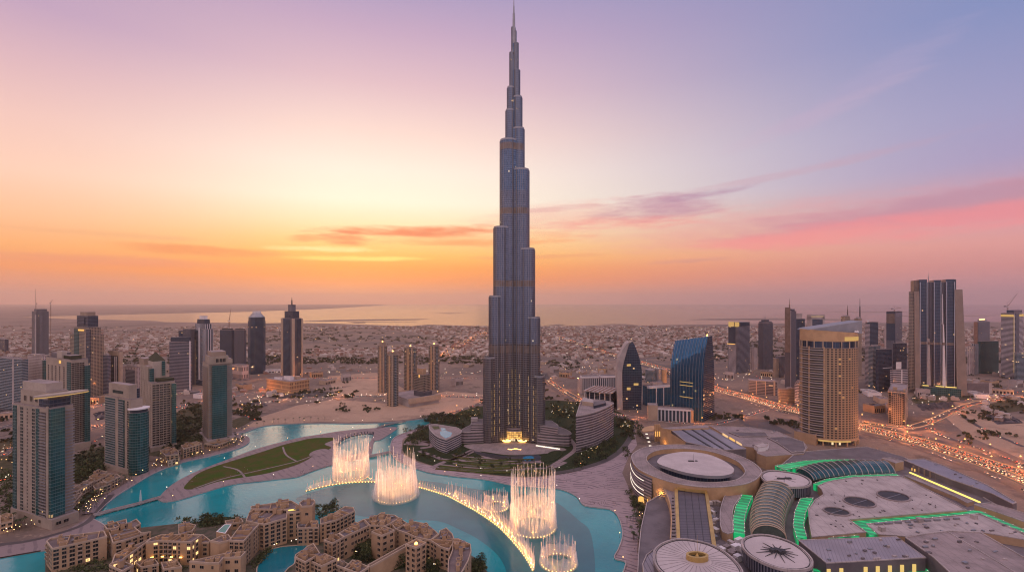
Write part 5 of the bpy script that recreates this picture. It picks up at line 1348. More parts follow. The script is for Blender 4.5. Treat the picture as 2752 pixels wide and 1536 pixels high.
for i, (k, pts, H, nm, lab, wn, un, wl) in enumerate(OT):
    if wl == 'beige': wl = ('beige', 'beige_b', 'beige_c')[i % 3]
    t, poly = lowrise(k, pts, H, nm, lab, 'apartment house', wn, un, 40 + i, wl, 'roof_dark' if 'dark' in lab and 'roof' in lab else 'roof_town', 1.6, 'sand coloured houses of the island quarter', lit=.02 if 'gold' not in lab else .12)
    if 'orange lamp' in lab:
        c = ROOT[t.name]
        MB().cyl(c[0], c[1], 27.2, 28.6, 1.6, 1.0, 10).build('roof_lamp', 'lamp_gold', t)
    if 'glowing orange gold' in lab:
        for a, b in zip(poly, poly[1:] + poly[:1]):
            L = hypot(b[0] - a[0], b[1] - a[1]); nx, ny = (b[1] - a[1]) / L, -(b[0] - a[0]) / L
            if ny < -.5:
                for j in range(int(L / 7)):
                    f = (j + .5) / int(L / 7)
                    MB().box(a[0] + (b[0] - a[0]) * f + nx * 1.2, a[1] + (b[1] - a[1]) * f + ny * 1.2, 9, 2.4, .6, .8, atan2(ny, nx) + pi / 2).build('wall_lamp', 'lamp_gold', t)
    if 'lit attic' in lab:
        q = Q('C6', (1520, 345), (1830, 305), z=30)
        MB().wall(q[0], q[1], 27, 29.5).build('attic_lights', 'glow_yellow', t)
    if 'gold' in lab and 'diagonal' in lab:
        for u in (.35, .6, .8):
            a, b = poly[1], poly[2]
    if 'plain walled' in lab or 'stepped plain' in lab:
        pass
flush_windows()
q0 = ROOT[[o.name for o in bpy.data.objects if o.get('label', '').startswith('courtyard wing glowing')][0]]
gold = [o for o in bpy.data.objects if o.get('label', '').startswith('courtyard wing glowing')][0]
for fx, fy in ((2150, 990), (2300, 1000), (2450, 1010), (2580, 1010), (1900, 1090)):
    p = Q('C5', (fx, fy), z=12)[0]
    ld = bpy.data.lights.new('flood_lamp', 'POINT'); ld.energy = 5200; ld.color = (1, .42, .08); ld.shadow_soft_size = .5
    o = bpy.data.objects.new('flood_lamp', ld); COL.objects.link(o); o.parent = gold; o.location = (p[0] - q0[0], p[1] - q0[1] - 2, 9)
sk = Q('C6', (540, 650), (640, 560), (715, 560), (640, 670), z=25)
sky_t = thing('pool_terrace', 'small green rooftop pool with a white rim beside the curved house', 'pool', (sk[0][0], sk[0][1], 20))
MB().prism(offset(sk, 1.0), 0, 25, 0, 1).build('rim', ['beige', 'white'], sky_t)
plain('pool_green', (.03, .24, .20), .1, .2, .2, spec=.6)
MB().sheet(sk, 25.05).build('pool_surface', 'pool_green', sky_t)

# low houses along the left canal bank
LB = [('C3', [(590, 985), (640, 950), (760, 890), (800, 900), (640, 1000)], 15, 'long flat roofed beige house row behind the canal restaurants'), ('C3', [(700, 915), (850, 850), (930, 845), (790, 915)], 14, 'stepped beige house with white edged roof below the second tower'),
      ('C3', [(860, 900), (980, 850), (1010, 868), (890, 925)], 14, 'beige house with tall arched openings facing the canal'), ('C3', [(780, 950), (900, 905), (930, 930), (800, 975)], 11, 'low beige house right above the canal restaurants'),
      ('C4', [(592, 905), (660, 870), (745, 905), (752, 935), (640, 945)], 17, 'small beige house with a domed corner beside the third tower'), ('C4', [(770, 860), (900, 825), (945, 845), (790, 890)], 17, 'long beige house with arcaded front left of the green fronted tower'),
      ('C4', [(640, 960), (740, 930), (760, 960), (660, 990)], 11, 'low beige pavilion house at the canal with a lit front'), ('C4', [(430, 905), (480, 890), (495, 930), (440, 945)], 12, 'small round fronted beige house between second and third towers'),
      ('C3', [(0, 1195), (60, 1175), (110, 1190), (110, 1240), (0, 1265)], 12, 'beige house at the far left edge beside the nearest tower'), ('C3', [(560, 1080), (640, 1010), (690, 1010), (600, 1110)], 12, 'beige house terrace tucked against the nearest tower'),
      ('C4', [(965, 845), (1060, 830), (1180, 800), (1195, 815), (1060, 862)], 9, 'arcaded beige podium house at the foot of the green fronted tower'), ('C4', [(0, 1120), (100, 1070), (150, 1080), (20, 1160)], 13, 'beige house row stepping down to the canal trees')]
for i, (k, pts, H, lab) in enumerate(LB):
    lowrise(k, pts, H, 'canal_house', lab, 'house', (4.4, 3.8), 3, 90 + i, ('beige_pale', 'beige', 'beige_b')[i % 3], group='low houses along the canal bank')
flush_windows()
# ------------------------------------------------------------------ park at the tower's foot
ped = thing('tower_podium', 'curved two level podium with a glowing gold glass entrance at the tallest tower', 'podium', (TX, TY - 40, 0))
lo = smooth_line(Q('D5', (722, 482), (900, 480), (1050, 470), (1180, 454), (1300, 448), (1420, 464), (1600, 494), (1890, 512), (1885, 470), (1760, 420), (1600, 375), (1000, 375), (850, 400), (760, 440), z=20), 4, True)
MB().prism(lo, 0, 20, 0, 1, 4, 5, run=True).build('lower_level', ['f_louvre', 'roof_dark'], ped)
MB().strip(lo + lo[:1], .3, 19.2, 20.4, 0, 0, .4).build('roof_edge', 'roof_pale', ped)
for pts in (((825, 402), (1000, 402), (1190, 387), (1200, 350), (900, 340), (838, 372)), ((1400, 392), (1600, 417), (1768, 442), (1770, 408), (1700, 360), (1400, 350))):
    up = Q('D5', *pts, z=32)
    MB().prism(up, 20, 32, 0, 1, 4, 4).build('upper_level', ['f_louvre', 'roof_dark'], ped)
    MB().strip(ccw(up) + ccw(up)[:1], .3, 31.4, 32.4, 0, 0, .4).build('roof_edge', 'roof_pale', ped)
    q = ((up[0][0] + up[4][0]) / 2, (up[0][1] + up[4][1]) / 2)
    MB().box(q[0], q[1] + 4, 32, 12, 9, 6).build('stair_block', 'concrete', ped)
ec = Q('D5', (1300, 452), z=20)[0]
ent = oval(ec[0], ec[1] + 4, 21, 17, 0, 28)
facade('f_gold_glass', (.20, .15, .09), (.30, .19, .07), .9, .8, .9, litcol=(1, .55, .14, 1), litpow=.75, grough=.3, wmetal=.4)
MB().prism(ent, 6, 19, 0, 1, 4, 3.4, run=True).build('entrance_drum', ['f_gold_glass', 'roof_dark'], ped)
MB().prism(offset(ent, -1), 19, 24, 0, 1, 4, 5, run=True).build('entrance_roof', ['f_louvre', 'roof_dark'], ped)
MB().prism(offset(ent, -4), 0, 6, 0, 0, 3, 6, run=True).build('lobby', 'f_office_lit', ped)
for dx in (-14, 14):
    o_ = oval(ec[0] + dx, ec[1] - 14, 6.5, 5, 0, 20)
    MB().ring(offset(o_, .8), offset(o_, -1.0), 2.5, 4.0, 0).build('ring_lamp', 'lamp_gold', ped)
for i in range(13):
    q = Q('D5', (1540 + i * 20, 628 + i * 3), z=2)[0]; MB().box(q[0], q[1], 1, 3.2, .6, 1.6).build('window_light', 'strip_white', ped)
for i in range(9):
    q = Q('D5', (1235 + i * 16, 668 + 4 * sin(i)), z=1)[0]; MB().box(q[0], q[1], .4, 2.2, .8, 1.2).build('ground_lamp', 'lamp_gold', ped)
# pool building
pbu = thing('pool_building', 'wedge shaped white banded low building with a bright blue rooftop pool', 'hotel', (*P(1199, 1200)[:2], 0))
po = smooth_line(Q('D5', (375, 412), (395, 470), (465, 530), (556, 562), (566, 562), (640, 527), (725, 482), (690, 440), (620, 424), (500, 405), (430, 396), z=23), 3, True)
MB().prism(po, 0, 22, 0, 1, 4, 3.8, run=True).build('walls', ['f_white_band', 'roof_mauve'], pbu)
MB().ring(offset(po, .5), offset(po, -.8), 21.6, 23.2, 0).build('parapet', 'concrete', pbu)
MB().sheet(Q('D5', (490, 480), (540, 462), (625, 490), (610, 530), (555, 552), (500, 520), z=22), 22.12).build('pool', 'pool_water', pbu)
MB().sheet(Q('D5', (500, 440), (545, 440), (560, 462), (510, 470), z=22), 22.12).build('pool', 'pool_water', pbu)
MB().sheet(Q('D5', (400, 420), (480, 420), (490, 450), (430, 455), z=22), 22.1).build('roof_garden', 'leaf', pbu)
# curved building
cb = thing('curved_building', 'tall grey building with a bowed front of thin white floor bands, right of the podium', 'office building', (*P(1600, 1205)[:2], 0))
co = smooth_line(Q('D5', (1965, 308), (2060, 292), (2180, 262), (2300, 212), (2372, 170), z=61), 6) + Q('D5', (2330, 150), (2200, 132), (2030, 127), (1995, 210), z=61)
facade('f_curved', (.38, .33, .34), (.05, .045, .055), 1.1, .62, .0, grough=.2, wrough=.6, curtain=.3)
MB().prism(co, 0, 60, 0, 1, 4, 4.2, run=True).build('walls', ['f_curved', 'roof_mauve'], cb)
MB().ring(offset(co, .4), offset(co, -.8), 59.6, 61.4, 0).build('parapet', 'concrete', cb)
MB().prism(Q('D5', (2030, 185), (2150, 200), (2150, 165), (2040, 140), z=61), 60, 67, 0, 1).build('roof_block', ['beige_pale', 'roof_pale'], cb)
MB().prism(Q('D5', (2155, 225), (2290, 190), (2280, 165), (2160, 175), z=61), 60, 65, 0, 1).build('roof_block', ['navy', 'roof_dark'], cb)
for z in range(6, 60, 8):
    MB().strip(smooth_line(Q('D5', (1965, 308), (2060, 292), (2180, 262), (2300, 212), (2372, 170), z=61), 6)[::-1], 0, z, z + .8, 0, 0, 1.4).build('floor_band', 'concrete', cb)
# terraces, pools and paths of the park
def terr(pts, z, mat, name, kind='structure', k='D5'):
    return struct(MB().prism(smooth_line(Q(k, *pts, z=z), 3, True), 0, z, 0, 0), name, mat, kind)
terr(((760, 620), (1100, 600), (1300, 590), (1520, 610), (1840, 660), (1800, 690), (1560, 720), (1250, 730), (1050, 705), (840, 670)), .7, 'roof_mauve', 'plaza')
terr(((860, 690), (960, 705), (1100, 735), (1250, 775), (1150, 775), (1000, 745), (900, 720)), 1.0, 'dark_metal', 'water')
terr(((1030, 715), (1250, 745), (1560, 730), (1560, 790), (1400, 800), (1250, 790), (1130, 750)), .5, 'navy', 'water')
terr(((1390, 765), (1420, 745), (1490, 742), (1512, 765), (1480, 790), (1420, 792)), .8, 'pool_water', 'pool')
terr(((1700, 690), (1830, 690), (1800, 740), (1720, 790), (1590, 800), (1620, 750)), 1.2, 'hedge', 'hedge', 'stuff')
rp = R.Random(12)
for i in range(9):                                    # bent planting beds following the shore
    f = i / 9
    y = 780 + f * 140
    x0, x1 = 700 + rp.uniform(-200, 120) - f * 80, 1150 + rp.uniform(0, 560)
    line = smooth_line(Q('D5', (x0, y - 22), ((x0 + x1) / 2, y + 8 + f * 14), (x1, y)), 5)
    struct(MB().strip(line, 2.0, 0, 1.0, 0, 0, 2.4), 'planting', 'leaf' if i % 2 else 'lawn', 'stuff')
    ln2 = smooth_line(Q('D5', (x0, y - 38), ((x0 + x1) / 2, y - 6 + f * 14), (x1, y - 14)), 5)
    MBp = MB().ribbon(ln2, 2.2, .34, 0)[0]
    struct(MBp, 'path', 'paving_plain')
for a in (((270, 690), (420, 740), (600, 790), (840, 680)), ((400, 870), (560, 800), (700, 760), (860, 690)), ((230, 575), (380, 600), (400, 640), (280, 660)), ((120, 600), (380, 610)), ((1650, 880), (1850, 760), (1960, 660), (1900, 560)),
          ((1200, 860), (1500, 880), (1700, 870), (1850, 810)), ((860, 660), (1000, 760), (1200, 800), (1500, 810), (1700, 780)), ((640, 720), (760, 810), (850, 930))):
    struct(MB().ribbon(smooth_line(Q('D5', *a), 6), 4 if len(a) > 2 else 12, .40)[0], 'path', 'paving_plain')
ring_road = smooth_line(S((1700, 1150), (1694, 1175), (1668, 1210), (1620, 1240), (1545, 1262), (1480, 1272)), 6)
struct(MB().ribbon(ring_road, 5, .42)[0], 'road', 'asphalt')
struct(MB().ribbon(smooth_line(S((1465, 1030), (1510, 1056), (1560, 1082), (1640, 1112), (1690, 1128), (1704, 1150)), 6), 8, .40)[0], 'road', 'asphalt')

plain('roof_disc', (.50, .44, .43), .7, .16, .05)
emit('glow_lit', (1.0, .68, .22), .7)
# ------------------------------------------------------------------ shopping mall
mall = thing('shopping_mall', 'sprawling mauve roofed shopping mall of round discs, vaults and green glowing skylights', 'shopping mall', (*P(2150, 1400)[:2], 0))
ribs('roof_ribs', (.34, .30, .32), (.16, .14, .16), .28, 0)
ribs('roof_ribs_slant', (.33, .31, .35), (.15, .14, .17), .22, (.8, .6))
ribs('runway_roof', (.13, .115, .135), (.05, .045, .055), .30, 1, .5, .2, .72)
ribs('corrugated', (.36, .32, .34), (.24, .215, .23), .35, (.9, -.45))
plain('vault_glass', (.13, .17, .15), .25, .25, .3, metal=.3)
plain('vault_teal', (.02, .10, .11), .18, .3, .3, metal=.3)
mm, t_ = new_mat('green_skylight')
pos = t_.n('ShaderNodeNewGeometry').outputs['Position']
g1 = t_.noise(pos, .09, 3)
sp_ = t_.n('ShaderNodeSeparateXYZ', i_Vector=pos)
wv_ = t_.m('SINE', t_.m('ADD', t_.m('MULTIPLY', sp_.outputs[0], .33), t_.m('MULTIPLY', sp_.outputs[1], .72)))
cc = t_.mix(t_.smooth(t_.m('ADD', g1, t_.m('MULTIPLY', wv_, .2)), .36, .68), (.0, .10, .035, 1), (.0, .42, .13, 1))
b_ = t_.n('ShaderNodeBsdfPrincipled', i_Base_Color=(.02, .2, .08, 1), i_Roughness=.4, i_Emission_Color=cc, i_Emission_Strength=.7)
finish(mm, t_, b_.outputs[0])
def mroof(name, k, pts, H, roof='roof_mauve', side='beige', z0=0, n=0, par=True):
    poly = Q(k, *pts, z=H)
    if n: poly = smooth_line(poly, n, True)
    o = MB().prism(poly, z0, H, 0, 1, 5, 6, run=True).build(name, [side, roof], mall)
    if par: MB().ring(offset(poly, .1), offset(poly, -.7), H, H + .9, 0).build('parapet', 'roof_pale', o)
    return o, ccw(poly)
mroof('base_block', 'S', [(1716, 1480), (1722, 1420), (1738, 1350), (1790, 1320), (2040, 1300), (2140, 1215), (2330, 1200), (2430, 1228), (2600, 1310), (2752, 1400), (2900, 1480), (2900, 1750), (1690, 1750), (1712, 1560)], 18, 'roof_dark', 'beige')
# great drum
Ho = 36
outer = smooth_line(Q('E4', (190, 560), (235, 490), (360, 428), (560, 396), (900, 385), (1250, 420), (1600, 510), (1850, 620), (1985, 745), (1930, 845), (1800, 915), (1600, 952), (1300, 972), (1000, 950), (700, 890), (420, 790), (255, 690), z=Ho), 4, True)
inner = smooth_line(Q('E4', (400, 590), (420, 530), (510, 475), (660, 445), (900, 438), (1200, 462), (1460, 530), (1660, 620), (1755, 735), (1720, 815), (1620, 870), (1460, 895), (1260, 902), (1000, 882), (740, 815), (560, 730), (450, 655), z=Ho), 4, True)
drum = MB(); drum.ring(ccw(outer), ccw(inner), 0, Ho, 0, 1)
drum_o = drum.build('drum_ring', ['orange_wall', 'roof_mauve'], mall)
rim_o = ccw(outer)
MB().ring(offset(rim_o, .3), offset(rim_o, -.9), Ho, Ho + 1.0, 0).build('rim', 'roof_pale', drum_o)
MB().ring(offset(ccw(inner), .9), offset(ccw(inner), -.1), Ho, Ho + .9, 0).build('rim', 'roof_pale', drum_o)
MB().prism(inner, 20, 30, 0, 0).build('drum_floor', 'roof_dark', mall)
disc = smooth_line(Q('E4', (545, 605), (620, 533), (800, 487), (1000, 476), (1250, 512), (1450, 592), (1580, 682), (1606, 732), (1560, 782), (1400, 808), (1150, 796), (900, 752), (700, 692), (580, 648), z=44), 4, True)
dob = MB().prism(disc, 40.5, 44, 0, 1).build('disc_roof', ['grey_metal', 'roof_disc'], mall)
MB().prism(offset(disc, -4), 30, 40.5, 0, 0, 4, 10, run=True).build('clerestory', 'f_navy_glass', mall)
dc = Q('E4', (1045, 610), z=44)[0]
MB().cyl(dc[0], dc[1], 44, 54, .35, .1, 6).build('antenna', 'grey_metal', dob)
MB().box(dc[0] - 3, dc[1], 44, 7, 2, 1.2).box(dc[0] + 4, dc[1] + 1, 44, 3, 2, .9).build('roof_hatch', 'dark_metal', dob)
# glassy west end of the drum and its white light lines
west = [p for p in rim_o]
k0 = min(range(len(west)), key=lambda i: west[i][0])
N_ = len(west)
seg = [west[(k0 + i) % N_] for i in range(-9, 7)]
seg = [(p[0] - .5, p[1] - .5) for p in seg]
MB().strip(seg, 0, 1, 34, 0, 0, .6).build('glass_end', 'f_louvre', mall)
wl = MB()
for i in range(len(seg) - 1):
    wl.wall(seg[i], seg[i + 1], 2, 33, 0, uvs=[(i, 0), (i + 1, 0), (i + 1, 5), (i, 5)])
wl.build('glass_wall', 'f_office_lit', mall)
for z in (8, 14, 26):
    MB().strip(seg[2:14], 0, z, z + .6, 0, 0, 1.0).build('light_line', 'strip_white', mall)
q = Q('E4', (310, 1130), z=4)[0]; MB().cyl(q[0], q[1] - 4, 2, 8, 4, 3, 12).build('entrance_lantern', 'glow_gold', mall)
# ribbed hall behind the drum with its gold wedge wall
mroof('ribbed_hall', 'E4', [(720, 165), (1260, 150), (1775, 440), (1500, 458), (1380, 445), (940, 345)], 26, 'roof_ribs_slant', 'roof_dark')
for j in range(3):
    a, b = Q('E4', (880 + j * 130, 168 - j * 5), (1330 + j * 130, 440 + j * 3), z=26)
    MB().strip([a, b], 1.5, 25.5, 26.8, 0, 0, 1.5).build('roof_gutter', 'dark_metal', mall)
wq = Q('E4', (590, 150), (1000, 118), (1250, 112), (1260, 150), (720, 168), z=28)
MB().prism(wq, 0, 28, 0, 1).build('hall_head', ['orange_wall', 'roof_mauve'], mall)
a, b = Q('E4', (590, 150), z=30)[0], Q('E4', (935, 345), z=26)[0]
wm = MB()
wm.face([(a[0], a[1], 0), (b[0], b[1], 0), (b[0], b[1], 26), (a[0], a[1], 32)]).face([(b[0], b[1] + 1.5, 0), (a[0], a[1] + 1.5, 0), (a[0], a[1] + 1.5, 32), (b[0], b[1] + 1.5, 26)]).face([(a[0], a[1], 32), (b[0], b[1], 26), (b[0], b[1] + 1.5, 26), (a[0], a[1] + 1.5, 32)])
wm.build('wedge_wall', 'orange_wall', mall)
for x in (520, 548, 575):
    q = Q('E4', (x, 100), z=30)[0]
    MB().box(q[0], q[1], 0, 3, 3, 30).build('pylon', 'orange_wall', mall)
    MB().box(q[0], q[1] - 2, 9, 1.4, .5, 9).build('wall_lamp', 'glow_gold', mall)
cn = smooth_line(Q('E4', (340, 165), (400, 130), (500, 120), (505, 175), (420, 190), (345, 195), z=20), 3, True)
MB().prism(cn, 18.5, 20, 0, 0).build('entrance_canopy', 'orange_wall', mall)
for i in range(4):
    q = Q('E4', (400 + i * 16, 220 + i * 38), z=12)[0]; MB().box(q[0], q[1], 10 - i * 2, 4, 2, 1).build('balcony_light', 'strip_white', mall)
# flat roofs behind
mroof('flat_roof', 'E4', [(1270, 120), (1880, 148), (2200, 200), (2568, 350), (2620, 420), (2568, 505), (2050, 545), (1930, 505), (1900, 425), (1720, 400)], 19, 'roof_mauve', 'beige')
mroof('dark_roof', 'E4', [(1530, 208), (2040, 212), (2080, 262), (1680, 266)], 20.2, 'roof_dark', 'roof_dark', 19)
mroof('dark_roof', 'E4', [(2060, 282), (2330, 272), (2568, 342), (2600, 440), (2568, 478), (2400, 488), (2200, 352)], 20.2, 'roof_dark', 'roof_dark', 19)
mroof('white_block', 'E4', [(1880, 385), (2000, 352), (2090, 365), (2060, 410), (1940, 425)], 25, 'roof_pale', 'white', 19)
for i in range(3):
    a = Q('E4', (1450 + i * 95, 225 + i * 55), (1520 + i * 95, 268 + i * 55), z=22)
    MB().strip(a, .4, 18, 23, 0, 0, .4).build('lit_window', 'glow_warm' if i != 1 else 'glow_gold', mall)
# small drums
def mdisc(k, pts, H, label, roofmat='roof_disc', spokes=0, drop=12):
    d = smooth_line(Q(k, *pts, z=H), 4, True)
    o = MB().prism(d, H - drop, H, 0, 1, 2.5, drop, run=True).build('drum', ['f_brown_vert' if spokes else 'roof_dark', roofmat], mall, label)
    d2 = ccw(d)
    MB().ring(offset(d2, .6), offset(d2, -.6), H - 1.2, H + 1.0, 0).build('rim', 'roof_pale', o)
    MB().ring(offset(d2, -1.6), offset(d2, -2.1), H, H + .5, 0).build('gutter', 'dark_metal', o)
    c = (sum(p[0] for p in d2) / len(d2), sum(p[1] for p in d2) / len(d2))
    return o, d2, c
o, d2, c = mdisc('S', [(2044, 1276), (2056, 1267), (2080, 1264), (2115, 1268), (2150, 1275), (2174, 1287), (2180, 1298), (2168, 1306), (2140, 1309), (2100, 1306), (2068, 1297), (2050, 1287)], 34, 'drum with a dark vent in its flat disc roof', spokes=1)
MB().box(c[0] - 5, c[1], 34, 9, 2.2, 1.4).box(c[0] + 4, c[1] + .5, 34, 7, 3, 1.6).build('vent', 'dark_metal', o)
for a in range(0, 360, 60):
    MB().box(c[0] + 9 * cos(radians(a)), c[1] + 7 * sin(radians(a)), 34, 9, .4, .25, radians(a)).build('duct', 'dark_metal', o)
o, d2, c = mdisc('E7', [(1432, 775), (1450, 722), (1530, 686), (1650, 671), (1800, 690), (1980, 750), (2120, 830), (2222, 930), (2250, 1000), (2212, 1058), (2080, 1080), (1900, 1066), (1720, 1010), (1550, 922), (1462, 842)], 36, 'drum roof with dark curved arms around a clustered vent', spokes=1)
c = Q('E7', (1845, 870), z=36)[0]
for a in range(0, 360, 26):
    r0, r1 = 4, rp.uniform(13, 19)
    ax, ay = cos(radians(a)), sin(radians(a)) * .9
    MB().tube((c[0] + ax * r0, c[1] + ay * r0, 37.2), (c[0] + ax * r1, c[1] + ay * r1, 36.2), .5, .18, 5).build('arm', 'dark_metal', o)
for dx, dy, r_ in ((-4, 1, 2.6), (0, 1.5, 3), (4, -.5, 2.8), (1, -2, 2)):
    MB().cyl(c[0] + dx, c[1] + dy, 36, 38.5, r_, r_ * .8, 12).build('vent', 'dark_metal', o)
o, d2, c = mdisc('E7', [(415, 900), (440, 832), (520, 772), (640, 731), (760, 722), (920, 745), (1080, 790), (1230, 870), (1340, 960), (1412, 1045), (1440, 1120), (1380, 1220), (1200, 1260), (950, 1250), (700, 1200), (520, 1110), (430, 1000)], 38, 'biggest foreground disc roof with fine radial seams and a gold oval turret')
c = Q('E7', (918, 950), z=38)[0]
tt = oval(c[0], c[1], 9, 5.5, 0, 28)
t2 = MB(); t2.ring(ccw(tt), offset(tt, -2), 38, 42, 0)
t2.build('turret', 'gold_metal', o)
MB().prism(offset(tt, -2), 38, 39.6, 0, 0).build('turret_floor', 'leaf_grey', o)
MB().cyl(c[0], c[1], 39, 43, 2.5, .2, 8).cyl(c[0], c[1], 43, 58, .2, .08, 5).build('mast', 'gold_metal', o)
for i in range(0, len(d2), 2):
    p = d2[i]; L = hypot(p[0] - c[0], p[1] - c[1]); ux, uy = (p[0] - c[0]) / L, (p[1] - c[1]) / L
    MB().tube((c[0] + ux * 11, c[1] + uy * 11, 38.05), (p[0] - ux * 3, p[1] - uy * 3, 38.05), .13, n=4).build('seam', 'roof_dark', o)
mroof('side_terrace', 'E7', [(285, 1010), (330, 905), (412, 845), (420, 1000), (470, 1110), (300, 1140)], 30, 'roof_ribs', 'beige')
# vaulted glass halls
def vault(name, A, B, rise, mat, ribmat, label, zb, nr=1):
    o = None
    mb = MB(); M = 12
    rows = []
    for a, b in zip(A, B):
        row = []
        for j in range(M + 1):
            q = pi * j / M
            f = .5 - .5 * cos(q)
            row.append((a[0] + (b[0] - a[0]) * f, a[1] + (b[1] - a[1]) * f, zb + rise * sin(q)))
        rows.append(row)
    for i in range(len(rows) - 1):
        for j in range(M):
            mb.face([rows[i][j], rows[i][j + 1], rows[i + 1][j + 1], rows[i + 1][j]])
    mb.face(rows[0][::-1]); mb.face(rows[-1])
    o = mb.build(name, mat, mall, label)
    for i in range(0, len(rows), nr):
        r = MB()
        for j in range(M):
            r.tube([*rows[i][j][:2], rows[i][j][2] + .25], [*rows[i][j + 1][:2], rows[i][j + 1][2] + .25], .55, n=4)
        r.build('rib', ribmat, o)
    return o
A = smooth_line(Q('E7', (1650, 130), (1600, 225), (1555, 340), (1530, 460), (1530, 590), (1548, 668), z=26), 3)
B = smooth_line(Q('E7', (2035, 190), (1985, 280), (1945, 390), (1925, 500), (1925, 620), (1948, 722), z=26), 3)
vault('vault_hall', A, B, 11, 'vault_glass', 'beige_pale', 'curved barrel vault of grey green panels with pale ribs', 26)
MB().strip(A, 4, 18, 26.2, 0, 0, .5).build('vault_wall', ['roof_mauve'], mall)
MB().strip(B, .5, 18, 26.2, 0, 0, 7).build('vault_wall', ['roof_mauve'], mall)
A2 = smooth_line(Q('E6', (230, 250), (340, 205), (500, 176), (700, 158), (900, 152), (1110, 158), z=26), 3)
B2 = smooth_line(Q('E6', (410, 345), (530, 318), (670, 298), (850, 280), (1040, 273), (1250, 270), z=26), 3)
vault('vault_hall', A2, B2, 7, 'vault_teal', 'roof_pale', 'teal glass barrel vault arching behind the sand coloured roof', 26)
# the big sand coloured roof with three oval skylights
o, po_ = mroof('sand_roof', 'E6', [(450, 405), (520, 372), (600, 350), (830, 312), (1310, 300), (1640, 470), (1985, 652), (772, 750), (950, 880), (390, 932), (362, 780), (352, 650), (420, 550), (512, 492), (490, 440)], 27, 'roof_pale', 'beige')
for x, y, rx, ry, s_ in ((648, 668, 136, 36, -14), (882, 572, 165, 46, -14), (1232, 510, 168, 46, -12)):
    k = [(x + rx * cos(radians(a)) - s_ * -sin(radians(a)) * 0, y + ry * sin(radians(a)) + .17 * rx * cos(radians(a))) for a in range(0, 360, 12)]
    pl = ccw(Q('E6', *k, z=27))
    sk_ = MB().ring(offset(pl, 1.0), offset(pl, -.4), 27, 28.2, 0).build('skylight', 'roof_mauve', mall)
    MB().sheet(pl, 27.3).build('pane', 'dark_metal', sk_)
    a, b = pl[4], pl[19]
    MB().strip([a, b], .3, 27.2, 27.7, 0, 0, .3).build('bar', 'grey_metal', sk_)
for i in range(60):
    q = Q('E6', (rp.uniform(420, 1700), rp.uniform(330, 860)), z=27)[0]
    if inside(q, po_):
        MB().box(q[0], q[1], 27, rp.uniform(.8, 3), rp.uniform(.6, 1.4), rp.uniform(.4, 1.1), rp.uniform(0, 3)).build('roof_vent', 'roof_dark', mall)
# long seams over the sand roof
for i in range(11):
    a, b = Q('E6', (480 + i * 120, 340 + i * 18), (560 + i * 95, 820 - i * 12), z=27)
    if inside(((a[0] + b[0]) / 2, (a[1] + b[1]) / 2), po_):
        m = ((a[0] + b[0]) / 2, (a[1] + b[1]) / 2)
        MB().strip([((a[0] + m[0]) / 2, (a[1] + m[1]) / 2), m], .12, 27, 27.12, 0, 0, .12).build('seam', 'roof_mauve', mall)
# green glowing skylights with white edge lights
for k, pts, H in (('E7', [(1440, 205), (1560, 215), (1500, 350), (1462, 480), (1468, 662), (1338, 645), (1332, 480), (1362, 340)], 25), ('E7', [(2110, 248), (2260, 240), (2165, 420), (2145, 560), (2182, 690), (2072, 722), (2024, 560), (2044, 400)], 26),
                  ('E6', [(10, 192), (300, 142), (560, 130), (830, 128), (820, 142), (500, 170), (250, 210), (110, 240)], 25), ('E6', [(405, 378), (540, 330), (800, 292), (1260, 276), (1305, 296), (830, 310), (600, 347), (452, 400)], 25.5),
                  ('E6', [(780, 752), (2060, 652), (2130, 682), (950, 792), (1065, 900), (990, 912), (960, 882)], 25.5), ('E6', [(400, 1245), (540, 1262), (1500, 1198), (1610, 1262), (1500, 1330), (400, 1340)], 19.5), ('E6', [(2060, 652), (2130, 660), (2620, 870), (2620, 905), (2130, 690)], 25.5),
                  ('E6', [(570, 915), (860, 893), (880, 912), (560, 935)], 25.5)):
    po2 = ccw(Q(k, *pts, z=H))
    gs = MB().prism(po2, 18, H, 0, 0).build('green_skylight', 'green_skylight', mall, 'skylight strip glowing green')
    for i in range(len(po2)):
        a, b = po2[i], po2[(i + 1) % len(po2)]
        L = hypot(b[0] - a[0], b[1] - a[1])
        if L > 14:
            MB().strip([a, b], .25, H, H + .5, 0, 0, .25).build('edge_rail', 'roof_pale', gs)
            for j in range(int(L / 9)):
                f = (j + .5) / int(L / 9)
                MB().box(a[0] + (b[0] - a[0]) * f, a[1] + (b[1] - a[1]) * f, H + .5, .4, .3, .3).build('edge_lamp', 'strip_white', gs)
# ribbed roof box with lit doors
o, pp = mroof('ribbed_box', 'E6', [(255, 958), (1260, 922), (1562, 1136), (540, 1192)], 31, 'corrugated', 'roof_dark', 18, par=False)
MB().ring(offset(pp, .4), offset(pp, -.4), 30.4, 31.3, 0).build('eaves', 'roof_pale', o)
for x in (560, 690, 940, 1065, 1190, 1315, 1440):
    q = Q('E6', (x, 1192 - (x - 540) * .055), z=31)[0]
    MB().box(q[0], q[1] - .5, 19.5, 3, .5, 6.5).build('lit_door', 'glow_lit', o)
mroof('slate_roof', 'E6', [(1350, 932), (1560, 896), (1800, 868), (2130, 882), (2620, 1165), (2620, 1400), (1920, 1400), (1642, 1140)], 33, 'roof_mauve', 'roof_dark', 18)
a, b = Q('E6', (1790, 872), (2500, 1300), z=33)
MB().strip([a, b], .4, 33, 33.5, 0, 0, .4).build('ridge_seam', 'roof_pale', mall)
mroof('step_roof', 'E6', [(955, 796), (2040, 692), (2130, 696), (2600, 910), (2600, 960), (2130, 880), (1800, 866), (1350, 925), (1250, 915), (1080, 905)], 25, 'roof_pale', 'beige', 18)
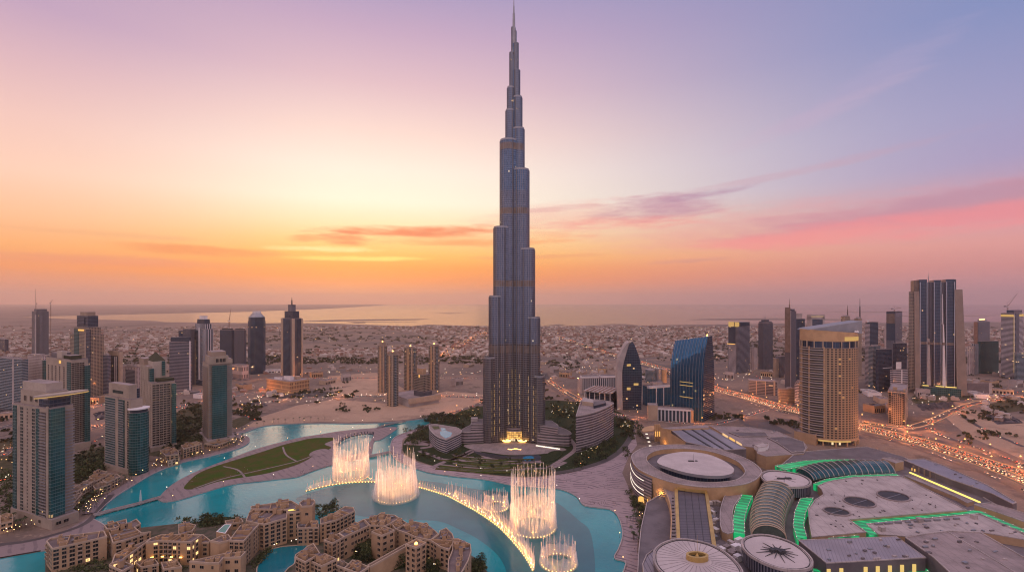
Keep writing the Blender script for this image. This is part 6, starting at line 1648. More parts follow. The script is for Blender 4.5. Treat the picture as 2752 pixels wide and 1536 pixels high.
for i in range(9):
    q = Q('E6', (1080 + i * 100, 800 - i * 7), z=25)[0]
    MB().box(q[0], q[1], 25, rp.uniform(5, 9), 1.6, 1.8, .1).build('duct', 'grey_metal', mall)
for x, y in ((1500, 770), (2060, 735), (1110, 860)):
    q = Q('E6', (x, y), z=25)[0]; MB().box(q[0], q[1], 25, 5, 4, 4, .2).build('plant_box', 'roof_pale', mall)
# long wing by the highway with its gold lit gallery
mroof('gallery_roof', 'E6', [(1340, 138), (1545, 124), (1740, 190), (2200, 395), (2500, 575), (2460, 590), (2240, 480), (1800, 330)], 26, 'roof_ribs_slant', 'roof_dark', 17)
mroof('block', 'E6', [(1110, 118), (1200, 112), (1335, 150), (1250, 170)], 29, 'roof_mauve', 'beige')
mroof('gallery_floor', 'E6', [(1395, 262), (1412, 248), (2260, 540), (2130, 578), (2040, 560)], 16.5, 'beige', 'beige')
gq = Q('E6', (1400, 270), (2120, 578), z=17.5)
MB().strip(gq, 1.2, 17, 19.2, 0, 0, 1.2).build('gallery_light', 'glow_yellow', mall)
ga = Q('E6', (1400, 232), (2330, 565), z=19)
for i in range(14):
    f = (i + .5) / 14
    x, y = ga[0][0] + (ga[1][0] - ga[0][0]) * f, ga[0][1] + (ga[1][1] - ga[0][1]) * f
    MB().box(x, y - 1, 17, 1.2, 1.2, 9).build('gallery_column', 'beige_dark', mall)
    if i > 8 or i % 3 == 0: MB().box(x + 2, y + 1, 18, 5, .5, 3.4, atan2(ga[1][1] - ga[0][1], ga[1][0] - ga[0][0])).build('gallery_window', 'glow_gold', mall)
mroof('corner_block', 'E6', [(2062, 596), (2220, 578), (2460, 645), (2620, 700), (2620, 790), (2470, 735)], 27, 'roof_mauve', 'orange_wall')
mroof('gallery_parapet', 'E6', [(1345, 300), (1400, 290), (2060, 560), (1990, 580), (1880, 520)], 22, 'roof_mauve', 'beige', 16)
# glass runway between the gold side walls
mroof('runway_roof', 'E7', [(695, 150), (1000, 180), (1085, 772), (724, 716)], 29, 'runway_roof', 'roof_dark', par=False)
mroof('side_wall', 'E7', [(655, 120), (692, 122), (722, 716), (682, 716)], 30.5, 'gold_metal', 'gold_metal', par=False)
mroof('side_wall', 'E7', [(1002, 150), (1036, 150), (1140, 800), (1088, 775)], 30.5, 'gold_metal', 'gold_metal', par=False)
for f in (.25, .5, .75):
    a = Q('E7', (695 + 305 * f, 150 + 30 * f), (724 + 361 * f, 716 + 56 * f), z=29)
    MB().strip(a, .2, 29, 29.3, 0, 0, .2).build('runway_bar', 'dark_metal', mall)
MB().strip(Q('E7', (690, 140), (1030, 180), z=31), 1.0, 30, 33, 0, 0, 1.0).build('runway_head', 'gold_metal', mall)
for f in (.2, .5, .8):
    q = Q('E7', (690 + 340 * f, 136 + 40 * f), z=30)[0]; MB().box(q[0], q[1] + .5, 33, 3, .6, .6).build('gold_lamp', 'lamp_gold', mall)
mroof('strip_roof', 'E7', [(1270, 180), (1440, 185), (1345, 340), (1322, 480), (1330, 648), (1205, 635), (1178, 480), (1195, 330)], 25.5, 'roof_mauve', 'beige', n=2)
mroof('strip_roof', 'E7', [(505, 85), (650, 120), (680, 716), (612, 720), (622, 500), (598, 290)], 26, 'roof_mauve', 'beige')
for i in range(16):
    q = Q('E7', (rp.uniform(1050, 1170), rp.uniform(230, 900)), z=18)[0]
    MB().box(q[0], q[1], 18, rp.uniform(3, 8), rp.uniform(3, 7), rp.uniform(1.5, 5), rp.uniform(0, .5)).build('cooling_plant', ('roof_pale', 'grey_metal', 'white')[i % 3], mall)
for i in range(18):
    q = Q('E7', (rp.uniform(1180, 1420), rp.uniform(680, 1000)), z=18)[0]
    MB().box(q[0], q[1], 18, rp.uniform(3, 9), rp.uniform(3, 6), rp.uniform(1.5, 6), .5).build('cooling_plant', ('roof_pale', 'roof_mauve', 'white')[i % 3], mall)
for i in range(12):
    q = Q('E7', (650, 250 + i * 40), z=26)[0]; MB().box(q[0], q[1], 26, 5, .7, .9).build('roof_louvre', 'dark_metal', mall)
# the sweeping orange lit wall and ramp on the lake side
cw = smooth_line(Q('E7', (498, 80), (548, 170), (590, 280), (612, 400), (615, 520), (605, 720), z=26), 5)
MB().strip(cw, .9, 0, 27, 0, 0, .2).build('curved_wall', 'orange_wall', mall)
for i in range(2, len(cw) - 2, 2):
    MB().box(cw[i][0] - 3, cw[i][1] - 1, 1, 1.0, 1.0, 1.6).build('wall_lamp', 'lamp_gold', mall)
lw = smooth_line(Q('E7', (350, 230), (390, 330), (430, 480), (455, 640), (430, 830), z=6), 5)
MB().strip(lw, 1.0, 0, 10, 0, 0, 1.0).build('outer_wall', 'orange_wall', mall)
for i in range(2, len(lw), 3):
    MB().box(lw[i][0] - 2.2, lw[i][1] - 1, 2, .8, .8, 5).build('wall_lamp', 'glow_gold', mall)
def flood(t, x, y, z, power, col=(1, .5, .15)):
    ld = bpy.data.lights.new('flood_lamp', 'POINT'); ld.energy = power; ld.color = col; ld.shadow_soft_size = .6
    o = bpy.data.objects.new('flood_lamp', ld); COL.objects.link(o); o.parent = t
    rx = ROOT[t.name]; o.location = (x - rx[0], y - rx[1], z - rx[2])
for i in range(3, len(cw) - 2, 5): flood(mall, cw[i][0] - 4.5, cw[i][1] - 2, 3.5, 2600)
for x, y in ((480, 900), (560, 1000), (760, 1000), (1000, 1060), (1300, 1060), (1600, 1030), (1850, 980)):
    q = Q('E4', (x, y), z=22)[0]; flood(mall, q[0], q[1] - 6, 20, 1500)
for x, y in ((540, 150), (640, 330), (800, 380)):
    q = Q('E4', (x, y), z=10)[0]; flood(mall, q[0] - 4, q[1] - 6, 9, 1800)
for x in (395, 450):
    q = Q('E7', (x, 150), z=20)[0]; MB().box(q[0], q[1] - 1, 4, 1.2, 1.2, 24).build('wall_slot', 'dark_metal', mall)

for k, bx, z in (('E6', (1500, 2500, 920, 1280), 33), ('E6', (1400, 2500, 780, 900), 25), ('E6', (300, 1400, 940, 1180), 31), ('E4', (1300, 2500, 130, 520), 19.3), ('E6', (1400, 2450, 140, 560), 26)):
    for i in range(22):
        q = Q(k, (rp.uniform(bx[0], bx[1]), rp.uniform(bx[2], bx[3])), z=z)[0]
        roofs = [o2 for o2 in mall.children if o2.name.split('.')[0] in ('slate_roof', 'step_roof', 'ribbed_box', 'flat_roof', 'gallery_roof')]
        ok = False
        for o2 in roofs:
            top = max(o2.data.polygons, key=lambda f: (len(f.vertices) > 4, f.area) if abs(f.normal.z) > .9 else (False, 0))
            pl = [tuple(o2.data.vertices[v].co + Vector(ROOT[mall.name]))[:2] for v in top.vertices]
            if abs(o2.data.vertices[top.vertices[0]].co.z - z) < .6 and inside(q, pl): ok = True
        if ok: MB().box(q[0], q[1], z, rp.uniform(1.5, 5), rp.uniform(1, 2.5), rp.uniform(.6, 1.8), .2 + rp.uniform(-.1, .1)).build('roof_unit', ('grey_metal', 'roof_pale', 'roof_dark')[i % 3], mall)
# ------------------------------------------------------------------ fountains
wm_, t_ = new_mat('jet_water')
df = t_.n('ShaderNodeBsdfDiffuse', i_Color=(.95, .93, .9, 1))
tr = t_.n('ShaderNodeBsdfTranslucent', i_Color=(.95, .93, .9, 1))
a1_ = t_.n('ShaderNodeMixShader', i_Fac=.5)
wm_.node_tree.links.new(df.outputs[0], a1_.inputs[1]); wm_.node_tree.links.new(tr.outputs[0], a1_.inputs[2])
tp = t_.n('ShaderNodeBsdfTransparent')
a2_ = t_.n('ShaderNodeMixShader', i_Fac=.34)
wm_.node_tree.links.new(tp.outputs[0], a2_.inputs[1]); wm_.node_tree.links.new(a1_.outputs[0], a2_.inputs[2])
finish(wm_, t_, a2_.outputs[0])
wm2, t_ = new_mat('spray')
df = t_.n('ShaderNodeBsdfDiffuse', i_Color=(.95, .93, .9, 1))
tr = t_.n('ShaderNodeBsdfTranslucent', i_Color=(.95, .93, .9, 1))
a1_ = t_.n('ShaderNodeMixShader', i_Fac=.5)
wm2.node_tree.links.new(df.outputs[0], a1_.inputs[1]); wm2.node_tree.links.new(tr.outputs[0], a1_.inputs[2])
tp = t_.n('ShaderNodeBsdfTransparent')
a2_ = t_.n('ShaderNodeMixShader', i_Fac=.11)
wm2.node_tree.links.new(tp.outputs[0], a2_.inputs[1]); wm2.node_tree.links.new(a1_.outputs[0], a2_.inputs[2])
finish(wm2, t_, a2_.outputs[0])
fr_ = R.Random(5)
def lamp(t, x, y, z, power, col=(1, .40, .09), r=.8):
    """Underwater style uplighter: a wide spot aimed straight up through the jets."""
    ld = bpy.data.lights.new('flood_lamp', 'SPOT')
    ld.energy = power; ld.color = col; ld.shadow_soft_size = r; ld.spot_size = radians(112); ld.spot_blend = .7
    o = bpy.data.objects.new('flood_lamp', ld)
    COL.objects.link(o); o.parent = t
    rx = ROOT[t.name]; o.location = (x - rx[0], y - rx[1], z - rx[2]); o.rotation_euler = (pi, 0, 0)
mv, t_ = new_mat('mist')
pv_ = t_.n('ShaderNodeVolumePrincipled', i_Color=(1, .97, .94, 1), i_Density=.075, i_Anisotropy=.0)
oo_ = t_.n('ShaderNodeOutputMaterial'); mv.node_tree.links.new(pv_.outputs[0], oo_.inputs['Volume'])
def mist_ring(t, cx, cy, r0, w0, w1, h, n=40):
    """Closed ring of drifting spray, thick at the water and thin at the top, uneven in height."""
    m = MB(); hs = [h * fr_.uniform(.72, 1.0) for _ in range(n)]
    for i in range(n):
        j = (i + 1) % n
        A, B = 2 * pi * i / n, 2 * pi * j / n
        q = lambda a, r, z: (cx + r * cos(a), cy + r * sin(a), z)
        prof = lambda a, hh: [q(a, r0 - w0, .25), q(a, r0 + w0, .25), q(a, r0 + (w0 + w1) * .5, hh * .45), q(a, r0 + w1, hh), q(a, r0 - w1, hh), q(a, r0 - (w0 + w1) * .5, hh * .45)]
        p, s_ = prof(A, hs[i]), prof(B, hs[j])
        for k in range(6):
            l = (k + 1) % 6
            m.face([p[k], s_[k], s_[l], p[l]])
    m.build('mist', 'mist', t, kind='stuff')
def jet(x, y, z0, h, r0, r1, lean=(0, 0)):
    m = MB()
    n = 5
    for i in range(n):
        f0, f1 = i / n, (i + 1) / n
        m.tube((x + lean[0] * f0 ** 2, y + lean[1] * f0 ** 2, z0 + h * f0), (x + lean[0] * f1 ** 2, y + lean[1] * f1 ** 2, z0 + h * f1), r0 + (r1 - r0) * f0 ** 1.5 , r0 + (r1 - r0) * f1 ** 1.5, 5)
    return m
def ring_fountain(px, py, wpx, h, njet, label, flare=0.0, vary=.12, nl=6, power=9000, nspray=420, mist=.55):
    c = P(px, py, .2)
    rad = wpx / 2 * c[1] / F
    t = thing('ring_fountain', label, 'fountain', (c[0], c[1], .2), 'fountains playing on the lake')
    MB().ring(oval(c[0], c[1], rad + .9, rad + .9, 0, 48), oval(c[0], c[1], rad - .9, rad - .9, 0, 48), .1, .55, 0).build('nozzle_ring', 'dark_metal', t)
    for i in range(min(40, njet + 8)):
        a = 2 * pi * i / min(40, njet + 8)
        MB().cyl(c[0] + (rad + .4) * cos(a), c[1] + (rad + .4) * sin(a), .55, 1.35, .62, .45, 6).build('lamp', 'lamp_fountain', t)
    for i in range(njet):
        a = 2 * pi * (i + .5) / njet
        hh = h * (1 - vary * fr_.random())
        jet(c[0] + rad * cos(a), c[1] + rad * sin(a), .3, hh, .62, .30, (fr_.uniform(-1, 1), fr_.uniform(-.6, .6))).build('water_jet', 'jet_water', t)
    sp = MB()                                         # falling spray: many short uneven threads around and inside the ring
    for i in range(nspray):
        a = fr_.random() * 2 * pi
        k = fr_.random()
        hh = h * mist * fr_.random() ** 1.1 + 1.5
        out = rad + fr_.gauss(0, .9) + flare * (1 - hh / (h * mist + 2)) * fr_.random() * rad * .35
        x, y = c[0] + out * cos(a), c[1] + out * sin(a)
        sp.tube((x, y, .2), (x + fr_.uniform(-.5, .5), y, hh), fr_.uniform(.6, 1.5), .3, 5)
    for i in range(nspray // 3):
        a = fr_.random() * 2 * pi
        z1 = h * fr_.uniform(.45, .97); z0 = z1 - h * fr_.uniform(.1, .4)
        x, y = c[0] + rad * cos(a) + fr_.uniform(-.6, .6), c[1] + rad * sin(a) + fr_.uniform(-.6, .6)
        sp.tube((x, y, max(.3, z0)), (x, y, z1), fr_.uniform(.6, 1.3), .25, 5)
    sp.build('spray', 'spray', t, kind='stuff')
    mist_ring(t, c[0], c[1], rad, 2.6 + flare * 3.5, 1.0, h * mist)
    for i in range(nl):
        a = 2 * pi * (i + .5) / nl
        lamp(t, c[0] + (rad - 3) * cos(a), c[1] + (rad - 3) * sin(a), 2.2, power)
        if h > 40: lamp(t, c[0] + (rad - 9) * cos(a + .4), c[1] + (rad - 9) * sin(a + .4), 1.5, power * 1.6, (1, .52, .22))
    return t
ring_fountain(944, 1279, 88, 58, 28, 'tall ring fountain of straight jets nearest the lawn island', 0, .06, power=36000, nspray=330, mist=.6)
ring_fountain(1065, 1331, 98, 60, 30, 'tall ring fountain with a flaring misty foot in the middle of the long arc', 1.0, .28, power=36000, nspray=380, mist=.6)
ring_fountain(1432, 1415, 116, 66, 34, 'tallest ring fountain at the right, straight pink jets in a wide circle', .15, .1, power=36000, nspray=330, mist=.5)
ring_fountain(1333, 1361, 62, 20, 18, 'small low ring fountain behind the arc of jets', .1, .2, 5, 17000, 150, .6)
ring_fountain(1501, 1512, 90, 23, 20, 'small low ring fountain at the bottom edge in front of the tall ones', .1, .2, 5, 17000, 170, .6)
arc_px = smooth_line([(821, 1319), (881, 1304), (945, 1295.5), (1008, 1294), (1071, 1299), (1127, 1308), (1200, 1330), (1231, 1345), (1286, 1375), (1340, 1413), (1376, 1449), (1403, 1481), (1420, 1506), (1434, 1532)], 12)
al = [P(x, y, .2)[:2] for x, y in arc_px]
fa = thing('arc_fountain', 'long curved row of golden lit jets sweeping across the lake', 'fountain', (*al[60], .2), 'fountains playing on the lake')
MB().strip(al, .3, .1, .6, 0, 0, .9).build('nozzle_bar', 'dark_metal', fa)
tot = [0.0]
for a, b in zip(al, al[1:]): tot.append(tot[-1] + hypot(b[0] - a[0], b[1] - a[1]))
def along(line, tot, d):
    for i in range(len(line) - 1):
        if tot[i + 1] >= d:
            f = (d - tot[i]) / max(1e-6, tot[i + 1] - tot[i])
            return (line[i][0] + (line[i + 1][0] - line[i][0]) * f, line[i][1] + (line[i + 1][1] - line[i][1]) * f, atan2(line[i + 1][1] - line[i][1], line[i + 1][0] - line[i][0]))
    return (*line[-1], 0)
n_ = 96
sp = MB()
for i in range(n_):
    d = tot[-1] * (i + .5) / n_
    x, y, a = along(al, tot, d)
    f = i / n_
    h = (13 + 5 * sin(f * 9)) if f < .5 else 15 + 13 * sin(min(1, (f - .45) / .45) * pi * .75)
    h *= fr_.uniform(.75, 1.05)
    jet(x, y, .3, h, .55, .2, (fr_.uniform(-.5, 1.2), 0)).build('water_jet', 'jet_water', fa)
    MB().cyl(x - .5, y - 1.2, .4, 1.2, .6, .45, 6).build('lamp', 'lamp_fountain', fa)
    for k in range(5 if f > .5 else 3):
        xx_, yy_ = x + fr_.uniform(-1.6, 1.6), y + fr_.uniform(-.8, .8)
        sp.tube((xx_, yy_, .2), (xx_ + fr_.uniform(0, 1.5), yy_, h * fr_.uniform(.25, .85)), fr_.uniform(.6, 1.3), .2, 4)
    if i % 2 == 1:
        lamp(fa, x + .6, y - 2.2, 2.0, 9000 if f < .5 else 21000)
sp.build('spray', 'spray', fa, kind='stuff')
MB().strip(al, .15, .6, .95, 0, 0, .5).build('light_bar', 'glow_gold', fa)
am = MB(); sec = []
for i in range(0, len(al), 2):
    x, y, a = along(al, tot, tot[i]); f = i / len(al); hh = (6 + 2 * sin(f * 25)) if f < .5 else 9 + 7 * sin(min(1, (f - .45) / .45) * pi * .75)
    n_x, n_y = -sin(a), cos(a)
    sec.append([(x - n_x * 1.6, y - n_y * 1.6, .3), (x + n_x * 1.6, y + n_y * 1.6, .3), (x + n_x * .6 + .8, y + n_y * .6, hh), (x - n_x * .6 + .8, y - n_y * .6, hh)])
for p, q in zip(sec, sec[1:]):
    for k in range(4): am.face([p[k], p[(k + 1) % 4], q[(k + 1) % 4], q[k]])
am.face(sec[0][::-1]); am.face(sec[-1])
am.build('mist', 'mist', fa, kind='stuff')
q = P(376, 1350)
lf = thing('single_jet_fountain', 'lone thin white jet rising beside the footbridge', 'fountain', (q[0], q[1], .2), 'fountains playing on the lake')
MB().cyl(q[0], q[1], 0, .6, 1.2, n=10).build('nozzle_ring', 'dark_metal', lf)
jet(q[0], q[1] + 1, .3, 15, 1.5, .5).build('water_jet', 'jet_water', lf)
# footbridges
def bridge(line, w, z, label):
    L_ = smooth_line(line, 6)
    t = thing('footbridge', label, 'bridge', (*L_[len(L_) // 2], 0))
    MB().strip(L_, w / 2, z - .8, z, 0, 1, w / 2).build('deck', ['concrete', 'paving_plain'], t)
    for s_ in (1, -1):
        off = MB().ribbon(L_, w / 2 * s_, z, 0, -w / 2 * s_)[1]
        MB().strip([p[:2] for p in off], .12, z, z + 1.1, 0, 0, .12).build('railing', 'concrete', t)
    for p in L_[1:-1:2]:
        MB().box(p[0], p[1], -.5, 1.4, w * .8, z - .3).build('pier', 'concrete', t)
bridge(S((252, 1388), (310, 1372), (370, 1357), (432, 1339)), 5, 2.2, 'long low footbridge from the left bank to the lawn island tip')
bridge(S((994, 1228), (1020, 1223), (1054, 1216)), 5, 2.4, 'short footbridge between the lawn island and the park')
bridge(S((1015, 1152), (1040, 1143), (1090, 1133)), 4, 2.0, 'thin causeway bridge at the far end of the lawn island')

# ------------------------------------------------------------------ trees
def tree_proto(name, h, w, n, mat, seed, low=.35, label='', tall=1.0):
    rr = R.Random(seed)
    t = thing(name, label, 'tree', (0, 0, 0))
    m = MB().tube((0, 0, 0), (.1, .1, h * .45), .32, .2, 6)
    for i in range(5):
        a = rr.uniform(0, 6.28); m.tube((.1, .1, h * rr.uniform(.3, .45)), (w * .35 * cos(a), w * .35 * sin(a), h * rr.uniform(.6, .8)), .14, .05, 4)
    m.build('trunk', 'bark', t)
    c = MB()
    cl = [(rr.uniform(-.5, .5) * w * .75, rr.uniform(-.5, .5) * w * .75, h * (low + (1 - low) * rr.uniform(.15, .85) * tall), rr.uniform(.16, .34) * w) for _ in range(9)]
    for i in range(n):
        cx_, cy_, cz_, cr = rr.choice(cl)
        d = Vector((rr.gauss(0, 1), rr.gauss(0, 1), rr.gauss(0, .8))).normalized() * cr * rr.uniform(.6, 1.05)
        p = Vector((cx_, cy_, cz_)) + d
        u = Vector((rr.gauss(0, 1), rr.gauss(0, 1), rr.gauss(0, 1))).normalized()
        v = u.cross(Vector((rr.gauss(0, 1), rr.gauss(0, 1), rr.gauss(0, 1)))).normalized()
        s_ = rr.uniform(.35, .75) * w / 7
        c.face([p + u * s_, p + v * s_ * .7, p - u * s_, p - v * s_ * .7])
    c.build('crown', mat, t)
    return t
def palm_proto(seed, h):
    rr = R.Random(seed)
    t = thing('palm_tree', '', 'tree', (0, 0, 0))
    m = MB()
    for i in range(4):
        m.tube((.15 * i * .3, 0, h * i / 4), (.15 * (i + 1) * .3, 0, h * (i + 1) / 4), .28 - i * .03, .25 - i * .03, 6)
    m.build('trunk', 'bark', t)
    c = MB()
    for i in range(16):
        a = 6.283 * i / 16 + rr.uniform(-.15, .15); up = rr.uniform(-.2, .9)
        p0 = Vector((.2, 0, h)); prev = p0; dirx = Vector((cos(a), sin(a), 0)); sd_ = Vector((-sin(a), cos(a), 0))
        wprev = .12
        for k in range(1, 5):
            f = k / 4
            q = p0 + dirx * 3.2 * f + Vector((0, 0, up * 1.8 * f - 2.6 * f * f * (1.1 - up * .4)))
            w_ = .55 * (1 - abs(f - .45) * 1.5)
            w_ = max(w_, .06)
            c.face([prev + sd_ * wprev, q + sd_ * w_, q - sd_ * w_, prev - sd_ * wprev])
            prev, wprev = q, w_
    c.build('crown', 'palm_leaf', t)
    return t
GT, GP = 'broad trees around the lake and park', 'palm trees along the promenades'
protos = [tree_proto('broadleaf_tree', 8, 8, 190, 'leaf', 1, label='bushy dark green tree among its like in the gardens'), tree_proto('broadleaf_tree', 6.5, 7, 170, 'leaf_dark', 2, label='bushy dark green tree among its like in the gardens'), tree_proto('broadleaf_tree', 9.5, 7, 190, 'leaf', 3, .3, label='bushy dark green tree among its like in the gardens')]
palms = [palm_proto(5, 9), palm_proto(6, 11)]
tr_ = R.Random(77)
NTREE = [0, 0]
def plant(x, y, kind=0, z=.3, sc=None):
    lim = (298, 240)[kind]
    if NTREE[kind] >= lim: return False
    NTREE[kind] += 1
    pr = tr_.choice(protos if kind == 0 else palms)
    place(pr, x, y, z, tr_.uniform(0, 6.28), sc or tr_.uniform(.7, 1.25), 'bushy dark green tree among its like in the gardens' if kind == 0 else 'feathery palm on a bare trunk along the waterside', GT if kind == 0 else GP)
    return True
def plant_in(k, box, n, kind=0, z=.3, sc=None):
    poly = Q(k, *box, z=z)
    xs = [p[0] for p in poly]; ys = [p[1] for p in poly]
    done = 0
    for _ in range(n * 12):
        if done >= n: break
        x, y = tr_.uniform(min(xs), max(xs)), tr_.uniform(min(ys), max(ys))
        if inside((x, y), poly):
            plant(x, y, kind, z, sc * tr_.uniform(.8, 1.2) if sc else None); done += 1
plant_in('C6', [(250, 520), (560, 440), (580, 520), (300, 570)], 9, z=1.6, sc=.9)
plant_in('C6', [(1890, 380), (2200, 280), (2240, 330), (1950, 480)], 8, z=1.6, sc=1.0)
plant_in('C7', [(640, 680), (1000, 540), (1100, 700), (1150, 760), (980, 820), (840, 760)], 20, z=1.6, sc=1.2)
plant_in('C7', [(1200, 860), (1480, 660), (1500, 860), (1200, 930)], 12, z=1.6, sc=1.15)
plant_in('C7', [(1750, 700), (1950, 760), (1900, 930), (1680, 930)], 12, z=1.6, sc=1.15)
plant_in('C7', [(2330, 790), (2470, 800), (2480, 960), (2330, 960)], 7, z=1.6, sc=1.1)
plant_in('D5', [(120, 480), (350, 420), (370, 560), (140, 600)], 16)
plant_in('D5', [(290, 350), (420, 310), (560, 300), (560, 400), (380, 430)], 16, sc=1.2)
plant_in('D5', [(560, 300), (860, 230), (960, 250), (900, 350), (700, 400)], 16)
plant_in('D5', [(1700, 200), (1950, 230), (1940, 480), (1780, 400)], 14)
plant_in('D5', [(1940, 740), (2350, 560), (2430, 620), (2300, 760), (1950, 870)], 34)
plant_in('D5', [(2390, 330), (2500, 340), (2530, 440), (2420, 470)], 10)
plant_in('D5', [(260, 660), (400, 720), (560, 790), (420, 850), (250, 780)], 14, sc=.7)
plant_in('D5', [(580, 690), (780, 690), (780, 780), (620, 800)], 8, sc=.7)
plant_in('D5', [(850, 760), (1700, 800), (1700, 880), (900, 900)], 22, sc=.55)
plant_in('E4', [(30, 60), (330, 100), (380, 300), (160, 300)], 14, sc=1.1)
plant_in('E4', [(60, 420), (170, 430), (200, 560), (110, 600)], 6)
plant_in('E7', [(90, 180), (150, 150), (330, 420), (400, 700), (330, 760), (200, 400)], 24, sc=.75)
plant_in('C4', [(715, 640), (945, 600), (950, 830), (720, 870)], 20, sc=1.1)
plant_in('C3', [(610, 820), (860, 720), (880, 900), (620, 960)], 14, sc=1.2)
plant_in('C3', [(0, 900), (110, 860), (108, 1150), (0, 1180)], 10, sc=1.2)
plant_in('C6', [(1010, 1050), (1250, 880), (1270, 930), (1060, 1150)], 8, z=1.7, sc=.6)
plant_in('C3', [(600, 800), (860, 720), (870, 830), (620, 930)], 14)
plant_in('C4', [(715, 720), (940, 690), (950, 800), (720, 860)], 18, sc=1.1)
plant_in('C4', [(715, 660), (940, 590), (945, 640), (720, 690)], 6)
plant_in('C5', [(950, 360), (1250, 220), (1300, 260), (1000, 520)], 12, sc=.9)
plant_in('C3', [(0, 1240), (250, 1240), (240, 1320), (0, 1340)], 10, 1)
for i, (x, y, a) in enumerate([along(lb, [0] + [sum(hypot(lb[j + 1][0] - lb[j][0], lb[j + 1][1] - lb[j][1]) for j in range(k + 1)) for k in range(len(lb) - 1)], 12 * k + 5) for k in range(46)]):
    plant(x - sin(a) * tr_.uniform(5, 20), y + cos(a) * tr_.uniform(5, 20), 1, 1.1, tr_.uniform(.6, .9))
plant_in('C3', [(640, 1180), (760, 1040), (1180, 800), (1240, 780), (1200, 860), (900, 1010), (700, 1200)], 40, 1, 1.1, .75)
plant_in('C4', [(440, 1060), (640, 960), (1000, 880), (1280, 800), (1320, 840), (1000, 950), (640, 1040)], 34, 1, 1.1, .7)
plant_in('E7', [(60, 380), (200, 330), (330, 760), (180, 800)], 22, 1, .5, .7)
plant_in('D5', [(900, 900), (2000, 890), (2000, 920), (1000, 950)], 10, 1, .5, .6)
plant_in('E5', [(1420, 250), (1900, 250), (2000, 300), (1600, 420), (1420, 400)], 14, sc=1.3)
plant_in('E5', [(2300, 330), (2560, 280), (2576, 400), (2350, 420)], 8, sc=1.4)
plant_in('E5', [(1960, 690), (2120, 720), (2130, 760), (1980, 730)], 4, sc=1.4)
plant_in('E5', [(0, 450), (330, 540), (330, 580), (0, 480)], 12, sc=.9)

for a in ([(520, 1312), (600, 1285), (700, 1262), (800, 1238), (842, 1222)], [(600, 1252), (640, 1262), (660, 1284)], [(760, 1200), (770, 1222), (800, 1240)]):
    struct(MB().ribbon(smooth_line(S(*a, z=1.6), 5), 1.4, 1.62)[0], 'path', 'paving_plain')
shr = MB()
def shrubs(k, box, n, s0, z=.3):
    poly = Q(k, *box, z=z); xs = [p[0] for p in poly]; ys = [p[1] for p in poly]; d = 0
    for _ in range(n * 12):
        if d >= n: break
        x, y = tr_.uniform(min(xs), max(xs)), tr_.uniform(min(ys), max(ys))
        if not inside((x, y), poly): continue
        d += 1
        s_ = s0 * tr_.uniform(.6, 1.3)
        for _j in range(26):
            p = Vector((x + tr_.gauss(0, s_ * .5), y + tr_.gauss(0, s_ * .5), z + tr_.uniform(.2, s_)))
            u = Vector((tr_.gauss(0, 1), tr_.gauss(0, 1), tr_.gauss(0, .7))).normalized() * s_ * .22
            v = u.cross(Vector((tr_.gauss(0, 1), tr_.gauss(0, 1), tr_.gauss(0, 1)))).normalized() * s_ * .22
            shr.face([p + u, p + v, p - u, p - v])
for a_ in (('C6', [(250, 520), (560, 440), (880, 470), (860, 520), (580, 560), (300, 600)], 26, 4, 1.6), ('C7', [(640, 690), (1000, 545), (1100, 700), (1150, 760), (980, 820), (840, 770)], 40, 3.5, 1.6), ('C7', [(1180, 870), (1490, 660), (1500, 870), (1200, 940)], 26, 3.5, 1.6), ('C7', [(1740, 690), (1960, 770), (1900, 940), (1670, 940)], 26, 3.5, 1.6), ('C6', [(960, 1130), (1250, 880), (1290, 920), (1060, 1160)], 20, 3, 1.6),
           ('C5', [(1850, 1120), (2576, 1080), (2576, 1319), (1900, 1319)], 34, 3.5, 1.6), ('C5', [(760, 1240), (1500, 1130), (1500, 1319), (760, 1319)], 24, 3.5, 1.6), ('C6', [(0, 480), (250, 500), (240, 560), (0, 560)], 12, 3.5, 1.6), ('C5', [(950, 360), (1250, 220), (1300, 260), (1000, 520)], 30, 5, .3), ('C3', [(610, 800), (870, 720), (880, 900), (620, 960)], 40, 6, .3), ('C4', [(715, 690), (945, 640), (950, 830), (720, 880)], 46, 6, .3),
           ('C3', [(0, 860), (112, 840), (108, 1190), (0, 1240)], 30, 6, .3), ('D5', [(100, 480), (350, 420), (370, 600), (130, 640)], 30, 5, .3), ('D5', [(560, 300), (950, 230), (960, 380), (600, 420)], 34, 5, .3), ('D5', [(1640, 190), (1950, 230), (1940, 500), (1640, 400)], 34, 5, .3), ('D5', [(1940, 740), (2350, 560), (2430, 620), (2300, 780), (1950, 890)], 46, 5, .3), ('D5', [(260, 660), (900, 760), (1750, 800), (1750, 890), (900, 920), (300, 800)], 50, 3, .4),
           ('E7', [(90, 180), (150, 150), (330, 420), (400, 720), (320, 780), (200, 400)], 50, 3.5, .4), ('C6', [(1860, 380), (2220, 280), (2240, 340), (1950, 490)], 16, 4, 1.6), ('C7', [(2330, 780), (2480, 800), (2490, 960), (2330, 960)], 16, 4, 1.6), ('E4', [(20, 60), (330, 100), (380, 320), (160, 320)], 30, 5, .3)):
    shrubs(*a_)
struct(shr, 'shrubs', 'leaf', 'stuff')
